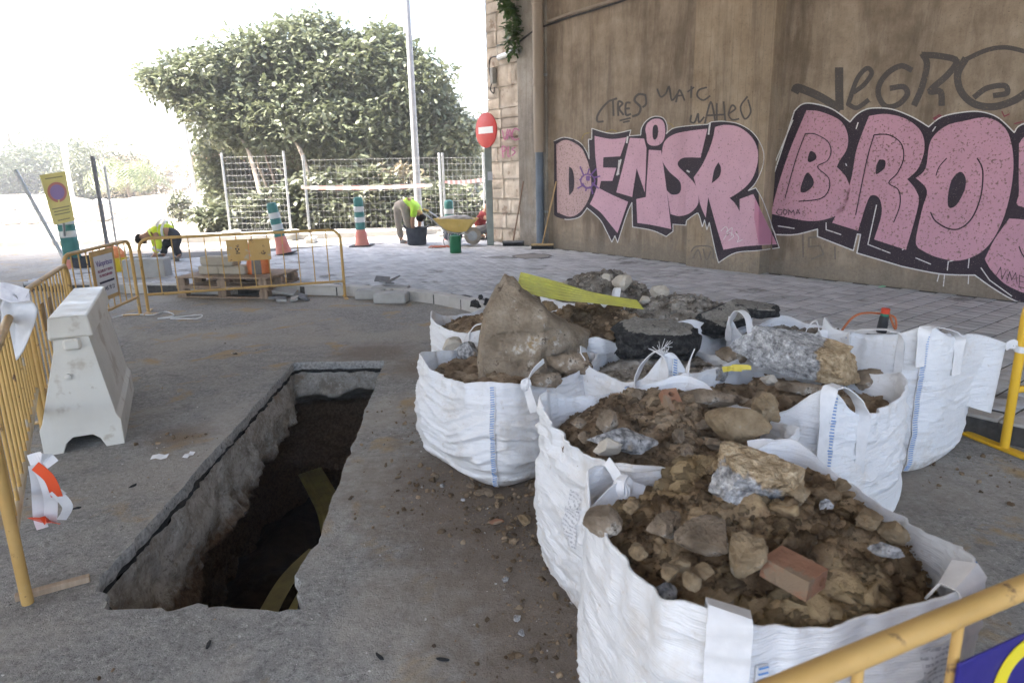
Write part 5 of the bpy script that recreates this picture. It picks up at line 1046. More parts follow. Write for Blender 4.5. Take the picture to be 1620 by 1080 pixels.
def kblock(label, loc, dims, rz, tilt=(0, 0), group='loose concrete kerb blocks', mat=None):
    o = MB().box((0, 0, 0), dims, ch=min(.014, dims[2]*.2)).build('kerb_block', mat or M_kerb, None, loc=loc, rz=rz); o.rotation_euler = (tilt[0], tilt[1], rz); return tag(o, label, 'kerb block', group)
M_kb = surf('tan_concrete_block', [(.36, .32, .26), (.46, .42, .35)], 7, .9, (70, .5, .006), rnd=.1)
px0 = YP(322, 425, pc[1]-.1)[0]; cy = pc[1]-.12; ztop = .145+.145
def pal_loc(px, k): return np.array([YP(px, 430, cy)[0], cy, ztop+.065+k*.125])
kblock('tan kerb block on the pallet, lower of the stack, next to the sack', pal_loc(374, 0), (.42, .22, .12), prz, mat=M_kb); kblock('tan kerb block on the pallet, lower of the stack, far from the sack', pal_loc(334, 0)+[0, .05, 0], (.30, .22, .12), prz+.05, mat=M_kb)
kblock('tan kerb block lying across the two lower blocks on the pallet', pal_loc(351, 1), (.52, .20, .12), prz-.03, mat=M_kb)
# orange and grey sack
sk = empty('mortar_sack', (*pal_loc(410, 0)[:2], ztop), .2, 'orange and grey sack standing open on the pallet', 'sack')
nu = 40; th = np.linspace(0, 2*np.pi, nu, endpoint=False); V = []
for j, zz in enumerate(np.linspace(0, .44, 18)):
    r = .12*SE(th, 2.6)*(1.05-.35*(zz/.44)**2)+.012*vnoise(np.c_[np.cos(th)*3, np.sin(th)*3, np.full(nu, zz*9)], 6); V.append(np.c_[r*np.cos(th)*1.25, r*np.sin(th)*.8, np.full(nu, zz)+(.02*np.sin(3*th) if j == 17 else 0)])
fs = [(j*nu+k, j*nu+(k+1) % nu, (j+1)*nu+(k+1) % nu, (j+1)*nu+k) for j in range(17) for k in range(nu)]+[tuple(range(nu-1, -1, -1)), tuple(17*nu+k for k in range(nu))]
o = mesh_obj('sack_body', np.concatenate(V), fs, [surf('orange_plastic_film', [(.62, .16, .05), (.75, .26, .10)], 14, .4), surf('grey_paper', [(.14, .13, .125), (.22, .21, .2)], 12, .7)], sk, True)
for p in o.data.polygons:
    a = math.degrees(math.atan2(p.center.y, p.center.x)) % 360; p.material_index = 1 if 235 < a < 300 else 0
# grey blocks by the kerb corner
kb = [((588, 470), (.36, .22, .12), -.05, 0), ((622, 476), (.42, .24, .13), -.12, 0)]
M_gb = surf('grey_concrete_block', [(.33, .325, .31), (.43, .425, .41)], 7, .9, (70, .5, .006), rnd=.1)
for (pp, dm, rz, z), nm in zip(kb, ('grey concrete block at the kerb corner, the one further along the kerb to the pallet', 'grey concrete block at the kerb corner, largest of the group')):
    g_ = G(*pp); kblock(nm, (g_[0], g_[1]-.10, dm[2]/2+.003), dm, rz, mat=M_gb)
g_ = G(616, 470); kblock('thin grey block laid flat behind the largest block at the kerb corner', (g_[0]+.02, g_[1]+.02, .075), (.5, .2, .14), -.08, mat=M_gb)
M_slate = surf('grey_paver_fragment', [(.15, .15, .155), (.23, .23, .235)], 12, .85, (60, .5))
for i, (x, y, z, rx) in enumerate(((605, 452, .19, .35), (622, 454, .20, -.5), (612, 456, .175, .15))):
    g_ = G(x, y+12, 0); o = MB().box((0, 0, 0), (.20, .13, .022), ch=.003).build('paver_fragment', M_slate, None, loc=(g_[0], g_[1]+.06, z)); o.rotation_euler = (rx, .25*rx, i*1.1); tag(o, 'dark grey paver fragment leaning on the blocks at the kerb corner', 'paver fragment', 'paver fragments on the blocks')
for i, (x, y, s) in enumerate(((465, 462, .30), (452, 468, .2), (478, 470, .16), (492, 470, .14), (455, 474, .12), (485, 468, .18))):
    g_ = G(x, y+6); o = MB().box((0, 0, 0), (s, s*.6, .03), ch=.004).build('paver_fragment', M_slate if i % 2 else M_gb, None, loc=(g_[0]-.1, g_[1]-.05+.03*i, .03+(.05 if i == 0 else 0))); o.rotation_euler = (.25*math.sin(i*2+1), .2*math.cos(i), i*.9); tag(o, ('broken pale grey slab piece in the heap beside the pallet', 'broken dark slate-grey paver piece in the heap beside the pallet')[i % 2], 'paver fragment', 'paver pieces beside the pallet')
# things behind the notice barrier
g_ = G(232, 452, 0); kblock('large pale concrete block standing behind the notice barrier', (g_[0]-.05, g_[1]+.2, .2), (.62, .3, .4), .1, mat=M_gb)
g_ = G(190, 462, 0); kblock('low rounded kerb piece on the road behind the notice barrier', (g_[0]+.05, g_[1], .065), (.75, .26, .13), .15, mat=M_gb)
yb_ = empty('yellow_tub', (*(G(185, 440)[:2]), 0), 0, 'yellow plastic tub with orange netting behind the notice barrier', 'tub')
MB().lathe([(.14, 0), (.17, .02), (.20, .34), (.21, .35), (.19, .35), (.16, .05)], 24).build('tub_body', surf('yellow_plastic', [(.75, .55, .03), (.8, .62, .06)], 5, .4), yb_, 50)
MB().lathe([(.17, .33), (.19, .40), (.12, .50), (.03, .54)], 14).build('netting', surf('orange_netting', [(.75, .2, .05), (.85, .4, .2)], 40, .7), yb_)
def tub(label, loc, r, h, mat, name='rubber_tub', group=None):
    e = empty(name, loc, 0, label, 'tub', group)
    MB().lathe([(r*.80, 0), (r*.84, .01), (r*.98, h-.02), (r*1.04, h-.02), (r*1.04, h), (r*.95, h), (r*.80, .03)], 30).build('tub_body', mat, e, 40)
    for s in (-1, 1): MB().tube(crom([(s*r*.95, -.07, h-.01), (s*r*1.12, -.05, h+.05), (s*r*1.14, .05, h+.05), (s*r*.95, .07, h-.01)], 5), .012, 6).build('handle', mat, e, True)
    return e
M_tub = surf('dark_rubber_tub', [(.035, .04, .055), (.07, .075, .09)], 12, .7, spots=((.3, .29, .28), 20, .68))
g_ = G(137, 433); tub('black rubber tub behind the notice barrier', (g_[0], g_[1], 0), .2, .30, M_tub)
# ------------------------------------------------------------------ signs and poles near the left
def pole(label, p0, p1, r, mat, name='leaning_pole', cat='pole', group=None):
    p0, p1 = np.array(p0, float), np.array(p1, float); o = MB().tube([(0, 0, 0), p1-p0], r, 10).build(name, mat, None, 60, loc=p0); return tag(o, label, cat, group)
bA = G(172, 402); pole('dark grey leaning post with an orange clip, of the pair beyond the notice barrier', bA, YP(146, 247, bA[1]), .045, surf('dark_grey_post', [(.10, .105, .115), (.2, .2, .21)], 8, .5))
bA = G(186, 398); pole('thin pale leaning post of the pair beyond the notice barrier', bA, YP(165, 262, bA[1]), .03, M_galv)
bA = G(110, 425); pole('galvanised pole leaning far over beside the yellow sign board', bA, YP(24, 269, bA[1]), .035, M_galv)
bA = G(108, 428); Ys = 11.6; cn = [YP(x, y, Ys) for x, y in ((72, 277), (94, 271), (109, 350), (95, 355))]
sb_ = empty('sign_board', (*G(106, 424)[:2], 0), 0, 'tilted yellow board with a faded no-parking disc beyond the barriers', 'sign'); org = np.array(sb_.location)
cn = np.array(cn); cn[1] = cn[0]+(cn[1]-cn[0])*1.0; dY = np.array([[0, -.15, 0], [0, .15, 0], [0, .15, 0], [0, -.15, 0]]); cn = cn+dY; nrm = np.cross(cn[1]-cn[0], cn[3]-cn[0]); nrm /= np.linalg.norm(nrm)
if nrm[1] > 0: nrm = -nrm
V = np.r_[cn+nrm*.006, cn-nrm*.006]-org
mesh_obj('board', V, [(0, 1, 2, 3), (7, 6, 5, 4), (0, 4, 5, 1), (1, 5, 6, 2), (2, 6, 7, 3), (3, 7, 4, 0)], surf('yellow_board', [(.66, .58, .20), (.74, .66, .28)], 4, .6), sb_)
def onb(u, v, o_): a = cn[0]+(cn[1]-cn[0])*u; b = cn[3]+(cn[2]-cn[3])*u; return a+(b-a)*v+nrm*o_-org
def disc(u0, v0, ru, rv, o_, mat, name):
    P = [onb(u0+ru*math.cos(t), v0+rv*math.sin(t), o_) for t in np.linspace(0, 2*math.pi, 28, endpoint=False)]; mesh_obj(name, P, [tuple(range(28))], mat, sb_)
disc(.5, .38, .40, .20, .010, surf('faded_red', [(.52, .22, .18)], 5, .6), 'red_disc'); disc(.5, .38, .30, .15, .014, surf('faded_violet', [(.30, .22, .42)], 5, .6), 'violet_disc')
for v0, wv in ((.08, .7), (.68, .8), (.74, .7), (.80, .75), (.92, .6)):
    mesh_obj('text_line', [onb(.5-wv/2, v0, .010), onb(.5+wv/2, v0, .010), onb(.5+wv/2, v0+.022, .010), onb(.5-wv/2, v0+.022, .010)], [(0, 1, 2, 3)], surf('faded_ink'+str(v0), [(.30, .27, .14)], 5, .6), sb_)
MB().tube([onb(.5, .95, -.02), (0, 0, 0)], .02, 8).build('post', M_galv, sb_, True)
# ------------------------------------------------------------------ bollards in cones
M_grn = surf('teal_green_plastic', [(.05, .18, .17), (.085, .25, .235)], 6, .5); M_refl = surf('white_band', [(.55, .57, .58), (.68, .70, .70)], 6, .4); M_cone = surf('faded_red_cone', [(.58, .20, .16), (.66, .30, .25)], 5, .7)
def bollard(label, loc, h=.95, tilt=(0, 0), cone=True, r=.10, rz=0):
    e = empty('bollard', loc, rz, label, 'bollard', 'green banded bollards standing in cones'); e.rotation_euler = (tilt[0], tilt[1], rz); z0 = .26 if cone else 0
    if cone:
        MB().lathe([(.155, .02), (.15, .03), (.095, .38), (.08, .40)], 20).build('cone', M_cone, e, 50); MB().box((0, 0, .012), (.46, .46, .022), ch=.004).build('base_plate', M_dark, e)
    MB().lathe([(r, z0), (r, h-.12), (r*1.02, h-.11), (r*.98, h-.05), (r*.8, h-.01), (r*.35, h)], 24).build('tube', M_grn, e, 50)
    for k in range(2): zc = h-.25-k*.22; MB().lathe([(r+.001, zc-.055), (r+.004, zc-.05), (r+.004, zc+.05), (r+.001, zc+.055)], 24).build('reflective_band', M_refl, e, 50)
    MB().lathe([(r+.001, h-.37), (r+.006, h-.365), (r+.006, h-.345), (r+.001, h-.34)], 24).build('rib', M_grn, e, 50)
    return e
g_ = G(450, 402, SWZ); bollard('teal banded bollard tilting in its cone behind the two-piece plate barrier', (*g_[:2], SWZ), 1.0, (0, -.16))
g_ = G(573, 389, SWZ); bollard('upright teal banded bollard in its cone between pavement and street', (*g_[:2], SWZ), 1.02, (0, -.02))
g_ = G(120, 432, 0); bollard('teal and white striped bollard behind the notice barrier', (*g_[:2], 0), 1.16, (0, -.03), True, .135)
g_ = G(708, 384, SWZ); bollard('teal bollard half hidden behind the wheelbarrow', (g_[0], g_[1]+.7, 0), 1.0)
# ------------------------------------------------------------------ wall fittings
pp0 = wxy(tz(856, 388, .12)[0], .14); M_pipeu = surf('brown_painted_pipe', [(.26, .21, .16), (.36, .30, .24)], 4, .6, stretch=(1, 1, .2)); M_pipel = surf('blue_grey_pipe', [(.11, .14, .18), (.16, .20, .25)], 5, .5)
dpipe = empty('drainpipe', (*pp0, SWZ), 0, 'tall drainpipe, brown above and blue-grey below, fixed to the wall', 'pipe')
zj = tz(856, 241, .14)[1]-SWZ
MB().tube([(0, 0, 0), (0, 0, zj+.04)], .075, 16).build('lower_pipe', M_pipel, dpipe, True); MB().tube([(0, 0, zj), (0, 0, 6.6)], .105, 16).build('upper_pipe', M_pipeu, dpipe, True)
for zz in (zj+1.2, 2.6+zj): MB().tube([(0, 0, zz), (0, 0, zz+.12)], .118, 16).build('collar', M_pipeu, dpipe, 40)
for zz in (.7, 3.2, 5.2): MB().box((-WN[0]*.07, -WN[1]*.07, zz), (.27, .06, .04), rz=WROT).build('bracket', M_steel, dpipe)
# no-entry sign
sp = G(776, 388, SWZ)[:2]; ns = empty('no_entry_sign', (*sp, SWZ), 0, 'red and white no-entry disc on a grey post at the stone wall end', 'sign')
YS = sp[1]; ctr = YP(769, 206, YS-.06); top = ctr[2]+.1-SWZ
face = R_(-50)
MB().box((.0, .06, top/2+.1), (.14, .09, top+.2), ch=.01).build('post', surf('green_grey_post', [(.20, .23, .21), (.30, .33, .31)], 6, .6), ns)
M_red = surf('sign_red', [(.52, .035, .03), (.58, .06, .05)], 4, .45); M_wh = surf('sign_white', [(.75, .75, .75)], 4, .45)
rs_ = .335; zc = ctr[2]-SWZ; xo = ctr[0]-sp[0]
o = MB().lathe([(rs_, -.012), (rs_, .008), (rs_-.01, .012)], 40).build('disc', M_red, ns, 40); o.location = (xo, -.03, zc); o.rotation_euler = (math.pi/2, 0, face)
o2 = MB().box((0, 0, .0145), (.46, .125, .004)).build('white_bar', M_wh, ns); o2.location = (xo, -.03, zc); o2.rotation_euler = (math.pi/2, 0, face)
o3 = text('SUD', .12, surf('scribble_white', [(.7, .6, .6)], 4, .5), ns, (0, 0, 0)); o3.location = (xo+.02+.0145*math.sin(face), -.03-.016*math.cos(face), zc-.235); o3.rotation_euler = (math.pi/2, 0, face)
MB().box((.03, -.01, tz(787, 278)[1]-SWZ), (.10, .004, .17)).build('sticker', surf('sticker_grey', [(.42, .45, .52), (.6, .6, .62)], 30, .5), ns)
# conduit, box and cable on the stone
def wl(px, py, o=.10): t, z_ = tz(px, py, o); return np.array([*wxy(t, o), z_])
cd = empty('cable_conduit', wl(792, 92), 0, 'short grey conduit with black cable and junction box on the stone wall', 'conduit'); co_ = np.array(cd.location)
MB().tube([wl(789, 92)-co_, wl(805, 85)-co_, wl(822, 80)-co_], .055, 12).build('conduit_pipe', M_galv, cd, True)
MB().tube(crom([wl(790, 91)-co_, wl(781, 90)-co_, wl(775, 95)-co_, wl(774, 112)-co_, wl(777, 125)-co_], 5), .014, 6).build('cable', M_dark, cd, True)
bx_ = wl(780, 120)-co_; MB().box(bx_, (.10, .10, .30), rz=WROT, ch=.01).build('junction_box', surf('grey_box', [(.25, .24, .22), (.34, .33, .3)], 6, .6), cd)
MB().tube(crom([wl(778, 132)-co_, wl(776, 142)-co_, wl(781, 148)-co_, wl(782, 138)-co_], 5), .012, 6).build('loose_wire', M_dark, cd, True)
cb = [wl(822, 66, .10), wl(846, 48, .16), wl(866, 40, .06), wl(900, 28, .06), wl(950, 13, .08), wl(1005, -6, .08), wl(1080, -40, .08)]
tag(MB().tube(crom(cb, 6), .016, 6).build('wall_cable', M_dark, None, True), 'thin dark cable strung along the top of the graffiti wall', 'cable')
tag(MB().tube(crom([c+[0, 0, .06] for c in cb[2:]], 6), .022, 6).build('wall_cable', M_pipeu, None, True), 'thicker brown cable just above the thin dark one', 'cable')
# brooms leaning on the wall
def broom(label, head, tip_px, tip_o, mat_h, wood):
    hp = np.array([*G(*head, SWZ)[:2], SWZ]); tip = wl(*tip_px, tip_o); e = empty('push_broom', hp, 0, label, 'broom', 'push brooms leaning on the wall'); t = tip-hp
    MB().tube([(0, 0, .09), t], .014, 8).build('handle', wood, e, True); o = MB().box((0, 0, .085), (.44, .07, .045), ch=.012).build('brush_block', mat_h, e); o.rotation_euler = (0, 0, -.12)
    mb = MB()
    for k in range(42): 
        for r in (-.022, 0, .022): x = -.205+.41*k/41; mb.tube([(x, r, .07), (x+random.uniform(-.012, .012), r*1.5+random.uniform(-.01, .01), .002)], .006, 4)
    o = mb.build('bristles', M_dark, e); o.rotation_euler = (0, 0, -.12); return e
broom('push broom with a thin dark handle leaning on the stone wall', (812, 389), (828, 287), .10, surf('broom_grey', [(.16, .16, .17), (.25, .25, .25)], 9, .8), surf('dark_wood_handle', [(.20, .12, .08), (.28, .18, .12)], 6, .7))
broom('push broom with a pale wooden handle leaning beside the drainpipe', (858, 394), (880, 287), .02, surf('broom_tan', [(.35, .25, .12), (.45, .33, .18)], 9, .8), surf('pale_wood_handle', [(.42, .27, .12), (.52, .36, .18)], 6, .6))
# tub, wheelbarrow, can, gloves
g_ = G(660, 387, SWZ); tub('large dark rubber tub the stooping worker reaches into', (*g_[:2], SWZ), .235, .36, M_tub)
g_ = G(708, 383, SWZ); e = tub('dark tub lying on its side behind the wheelbarrow legs', (g_[0]-.02, g_[1]+.25, SWZ+.165), .17, .3, M_tub); e.rotation_euler = (math.pi/2, 0, .9)
wp_ = G(737, 387, SWZ)[:2]; wb = empty('wheelbarrow', (*wp_, SWZ), R_(-8), 'yellow wheelbarrow full of grey mortar with mud-caked wheel', 'wheelbarrow')
wb.scale = (.92,)*3
M_wby = surf('wheelbarrow_yellow', [(.50, .355, .09), (.60, .44, .15)], 6, .6, spots=((.35, .32, .28), 9, .66)); M_mud = surf('mud_caked_rubber', [(.25, .21, .17), (.40, .35, .29)], 12, .9)
tr = [(-.66, .62), (.24, .56), (.06, .30), (-.30, .27)]
def frus(pts_top, pts_bot):
    V = list(pts_top)+list(pts_bot); return V
tv = [(-.66, -.30, .60), (.26, -.27, .57), (.26, .27, .57), (-.66, .30, .60), (-.36, -.19, .28), (.05, -.17, .31), (.05, .17, .31), (-.36, .19, .28)]
ins = [(-.63, -.27, .598), (.235, -.245, .569), (.235, .245, .569), (-.63, .27, .598), (-.345, -.17, .30), (.04, -.15, .33), (.04, .15, .33), (-.345, .17, .30)]
fcs = [(7, 6, 5, 4), (0, 4, 5, 1), (1, 5, 6, 2), (2, 6, 7, 3), (3, 7, 4, 0)]; fall = fcs+[tuple(8+i for i in reversed(f)) for f in fcs]+[(i, (i+1) % 4, 8+(i+1) % 4, 8+i) for i in range(4)]
mesh_obj('tray', tv+ins, fall, M_wby, wb); MB().tube([(-.66, -.30, .60), (.26, -.27, .57), (.26, .27, .57), (-.66, .30, .60)], .014, 6, closed=True).build('tray_rim', M_wby, wb, True)
mV, mF = rockV(4, 9, 4, .12); tag(mesh_obj('mortar_load', mV*[.40, .23, .09]+[-.19, 0, .575], mF, surf('grey_mortar', [(.24, .235, .225), (.33, .32, .31)], 12, .95, (50, .8)), wb, True), None)
o = MB().lathe([(.05, -.045), (.17, -.045), (.195, -.03), (.20, 0), (.195, .03), (.17, .045), (.05, .045)], 26).build('wheel', M_mud, wb, True); o.rotation_euler = (math.pi/2, 0, 0); o.location = (.17, 0, .20)
o2 = MB().lathe([(.03, -.055), (.11, -.048), (.115, 0), (.11, .048), (.03, .055)], 20).build('hub', M_steel, o, True)
for s in (-1, 1):
    MB().tube(crom([(.20, s*.07, .20), (-.05, s*.16, .26), (-.40, s*.23, .34), (-.72, s*.27, .62), (-.93, s*.28, .76)], 6), .017, 8).build('frame_tube', M_galv, wb, True)
    MB().tube([(-.90, s*.28, .745), (-1.02, s*.285, .79)], .022, 8).build('grip', M_wby, wb, True)
    MB().tube(crom([(-.42, s*.22, .30), (-.46, s*.23, .15), (-.44, s*.23, .02), (-.36, s*.22, .012), (-.28, s*.2, .15), (-.2, s*.18, .28)], 6), .014, 8).build('leg', M_galv, wb, True)
MB().tube([(.17, -.08, .2), (.17, .08, .2)], .014, 8).build('axle', M_galv, wb, True)
g_ = G(721, 400, SWZ); gc = empty('green_canister', (*g_[:2], SWZ), .3, 'upright dark green canister with a wire handle standing on the pavers', 'canister')
M_can = surf('dark_green_can', [(.012, .11, .045), (.02, .16, .07)], 7, .5)
MB().lathe([(.10, 0), (.108, .01), (.108, .30), (.10, .325), (.04, .335), (.035, .35)], 26).build('can_body', M_can, gc, 40); MB().tube(crom([(-.09, 0, .325), (-.06, 0, .365), (.06, 0, .365), (.09, 0, .325)], 6), .006, 6).build('handle', M_galv, gc, True)
g_ = G(695, 392, SWZ); mb = MB()
for k in range(6): x = -.15+.06*k; mb.ribbon(crom([(x-.05, random.uniform(-.05, .05), .006), (x, random.uniform(-.05, .05), .03), (x+.05, random.uniform(-.05, .05), .006)], 5), .06, (0, 1, .2), .012)
tag(mb.build('work_gloves', surf('orange_red_glove', [(.38, .10, .05), (.5, .16, .08)], 20, .8), None, 50, loc=(*g_[:2], SWZ+.006)), 'crumpled orange-red gloves lying on the pavers by the wheelbarrow', 'gloves')
# green glass scraps by the wall
for i, (x, y) in enumerate(((1212, 434), (1402, 458))):
    t_, _ = tz(x, y); q_ = wxy(tz(x, y)[0], .10 if x < 1230 and False else .12); rock('plastic_scrap', 'pale green plastic scrap at the foot of the graffiti wall', (q_[0]+(-.22*.8 if False else 0), q_[1], SWZ+.012), (.14, .06, .02), 140+i, surf('pale_green_plastic'+str(i), [(.25, .6, .36), (.4, .7, .5)], 9, .4), (0, 0, 30), 6, .2, 3, cat='litter', group='green plastic scraps')
# rope and bottle behind the half-empty bag
ck = at(1398, 556, .60); rock('concrete_chunk', 'grey concrete lump inside the half-empty tied bag', ck+[.0, .12, -.06], (.30, .26, .30), 150, M_granite, (0, 0, 10), 8, .06)
bt = empty('marker_bottle', ck+[.03, .10, .085], .2, 'small dark bottle with a red cap standing on the concrete lump', 'bottle'); bt.rotation_euler = (.05, .06, 0)
MB().lathe([(.026, 0), (.028, .01), (.024, .085), (.02, .10)], 18).build('bottle_body', M_dark, bt, 50); MB().lathe([(.0215, .085), (.0215, .11)], 18).build('green_band', surf('bottle_green', [(.03, .16, .10)], 5, .4), bt, 40); MB().lathe([(.022, .108), (.023, .135), (.019, .138)], 18).build('cap', surf('cap_red', [(.5, .06, .03)], 5, .4), bt, 40)
c0 = np.array(bt.location); rp_ = [YP(1330, 525, c0[1]+.02), YP(1348, 503, c0[1]+.02), YP(1368, 495, c0[1]+.03), YP(1400, 497, c0[1]+.02), YP(1416, 503, c0[1]), YP(1416, 520, c0[1]-.02), c0+[.02, 0, .13]]
tag(MB().tube(crom(rp_, 8), .0065, 6).build('twisted_rope', surf('orange_brown_rope', [(.30, .08, .03), (.45, .17, .08)], 160, .8), None, True), 'orange-brown twisted rope arching from the bottle', 'rope')
mb = MB(); c_ = at(1162, 587, .66)
for k in range(5): mb.ribbon(crom([c_+[random.uniform(-.06, 0), random.uniform(-.02, .02), random.uniform(0, .02)], c_+[random.uniform(-.02, .03), 0, random.uniform(.01, .04)], c_+[random.uniform(.03, .09), 0, random.uniform(0, .02)]], 5), .02, (random.uniform(-.8, .8), .5, 1), .002)
tag(mb.build('yellow_wrapper', surf('yellow_film', [(.62, .48, .04), (.72, .6, .12)], 9, .35), None, 50), 'crumpled yellow plastic wrapper in the rubble under the concrete chunk', 'wrapper')

M_cord = surf('white_cord', [(.62, .62, .62), (.72, .72, .72)], 9, .7)
P_ = [np.array([*G(x, y)[:2], .009]) for x, y in ((178, 504), (205, 498), (240, 499), (262, 494), (275, 500), (250, 505), (285, 502), (318, 499), (312, 505), (270, 505))]
tag(MB().tube(crom(P_, 8), .007, 6).build('white_cord', M_cord, None, True), 'thin white cord lying in loops on the road by the barrier feet', 'cord')
for i, (x, y) in enumerate(((372, 560), (120, 805), (210, 770), (330, 1020), (600, 1040), (700, 1045))):
    g_ = G(x, y); rock('twig_scrap', 'dark splinter of debris lying on the road around the trench', (g_[0], g_[1], .006), (.05, .014, .012), 170+i, M_asph, (0, 0, 33*i), 3, .1, 2, cat='debris', group='dark splinters on the road')
# ================================================================== PEOPLE
def skin_mesh(name, verts, edges, radii, mat, parent, sub=2, root=0):
    me = bpy.data.meshes.new(name); me.from_pydata([tuple(map(float, v)) for v in verts], edges, []); o = bpy.data.objects.new(name, me); COL.objects.link(o)
    s = o.modifiers.new('skin', 'SKIN'); s.use_smooth_shade = True
    for i, r in enumerate(radii): me.skin_vertices[0].data[i].radius = (r, r) if np.isscalar(r) else r
    for i in range(len(verts)): me.skin_vertices[0].data[i].use_root = (i == root)
    m2 = o.modifiers.new('sub', 'SUBSURF'); m2.levels = sub; m2.render_levels = sub
    dg = bpy.context.evaluated_depsgraph_get(); dm = bpy.data.meshes.new_from_object(o.evaluated_get(dg)); bpy.data.objects.remove(o)
    dm.materials.clear(); dm.materials.append(mat); r = bpy.data.objects.new(name, dm); link(r, parent); dm.polygons.foreach_set('use_smooth', np.ones(len(dm.polygons), bool)); return r
M_skin = surf('skin', [(.38, .21, .14), (.46, .27, .19)], 8, .6); M_hair = surf('dark_hair', [(.015, .012, .011), (.035, .028, .024)], 40, .7); M_boot = surf('dusty_boot', [(.10, .095, .09), (.2, .19, .18)], 14, .85)
def person(base, label, J, shirt, trouser, sleeve='short', hairm=M_hair, boots=M_boot, scale=1.):
    """J: joints in world space; legs l/r: hip, knee, ankle, toe; arms l/r: shoulder, elbow, wrist, tip"""
    e = empty('person', base, 0, label, 'person', 'workers on the site'); b0 = np.array(base, float); W = {k: np.array(v, float)-(0 if k in ('arch', 'face') else b0) for k, v in J.items()}
    V = []; E_ = []; Rr = []
    def ad(p, r, par=None):
        V.append(p); Rr.append(r); i = len(V)-1
        if par is not None: E_.append((par, i))
        return i
    pel = ad(W['pelvis'], (.135, .115)); sp1 = ad((W['pelvis']+W['chest'])/2+W.get('arch', np.zeros(3)), (.13, .11), pel); ch = ad(W['chest'], (.145, .115), sp1); nk = ad(W['neck'], .058, ch)
    hd0 = ad(W['neck']+(W['head']-W['neck'])*.55, .066, nk); hd = ad(W['head'], (.088, .098), hd0); ad(W['head']+(W['head']-W['neck'])/np.linalg.norm(W['head']-W['neck'])*.085, .06, hd)
    for s in 'lr':
        a = ad(W['hip'+s], .088, pel); k = ad(W['knee'+s], .058, a); an = ad(W['ankle'+s], .040, k); ad(W['toe'+s], .032, an)
        sh = ad(W['sh'+s], .062, ch); el = ad(W['el'+s], .043, sh); wr = ad(W['wr'+s], .030, el); tip = W['tip'+s]; d = tip-W['wr'+s]; pm = ad(W['wr'+s]+d*.45, (.038, .022), wr)
    skin_mesh('body', V, E_, Rr, M_skin, e)
    # hands: four fingers and a thumb
    for s in 'lr':
        w_ = W['wr'+s]; d = W['tip'+s]-w_; ln = np.linalg.norm(d); d = d/ln; a, b = basis(d); mb = MB()
        for k in range(4):
            o_ = a*(-.027+.018*k); L_ = ln*(.55, .62, .58, .45)[k]; p0 = w_+d*ln*.45+o_; mb.tube([p0, p0+d*L_*.5+b*.006, p0+d*L_*.85-b*.014], [.0095, .0085, .006], 6)
        p0 = w_+d*ln*.2+a*.03; mb.tube([p0, p0+d*.03+a*.025, p0+d*.06+a*.03-b*.01], [.011, .0095, .007], 6); mb.build('fingers', M_skin, e, True)
    # clothes follow the same joints, a little wider
    V2 = []; E2 = []; R2 = []
    def ad2(p, r, par=None):
        V2.append(p); R2.append(r); i = len(V2)-1
        if par is not None: E2.append((par, i))
        return i
    c = ad2(W['chest'], (.175, .14)); m = ad2((W['pelvis']+W['chest'])/2+W.get('arch', np.zeros(3)), (.165, .135), c); ad2(W['pelvis']+(W['chest']-W['pelvis'])*.12, (.165, .14), m); ad2(W['neck']+(W['chest']-W['neck'])*.25, .085, c)
    for s in 'lr':
        q = ad2(W['sh'+s], .082, c); el = W['el'+s]
        if sleeve == 'short': ad2(W['sh'+s]+(el-W['sh'+s])*.6, .068, q)
        else: k = ad2(el, .062, q); ad2(el+(W['wr'+s]-el)*.85, .050, k)
    skin_mesh('shirt', V2, E2, R2, shirt, e)
    if sleeve == 'long':
        def band(c_, d_, r_, n_): a_, b_ = basis(d_); MB().ribbon([c_+r_*(a_*math.cos(t)+b_*math.sin(t)) for t in np.linspace(0, 2*math.pi, n_)], .05, d_, .004).build('reflective_band', M_refl, e)
        for f in (.35, .62): band(W['pelvis']+(W['chest']-W['pelvis'])*f+W.get('arch', 0)*.9, W['chest']-W['pelvis'], .178, 24)
        for s in 'lr': band(W['el'+s]+(W['wr'+s]-W['el'+s])*.4, W['wr'+s]-W['el'+s], .062, 14)
    V2, E2, R2 = [], [], []
    p = ad2(W['pelvis'], (.165, .145)); ad2(W['pelvis']+(W['chest']-W['pelvis'])*.22, (.155, .13), p)
    for s in 'lr':
        h_ = ad2(W['hip'+s], .115, p); mid = ad2((W['hip'+s]+W['knee'+s])/2, .100, h_); k = ad2(W['knee'+s], .080, mid); mc = ad2((W['knee'+s]+W['ankle'+s])/2, .076, k); ad2(W['ankle'+s]+(W['knee'+s]-W['ankle'+s])*.12, .068, mc)
    skin_mesh('trousers', V2, E2, R2, trouser, e)
    for s in 'lr':
        an, to = W['ankle'+s], W['toe'+s]; z0 = .042; skin_mesh('shoe', [an+[0, 0, .03], np.array([an[0], an[1], z0])+(an-to)*[.25, .25, 0], np.array([(an[0]+to[0])/2, (an[1]+to[1])/2, z0]), np.array([to[0], to[1], z0-.006])], [(0, 1), (1, 2), (2, 3)], [.052, .050, .050, .044], boots, e, 2, 1)
    hv = (W['head']-W['neck']); hv /= np.linalg.norm(hv); fwd = W['face']/np.linalg.norm(W['face']); hc = W['head']+hv*.045-fwd*.018
    Vh, Fh = ICO[3]; r_ = .112+.006*fbm(Vh*6, 3, 3); keepf = [tuple(f) for f in Fh if (Vh[f].mean(0)@hv) > -.25 and (Vh[f].mean(0)@fwd) < .45+.5*(Vh[f].mean(0)@hv)]
    mesh_obj('hair', hc+Vh*r_[:, None], keepf, hairm, e, True)
    sd = np.cross(hv, fwd); fc = W['head']+fwd*.095
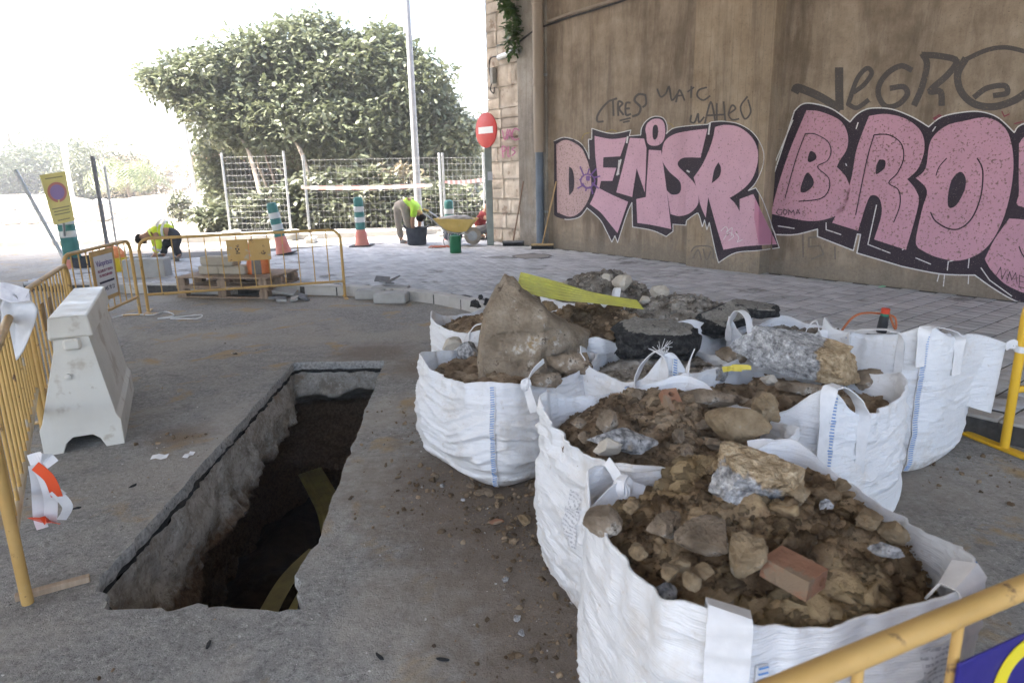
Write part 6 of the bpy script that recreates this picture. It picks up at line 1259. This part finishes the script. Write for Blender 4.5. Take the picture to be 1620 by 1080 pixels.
    fb = MB(); fb.tube([fc+hv*.03, fc+fwd*.022-hv*.012, fc-hv*.018], [.009, .015, .012], 6); fb.build('nose', M_skin, e, True)
    eb = MB()
    for s in (-1, 1): Ve, Fe = ICO[2]; eb.add(Ve*.011+fc+hv*.025+sd*s*.032-fwd*.008, Fe)
    eb.build('eyes', M_hair, e, True); mb = MB(); mb.tube([fc-hv*.045+sd*-.022-fwd*.005, fc-hv*.047+fwd*.004, fc-hv*.045+sd*.022-fwd*.005], .005, 6); mb.build('mouth', surf('lips'+str(len(MATS)), [(.30, .12, .09)], 5, .6), e, True)
    er = MB()
    for s in (-1, 1): Ve, Fe = ICO[2]; er.add(Ve*[.012, .012, .012]+W['head']+sd*s*.094+hv*.0, Fe)
    er.build('ears', M_skin, e, True); return e
M_lime = surf('lime_tshirt', [(.42, .72, .06), (.52, .82, .12)], 7, .8); M_khaki = surf('dusty_khaki_trousers', [(.23, .205, .175), (.32, .29, .255)], 7, .9); M_hivis = surf('hi_vis_yellow', [(.66, .80, .04), (.76, .88, .10)], 7, .75); M_navy = surf('navy_trousers', [(.028, .03, .036), (.05, .052, .06)], 9, .85); M_mar = surf('maroon_tshirt', [(.20, .03, .035), (.28, .05, .05)], 7, .85); M_greyt = surf('grey_trousers', [(.12, .12, .13), (.18, .18, .19)], 9, .85)
YA = 14.95
def w(px, py, Y): return YP(px, py, Y)
fl_, fr_ = G(634, 386, SWZ), G(650, 385, SWZ)
wA = person((fl_[0], fl_[1], SWZ), 'worker in lime T-shirt and khaki trousers stooping over the dark tub',
  dict(pelvis=w(634, 322, 14.95), chest=w(656, 327, 14.9), arch=np.array([.03, 0, .05]), neck=w(661, 331, 14.9), head=w(665, 341, 14.88), face=np.array([.4, -.2, -.9]),
  hipl=w(629, 325, 15.08), kneel=w(630, 352, 15.08), anklel=w(635, 380, 15.0), toel=w(644, 385, 14.9), hipr=w(640, 326, 14.82), kneer=w(645, 352, 14.8), ankler=w(650, 379, 14.8), toer=w(662, 384, 14.72),
  shl=w(662, 329, 15.08), ell=w(664, 352, 15.1), wrl=w(662, 370, 15.05), tipl=w(663, 382, 15.0), shr=w(655, 332, 14.74), elr=w(652, 354, 14.70), wrr=w(656, 371, 14.72), tipr=w(659, 382, 14.74)), M_lime, M_khaki)
YB = 12.9; fl_, fr_ = G(262, 409, SWZ), G(280, 412, SWZ)
wB = person((fl_[0], fl_[1], SWZ), 'worker in hi-vis yellow jacket and dark trousers bent double laying pavers',
  dict(pelvis=w(276, 369, 12.85), chest=w(246, 364, 12.9), arch=np.array([0, 0, .05]), neck=w(235, 370, 12.9), head=w(226, 377, 12.88), face=np.array([-.35, -.2, -.9]),
  hipl=w(275, 374, 13.0), kneel=w(259, 390, 13.05), anklel=w(259, 404, 13.0), toel=w(246, 408, 12.95), hipr=w(279, 374, 12.7), kneer=w(277, 392, 12.65), ankler=w(285, 406, 12.6), toer=w(274, 411, 12.55),
  shl=w(243, 368, 13.06), ell=w(246, 388, 13.08), wrl=w(246, 401, 13.0), tipl=w(240, 409, 12.95), shr=w(245, 369, 12.72), elr=w(252, 388, 12.68), wrr=w(246, 402, 12.7), tipr=w(239, 410, 12.72)), M_hivis, M_navy, 'long')
fl_ = G(758, 377, SWZ)
wC = person((fl_[0], fl_[1]+.15, SWZ), 'person in maroon T-shirt crouching half hidden behind the sign post',
  dict(pelvis=w(756, 364, 15.7), chest=w(763, 342, 15.7), neck=w(768, 334, 15.68), head=w(773, 325, 15.66), face=np.array([.85, -.3, -.4]), hipl=w(757, 364, 15.85), kneel=w(778, 354, 15.85), anklel=w(768, 371, 15.85), toel=w(780, 375, 15.85),
  hipr=w(756, 365, 15.55), kneer=w(776, 358, 15.45), ankler=w(757, 370, 15.5), toer=w(768, 375, 15.45), shl=w(764, 340, 15.88), ell=w(778, 346, 15.9), wrl=w(788, 350, 15.85), tipl=w(794, 353, 15.8), shr=w(763, 341, 15.52), elr=w(772, 348, 15.42), wrr=w(782, 346, 15.45), tipr=w(790, 347, 15.45)), M_mar, M_greyt)
gl = G(766, 372, SWZ); rock('lime_vest', 'folded lime vest tucked beside the crouching person', (gl[0]+.05, gl[1]+.15, SWZ+.12), (.34, .2, .24), 160, M_lime, (0, 0, 0), 5, .2, 3, cat='vest')
rock('hand_trowel_board', 'flat grey board in front of the bent worker', (*G(215, 408, SWZ)[:2], SWZ+.03), (.5, .25, .05), 161, M_gb, (0, 0, 5), 8, .02, 3, cat='board')
# ================================================================== MESH FENCE, LAMPS
M_wire = surf('weathered_wire', [(.34, .34, .34), (.42, .42, .42)], 9, .6)
def mesh_panel(a, b, label, h=1.95, z0=.0, n=None):
    a, b = np.array(a[:2], float), np.array(b[:2], float); d = b-a; L = np.linalg.norm(d); e = empty('mesh_fence_panel', (*a, z0), math.atan2(d[1], d[0]), label, 'fence', 'galvanised mesh fence panels')
    for x in (0, L): MB().tube([(x, 0, .02), (x, 0, h+.12)], .03, 8).build('post', M_galv, e, True)
    mb = MB(); nx = int(L/.12)
    for k in range(1, nx): mb.tube([(L*k/nx, 0, .15), (L*k/nx, 0, h)], .0025, 4, False)
    for k in range(13): z = .15+(h-.15)*k/12; mb.tube([(0, 0, z), (L, 0, z)], .0025, 4, False)
    mb.build('wire_mesh', M_wire, e)
    for x in (.02, L-.02): MB().box((x, 0, .06), (.22, .6, .13), ch=.02).build('concrete_foot', M_kerb, e)
    return e
m1 = YP(463, 378, 17.6); m2 = YP(486, 385, 16.6); m3 = YP(700, 371, 17.3); 
zf = [0, 0]
mesh_panel(YP(366, 378, 17.9), (m1[0]-.02, 17.6), 'mesh fence panel in front of the pale trunk, without tape', 1.95, .13)
mesh_panel((m2[0], 16.9), (m3[0], 17.3), 'mesh fence panel with red and white tape stretched across it', 1.95, .0)
mesh_panel((m3[0]+.08, 17.35), YP(768, 371, 17.9), 'short mesh fence panel between the taped panel and the stone wall', 1.95, .0)
def hang_tape(p0, p1, label):
    p0, p1 = np.array(p0), np.array(p1); n = 16; e = empty('tape_band', p0, 0, label, 'tape', 'red and white tape on the mesh fence'); P = [(p1-p0)*k/n+np.array([0, 0, -.03*math.sin(math.pi*k/n)]) for k in range(n+1)]
    for k in range(n): MB().ribbon([P[k], P[k+1]], .09 if 0 < k < n-1 else .06, (0, .2, 1), .003).build('tape_stripe', surf('tape_pink', [(.72, .42, .38)], 4, .5) if (k % 2 == 0 and 'tape_pink' not in MATS) else (MATS['tape_pink'] if k % 2 == 0 else M_tape), e)
hang_tape(YP(477, 297, 16.82), YP(684, 293, 17.2), 'long red and white tape stretched across the mesh fence'); hang_tape(YP(704, 288, 17.3), YP(766, 284, 17.7), 'short red and white tape on the mesh fence beside the stone wall')
M_lamp = surf('lamp_post_grey', [(.22, .23, .245), (.30, .31, .325)], 5, .6); M_lampw = surf('lamp_post_white', [(.66, .67, .68), (.74, .75, .76)], 5, .5)
def lamp(label, base, top, r0, r1, mat, arm=None):
    b, t = np.array(base, float), np.array(top, float); e = empty('lamp_post', b, 0, label, 'lamp post', 'street lamp posts'); MB().tube([(0, 0, 0), (t-b)*.5, t-b], [r0, (r0+r1)/2, r1], 12).build('pole', mat, e, True); MB().lathe([(r0*1.8, 0), (r0*1.8, .03), (r0*1.2, .05), (r0*1.1, .4)], 12).build('base', mat, e, 40)
    if arm:
        L = arm; MB().tube([t-b, t-b+np.array([L, 0, .12])], r1*.8, 8).build('arm', mat, e, True); MB().box(t-b+np.array([L*1.1, 0, .12]), (abs(L)*.5, .22, .10), ch=.03).build('lamp_head', mat, e)
    return e
pb0 = YP(664, 366, 18.4); lamp('grey lamp post rising in front of the big tree', (pb0[0], pb0[1], .1), (pb0[0]-.02, 18.4, 9.6), .10, .05, M_lamp, .9)
pb1 = YP(316, 345, 22); lamp('slim white pole with a red patch at the left edge of the big tree', (pb1[0], 22, .0), (*YP(291, 195, 22),), .07, .05, M_lampw)
for i, (x0, y0, x1, y1, Y, ar) in enumerate(((112, 300, 68, 118, 40, 1.2), (116, 300, 104, 172, 62, 1.6), (96, 300, 82, 200, 72, -1.6), (44, 300, 32, 215, 85, 1.6), (127, 300, 118, 236, 95, 1.6), (2, 300, -2, 262, 90, 1.6))):
    bp = G(x0, 320, 0); b = YP(x0, y0, Y); t = YP(x1, y1, Y); t[0] = b[0]+(t[0]-b[0])*.12; lamp('pale street lamp post in the far row along the avenue', (b[0], Y, 0), t, .14 if i == 0 else .12, .08, M_lampw, ar)
# ================================================================== VEGETATION
def leaf_mat(name, cols, rough=.42, tr=.25):
    m, nt, b = newmat(name); oi = nt.nodes.new('ShaderNodeAttribute'); oi.attribute_name = 'rnd'
    c = ramp(nt, oi.outputs['Fac'], [(0, cols[0]), (.5, cols[1]), (1, cols[2])]); nt.links.new(c, b.inputs['Base Color']); b.inputs['Roughness'].default_value = rough; b.inputs['Specular IOR Level'].default_value = .5
    t = nt.nodes.new('ShaderNodeBsdfTranslucent'); nt.links.new(c, t.inputs[0]); mx = nt.nodes.new('ShaderNodeMixShader'); mx.inputs[0].default_value = tr; out = nt.nodes['Material Output']
    nt.links.new(b.outputs[0], mx.inputs[1]); nt.links.new(t.outputs[0], mx.inputs[2]); nt.links.new(mx.outputs[0], out.inputs[0]); return m
M_leaf = leaf_mat('broad_leaf_green', [(.085, .10, .055), (.135, .155, .085), (.20, .215, .13)]); M_leaf2 = leaf_mat('dusty_shrub_leaf', [(.06, .075, .04), (.10, .115, .065), (.16, .165, .10)]); M_leaf3 = leaf_mat('far_tree_leaf', [(.03, .05, .02), (.055, .075, .03), (.09, .11, .05)], .6); M_leaf4 = leaf_mat('dry_bush_leaf', [(.13, .11, .07), (.19, .16, .10), (.26, .22, .15)], .8); M_palm = leaf_mat('palm_leaf', [(.07, .10, .03), (.12, .15, .05), (.18, .20, .08)], .5)
M_bark = surf('pale_bark', [(.24, .20, .155), (.36, .31, .25)], 9, .9, (30, .6), stretch=(1, 1, .3)); M_bark2 = surf('brown_bark', [(.12, .09, .07), (.2, .155, .12)], 9, .9, (30, .6))
LV = np.array([(0, 0, 0), (.16, .30, .02), (.42, .34, -.02), (.40, .12, .03), (.74, .20, -.05), (1, 0, -.14), (.74, -.20, -.05), (.40, -.12, .03), (.42, -.34, -.02), (.16, -.30, .02), (.2, 0, .05), (.55, 0, .02)])
LV = LV[[0, 2, 3, 4, 5, 6, 7, 8, 11]]; LF = np.array([(0, 1, 2), (0, 2, 8), (2, 3, 8), (3, 4, 8), (8, 4, 5), (8, 5, 6), (0, 8, 6), (0, 6, 7)])
LV1 = np.array([(0, 0, 0), (.5, .16, .03), (1, 0, -.1), (.5, -.16, .03)]); LF1 = np.array([(0, 1, 2), (0, 2, 3)])
def leaves(tips, dirs, n, size, rng, lobed=True, spread=.5, jit=.12, droop=.35):
    lv, lf = (LV, LF) if lobed else (LV1, LF1); N = len(tips)*n
    T = np.repeat(tips, n, 0)+rng.normal(0, jit, (N, 3)); D = np.repeat(dirs, n, 0); r = rng.normal(size=(N, 3)); r[:, 2] *= .55; X = D*spread+r; X[:, 2] -= droop*rng.random(N); X /= np.linalg.norm(X, axis=1)[:, None]
    up = np.tile([0, 0, 1.], (N, 1))+rng.normal(0, .35, (N, 3)); Y_ = np.cross(up, X); Y_ /= np.linalg.norm(Y_, axis=1)[:, None]; Z_ = np.cross(X, Y_); s = size*rng.uniform(.65, 1.25, N)
    V = T[:, None]+s[:, None, None]*(lv[None, :, 0, None]*X[:, None]+lv[None, :, 1, None]*Y_[:, None]+lv[None, :, 2, None]*Z_[:, None])
    Fc = lf[None]+(np.arange(N)*len(lv))[:, None, None]; rn = np.repeat(np.clip(np.repeat(rng.random(len(tips)), n)*.6+rng.random(N)*.4, 0, 1), len(lf))
    return V.reshape(-1, 3), Fc.reshape(-1, 3), rn
def crown_tips(blobs, n, rng, shell=.55):
    vol = np.array([b[3]*b[4]*b[5] for b in blobs]); pick = rng.choice(len(blobs), n, p=vol**.75/(vol**.75).sum()); P = []; D = []
    B_ = np.array(blobs, float); d = rng.normal(size=(n, 3)); d /= np.linalg.norm(d, axis=1)[:, None]; rr = (shell+(1-shell)*rng.random(n)**.5)*(1+.10*fbm(d*3+pick[:, None]*7, 5, 3))
    return B_[pick, :3]+d*rr[:, None]*B_[pick, 3:], d
def px_blob(x, y, Y, rx, ry, rz): c = YP(x, y, Y); return (*c, rx, ry, rz)
rng = np.random.default_rng(5)
big = empty('big_tree', (-5.2, 22.5, 0), 0, 'big spreading broad-leaved tree behind the mesh fence', 'tree'); bo = np.array([-5.2, 22.5, 0])
blobs = [px_blob(480, 100, 24, 1.9, 1.8, 1.3), px_blob(560, 130, 24, 2.3, 2.0, 1.5), px_blob(400, 115, 24, 1.9, 1.8, 1.2), px_blob(330, 125, 23.5, 1.6, 1.5, 1.0), px_blob(285, 130, 23, 1.0, 1.0, .65), px_blob(640, 150, 24, 1.7, 1.8, 1.6), px_blob(700, 215, 24, 1.2, 1.5, 1.3), px_blob(725, 240, 24.5, .75, 1.1, 1.0), px_blob(460, 190, 23.5, 2.4, 2.0, 1.4), px_blob(560, 210, 23.5, 2.3, 2.0, 1.5), px_blob(370, 185, 23, 1.4, 1.4, 1.0), px_blob(640, 250, 24, 1.8, 1.6, 1.3), px_blob(345, 255, 24.5, .9, 1.0, 1.1), px_blob(365, 300, 24.5, 1.0, 1.0, .8), px_blob(520, 270, 25.5, 2.6, 1.0, 1.2), px_blob(430, 270, 25.5, 1.8, .8, 1.2), px_blob(500, 45, 24, .8, .8, .5), px_blob(245, 130, 23, .5, .6, .35), px_blob(600, 75, 24, 1.0, 1.0, .7)]
tips, dr = crown_tips(blobs, 7000, rng, .35); tips = tips[tips[:, 2] > .5]; dr = dr[:len(tips)]
ox = rng.choice(len(tips), 70); 
ext = np.concatenate([tips[j]+dr[j]*np.array([rng.uniform(.1, .5)])+rng.normal(0, .13, (7, 3)) for j in ox]); tips = np.r_[tips, ext]; dr = np.r_[dr, np.repeat(dr[ox], 7, 0)]
V, Fc, rn = leaves(tips, dr, 11, .235, rng, True, .45, .15)
mesh_obj('crown', V-bo, Fc, M_leaf, big, False, rn)
stems = [((425, 345), (400, 262), (385, 225), (350, 190)), ((455, 345), (432, 280), (420, 240), (430, 190)), ((440, 345), (420, 290), (405, 250), (400, 180)), ((503, 340), (478, 245), (450, 210), (400, 165)), ((503, 340), (485, 255), (500, 200), (520, 130)), ((540, 345), (560, 250), (590, 190), (610, 140)), ((560, 345), (580, 270), (640, 200), (690, 190)), ((520, 345), (530, 250), (540, 180), (545, 100)), ((470, 345), (455, 290), (440, 230), (470, 110))]
for i, st_ in enumerate(stems):
    Y = (20.9 if i in (0, 3) else 22.0)+.35*i*(i not in (0, 3)); P = [YP(x, y, Y+(.75*q_ if i in (0, 3) else 0)) for q_, (x, y) in enumerate(st_)]; P[0][2] = -.05; r = .085 if i in (0, 3) else .06; MB().tube(crom(np.array(P)-bo, 6), np.linspace(r, r*.35, 19), 8).build('trunk' if i in (0, 3, 5) else 'limb', M_bark if i in (0, 2, 3) else M_bark2, big, True)
rb = MB()
for k in range(120):
    j = rng.integers(len(tips)); t = tips[j]; b_ = YP(*[(430, 225), (470, 235), (540, 215), (600, 215), (390, 225)][rng.integers(5)], 23.6); rb.tube(crom([b_-bo, (b_+t)/2-bo+rng.normal(0, .25, 3), t-bo], 4), np.linspace(.03, .008, 9), 5)
rb.build('branches', M_bark2, big, True)
def plant(label, name, base, blobs, n, nl, size, mat, rng, lobed=True, group=None, cat='shrub', trunk=None, jit=.1, shell=.35):
    b0 = np.array(base, float); e = empty(name, base, 0, label, cat, group); t, d = crown_tips(blobs, n, rng, shell); ok = t[:, 2] > .05; t, d = t[ok], d[ok]; V, Fc, rn = leaves(t, d, nl, size, rng, lobed, .5, jit); mesh_obj('foliage' if cat != 'tree' else 'crown', V-b0, Fc, mat, e, False, rn)
    mb = MB()
    for k in range(trunk[1] if trunk else 5):
        j = rng.integers(len(t)); mb.tube(crom([np.array([rng.normal(0, .08), rng.normal(0, .08), -.03]), (t[j]-b0)*[.4, .4, .55], t[j]-b0], 4), np.linspace(trunk[0] if trunk else .02, .006, 9), 5)
    mb.build('stems' if cat != 'tree' else 'trunk', M_bark2, e, True); return e
SHL = ['low shrub at the foot of the slim white pole', 'low shrub left of the pale leaning trunk', 'low shrub at the foot of the pale leaning trunk', 'dusty shrub behind the double fence posts', 'dusty shrub beside the upright teal bollard, nearer the double fence posts', 'dusty shrub directly behind the upright teal bollard', 'dusty shrub behind the stooping worker in lime', 'dusty shrub behind the grey lamp post and wheelbarrow handles', 'dusty shrub between the wheelbarrow and the stone wall']
for i, (x, y, Y, rx, rz) in enumerate(((345, 345, 20.5, .8, .35), (395, 340, 20.2, .9, .5), (440, 335, 20, .8, .65), (490, 325, 19.8, .9, .9), (540, 320, 19.8, .9, .9), (590, 325, 19.8, .8, .9), (630, 330, 19.8, .7, .8), (680, 335, 19.8, .8, .7), (725, 335, 20.5, .9, .6))):
    c = YP(x, y, Y); c[2] = max(c[2], rz*.9); plant(SHL[i], 'roadside_shrub', (c[0], Y, 0), [(*c, rx, .55, rz), (c[0]+.3, Y+.2, c[2]*.7, rx*.6, .5, rz*.7)], 150, 8, .26, M_leaf2, rng, True, 'low shrubs behind the mesh fence')
c = YP(650, 290, 19.9); plant('leafy shrub with dry brown tips behind the stooping worker', 'roadside_shrub', (c[0]-.3, 20.2, 0), [(c[0]-.3, 20.2, 1.0, .8, .5, .9)], 80, 8, .22, M_leaf4, rng)
c = YP(285, 330, 26); plant('little isolated shrub on the pale dirt bank', 'roadside_shrub', (c[0], 26, 0), [(c[0], 26, .55, .45, .4, .4)], 70, 8, .2, M_leaf2, rng)
for i, (x, y, Y, rx, rz, lab) in enumerate(((745, 250, 40, 3.2, 2.4, 'pale green tree beyond the big tree, beside the stone wall'), (20, 270, 60, 3.5, 1.8, 'yellow-green bushy tree in the far avenue'), (62, 262, 72, 4.2, 2.8, 'grey-green tree among the far lamp posts'), (110, 268, 66, 3.5, 2.4, 'dark green tree at the far end of the avenue'), (162, 275, 46, 2.9, 2.3, 'broad dusty olive tree on the far dirt bank'))):
    c = YP(x, y, Y); plant(lab, 'far_tree', (c[0], Y, 0), [(*c, rx, rx*.8, rz), (c[0]+rx*.5, Y, c[2]-rz*.3, rx*.7, rx*.6, rz*.8), (c[0]-rx*.5, Y, c[2]-rz*.4, rx*.7, rx*.6, rz*.7), (c[0], Y, max(1, c[2]-rz*.8), rx*.9, rx*.6, rz*.6)], 1100, 7, .34*Y/45, M_leaf3 if i != 4 else M_leaf2, rng, False, None, 'tree', (.16, 7), .3, .5)
c = YP(250, 295, 44); plant('dry brown thicket along the far bank', 'dry_thicket', (c[0], 44, 0), [(c[0]-1.5, 44, 1.2, 2.2, 1, 1.3), (c[0]+1.4, 44.5, 1.2, 2.2, 1, 1.4)], 700, 6, .26, M_leaf4, rng, False, None, 'thicket')
def palm(label, base, h, n, L, mat, seed):
    r = np.random.default_rng(seed); e = empty('palm', base, 0, label, 'palm'); MB().tube([(0, 0, -.05), (.05, 0, h*.5), (0, 0, h)], [.22, .18, .16], 10).build('trunk', M_bark2, e, True); V = []; Fc = []; 
    for k in range(n):
        a = r.uniform(0, 2*math.pi); up = r.uniform(.1, 1.3); P = crom([(0, 0, h), (L*.4*math.cos(a), L*.4*math.sin(a), h+L*.35*up), (L*.85*math.cos(a), L*.85*math.sin(a), h+L*(.25*up-.3))], 8)
        for i in range(2, len(P)-1):
            d = P[i+1]-P[i]; d /= np.linalg.norm(d); s = np.cross(d, [0, 0, 1]); s /= np.linalg.norm(s)+1e-9
            for sg in (-1, 1): q = P[i]; j = len(V); ln = L*.22*(1-abs(i/len(P)-.5)); V += [q, q+d*.06, q+s*sg*ln+d*ln*.6+np.array([0, 0, -ln*.4])]; Fc.append((j, j+1, j+2))
        j = len(V)
    me_ = mesh_obj('fronds', V, Fc, mat, e, False, r.random(len(Fc))); rb = None
    return e
c = YP(205, 300, 40); palm('low pale green palm on the far bank', (c[0], 40, 0), 1.6, 60, 2.6, M_palm, 3); c = YP(18, 240, 75); palm('palm crown rising over the far avenue trees', (c[0], 75, 0), 6.5, 40, 3., M_palm, 4)
# plants rooted in the stone wall
for i, (x, y, n, s) in enumerate(((806, 8, 26, .2), (812, 60, 18, .15))):
    c = wl(x, y, .18); plant(('leafy green plant hanging from the top of the stone wall', 'small green plant growing from a crack above the conduit')[i], 'wall_plant', c, [(*c, .30, .15, .32), (c[0]+.1, c[1]-.05, c[2]-.3, .15, .12, .25)] if i == 0 else [(*c, .12, .10, .32)], n, 7, s, leaf_mat('wall_plant_leaf'+str(i), [(.04, .08, .02), (.07, .12, .035), (.10, .16, .05)]), rng, True, None, 'plant', (.008, 6), .05)
# far white hoarding, low wall and long roof
M_wht = surf('white_wall', [(.62, .60, .57), (.72, .70, .67)], 1, .9)
hb = empty('far_house', (*YP(265, 275, 95)[:2], 0), 0, 'long low pale building with a terracotta roof far behind the bank', 'building')
MB().box((0, 0, 1.6), (26, 8, 3.2)).build('wall', M_wht, hb); MB().prism([(-13.4, 3.2), (13.4, 3.2), (13.4, 3.35), (12, 4.6), (-12, 4.6), (-13.4, 3.35)], -4.5, 4.5).build('roof', surf('terracotta', [(.36, .17, .10), (.44, .24, .16)], 2, .9), hb)
for k in range(6): MB().box((-10+4*k, -4.02, 1.7), (1.2, .06, 1.3)).build('window', surf('far_glass'+str(k), [(.10, .12, .14)], 3, .3), hb)
lw = empty('low_stone_wall', (*YP(150, 320, 27)[:2], 0), .35, 'low pale rubble wall along the far side of the street', 'wall')
for k in range(14):
    for j in range(3): V, Fc = rockV(3, 200+k*3+j, 6, .05); mesh_obj('stone', V*[.33, .22, .17], Fc, M_wht, lw, True, None, (-4+.6*k+.3*(j % 2), 0, .15+.29*j))
for k in range(2):
    hp = YP(132+30*k, 330, 19+1.2*k); o = MB().box((0, 0, .5), (.8, .05, .8), ch=.01).build('hoarding_panel', M_wht, None, loc=(hp[0], hp[1]+3, 0), rz=1.0); tag(o, ('white hoarding panel on the bright street beyond the striped bollard', 'white hoarding panel on the bright street beyond the pair of leaning posts')[k], 'hoarding', 'white hoarding panels')
bk = mesh_obj('dirt_bank', [(0, 0, 0)], [(0,)] if False else [], M_dirt) if False else None
gx, gy = np.meshgrid(np.linspace(-40, 8, 60), np.linspace(27, 60, 34)); Pd = np.c_[gx.ravel(), gy.ravel(), np.zeros(gx.size)]; Pd[:, 2] = -.1+1.1*np.clip(1-np.abs(Pd[:, 1]-44)/14, 0, 1)**1.2*(.7+.4*fbm(Pd*.2, 3, 4))+.06*fbm(Pd*1.2, 5, 4)
ii = np.arange(60*34).reshape(34, 60); tag(mesh_obj('dirt_bank', Pd, np.stack([ii[:-1, :-1].ravel(), ii[:-1, 1:].ravel(), ii[1:, 1:].ravel(), ii[1:, :-1].ravel()], 1), M_dirt, None, True), kind='structure')

# ================================================================== FLARE VEIL: thin volume added for lens glare, brightens the tree
M_veil, nt, b = newmat('flare_veil_volume'); nt.nodes.remove(b); pv = nt.nodes.new('ShaderNodeVolumePrincipled'); pv.inputs['Color'].default_value = (.95, .96, 1, 1); pv.inputs['Density'].default_value = .0024
nt.links.new(pv.outputs[0], nt.nodes['Material Output'].inputs['Volume'])
veil_ = MB().box((0, 65, 6.0), (240, 180, 16.0)).build('flare_veil', M_veil); tag(veil_, kind='stuff')
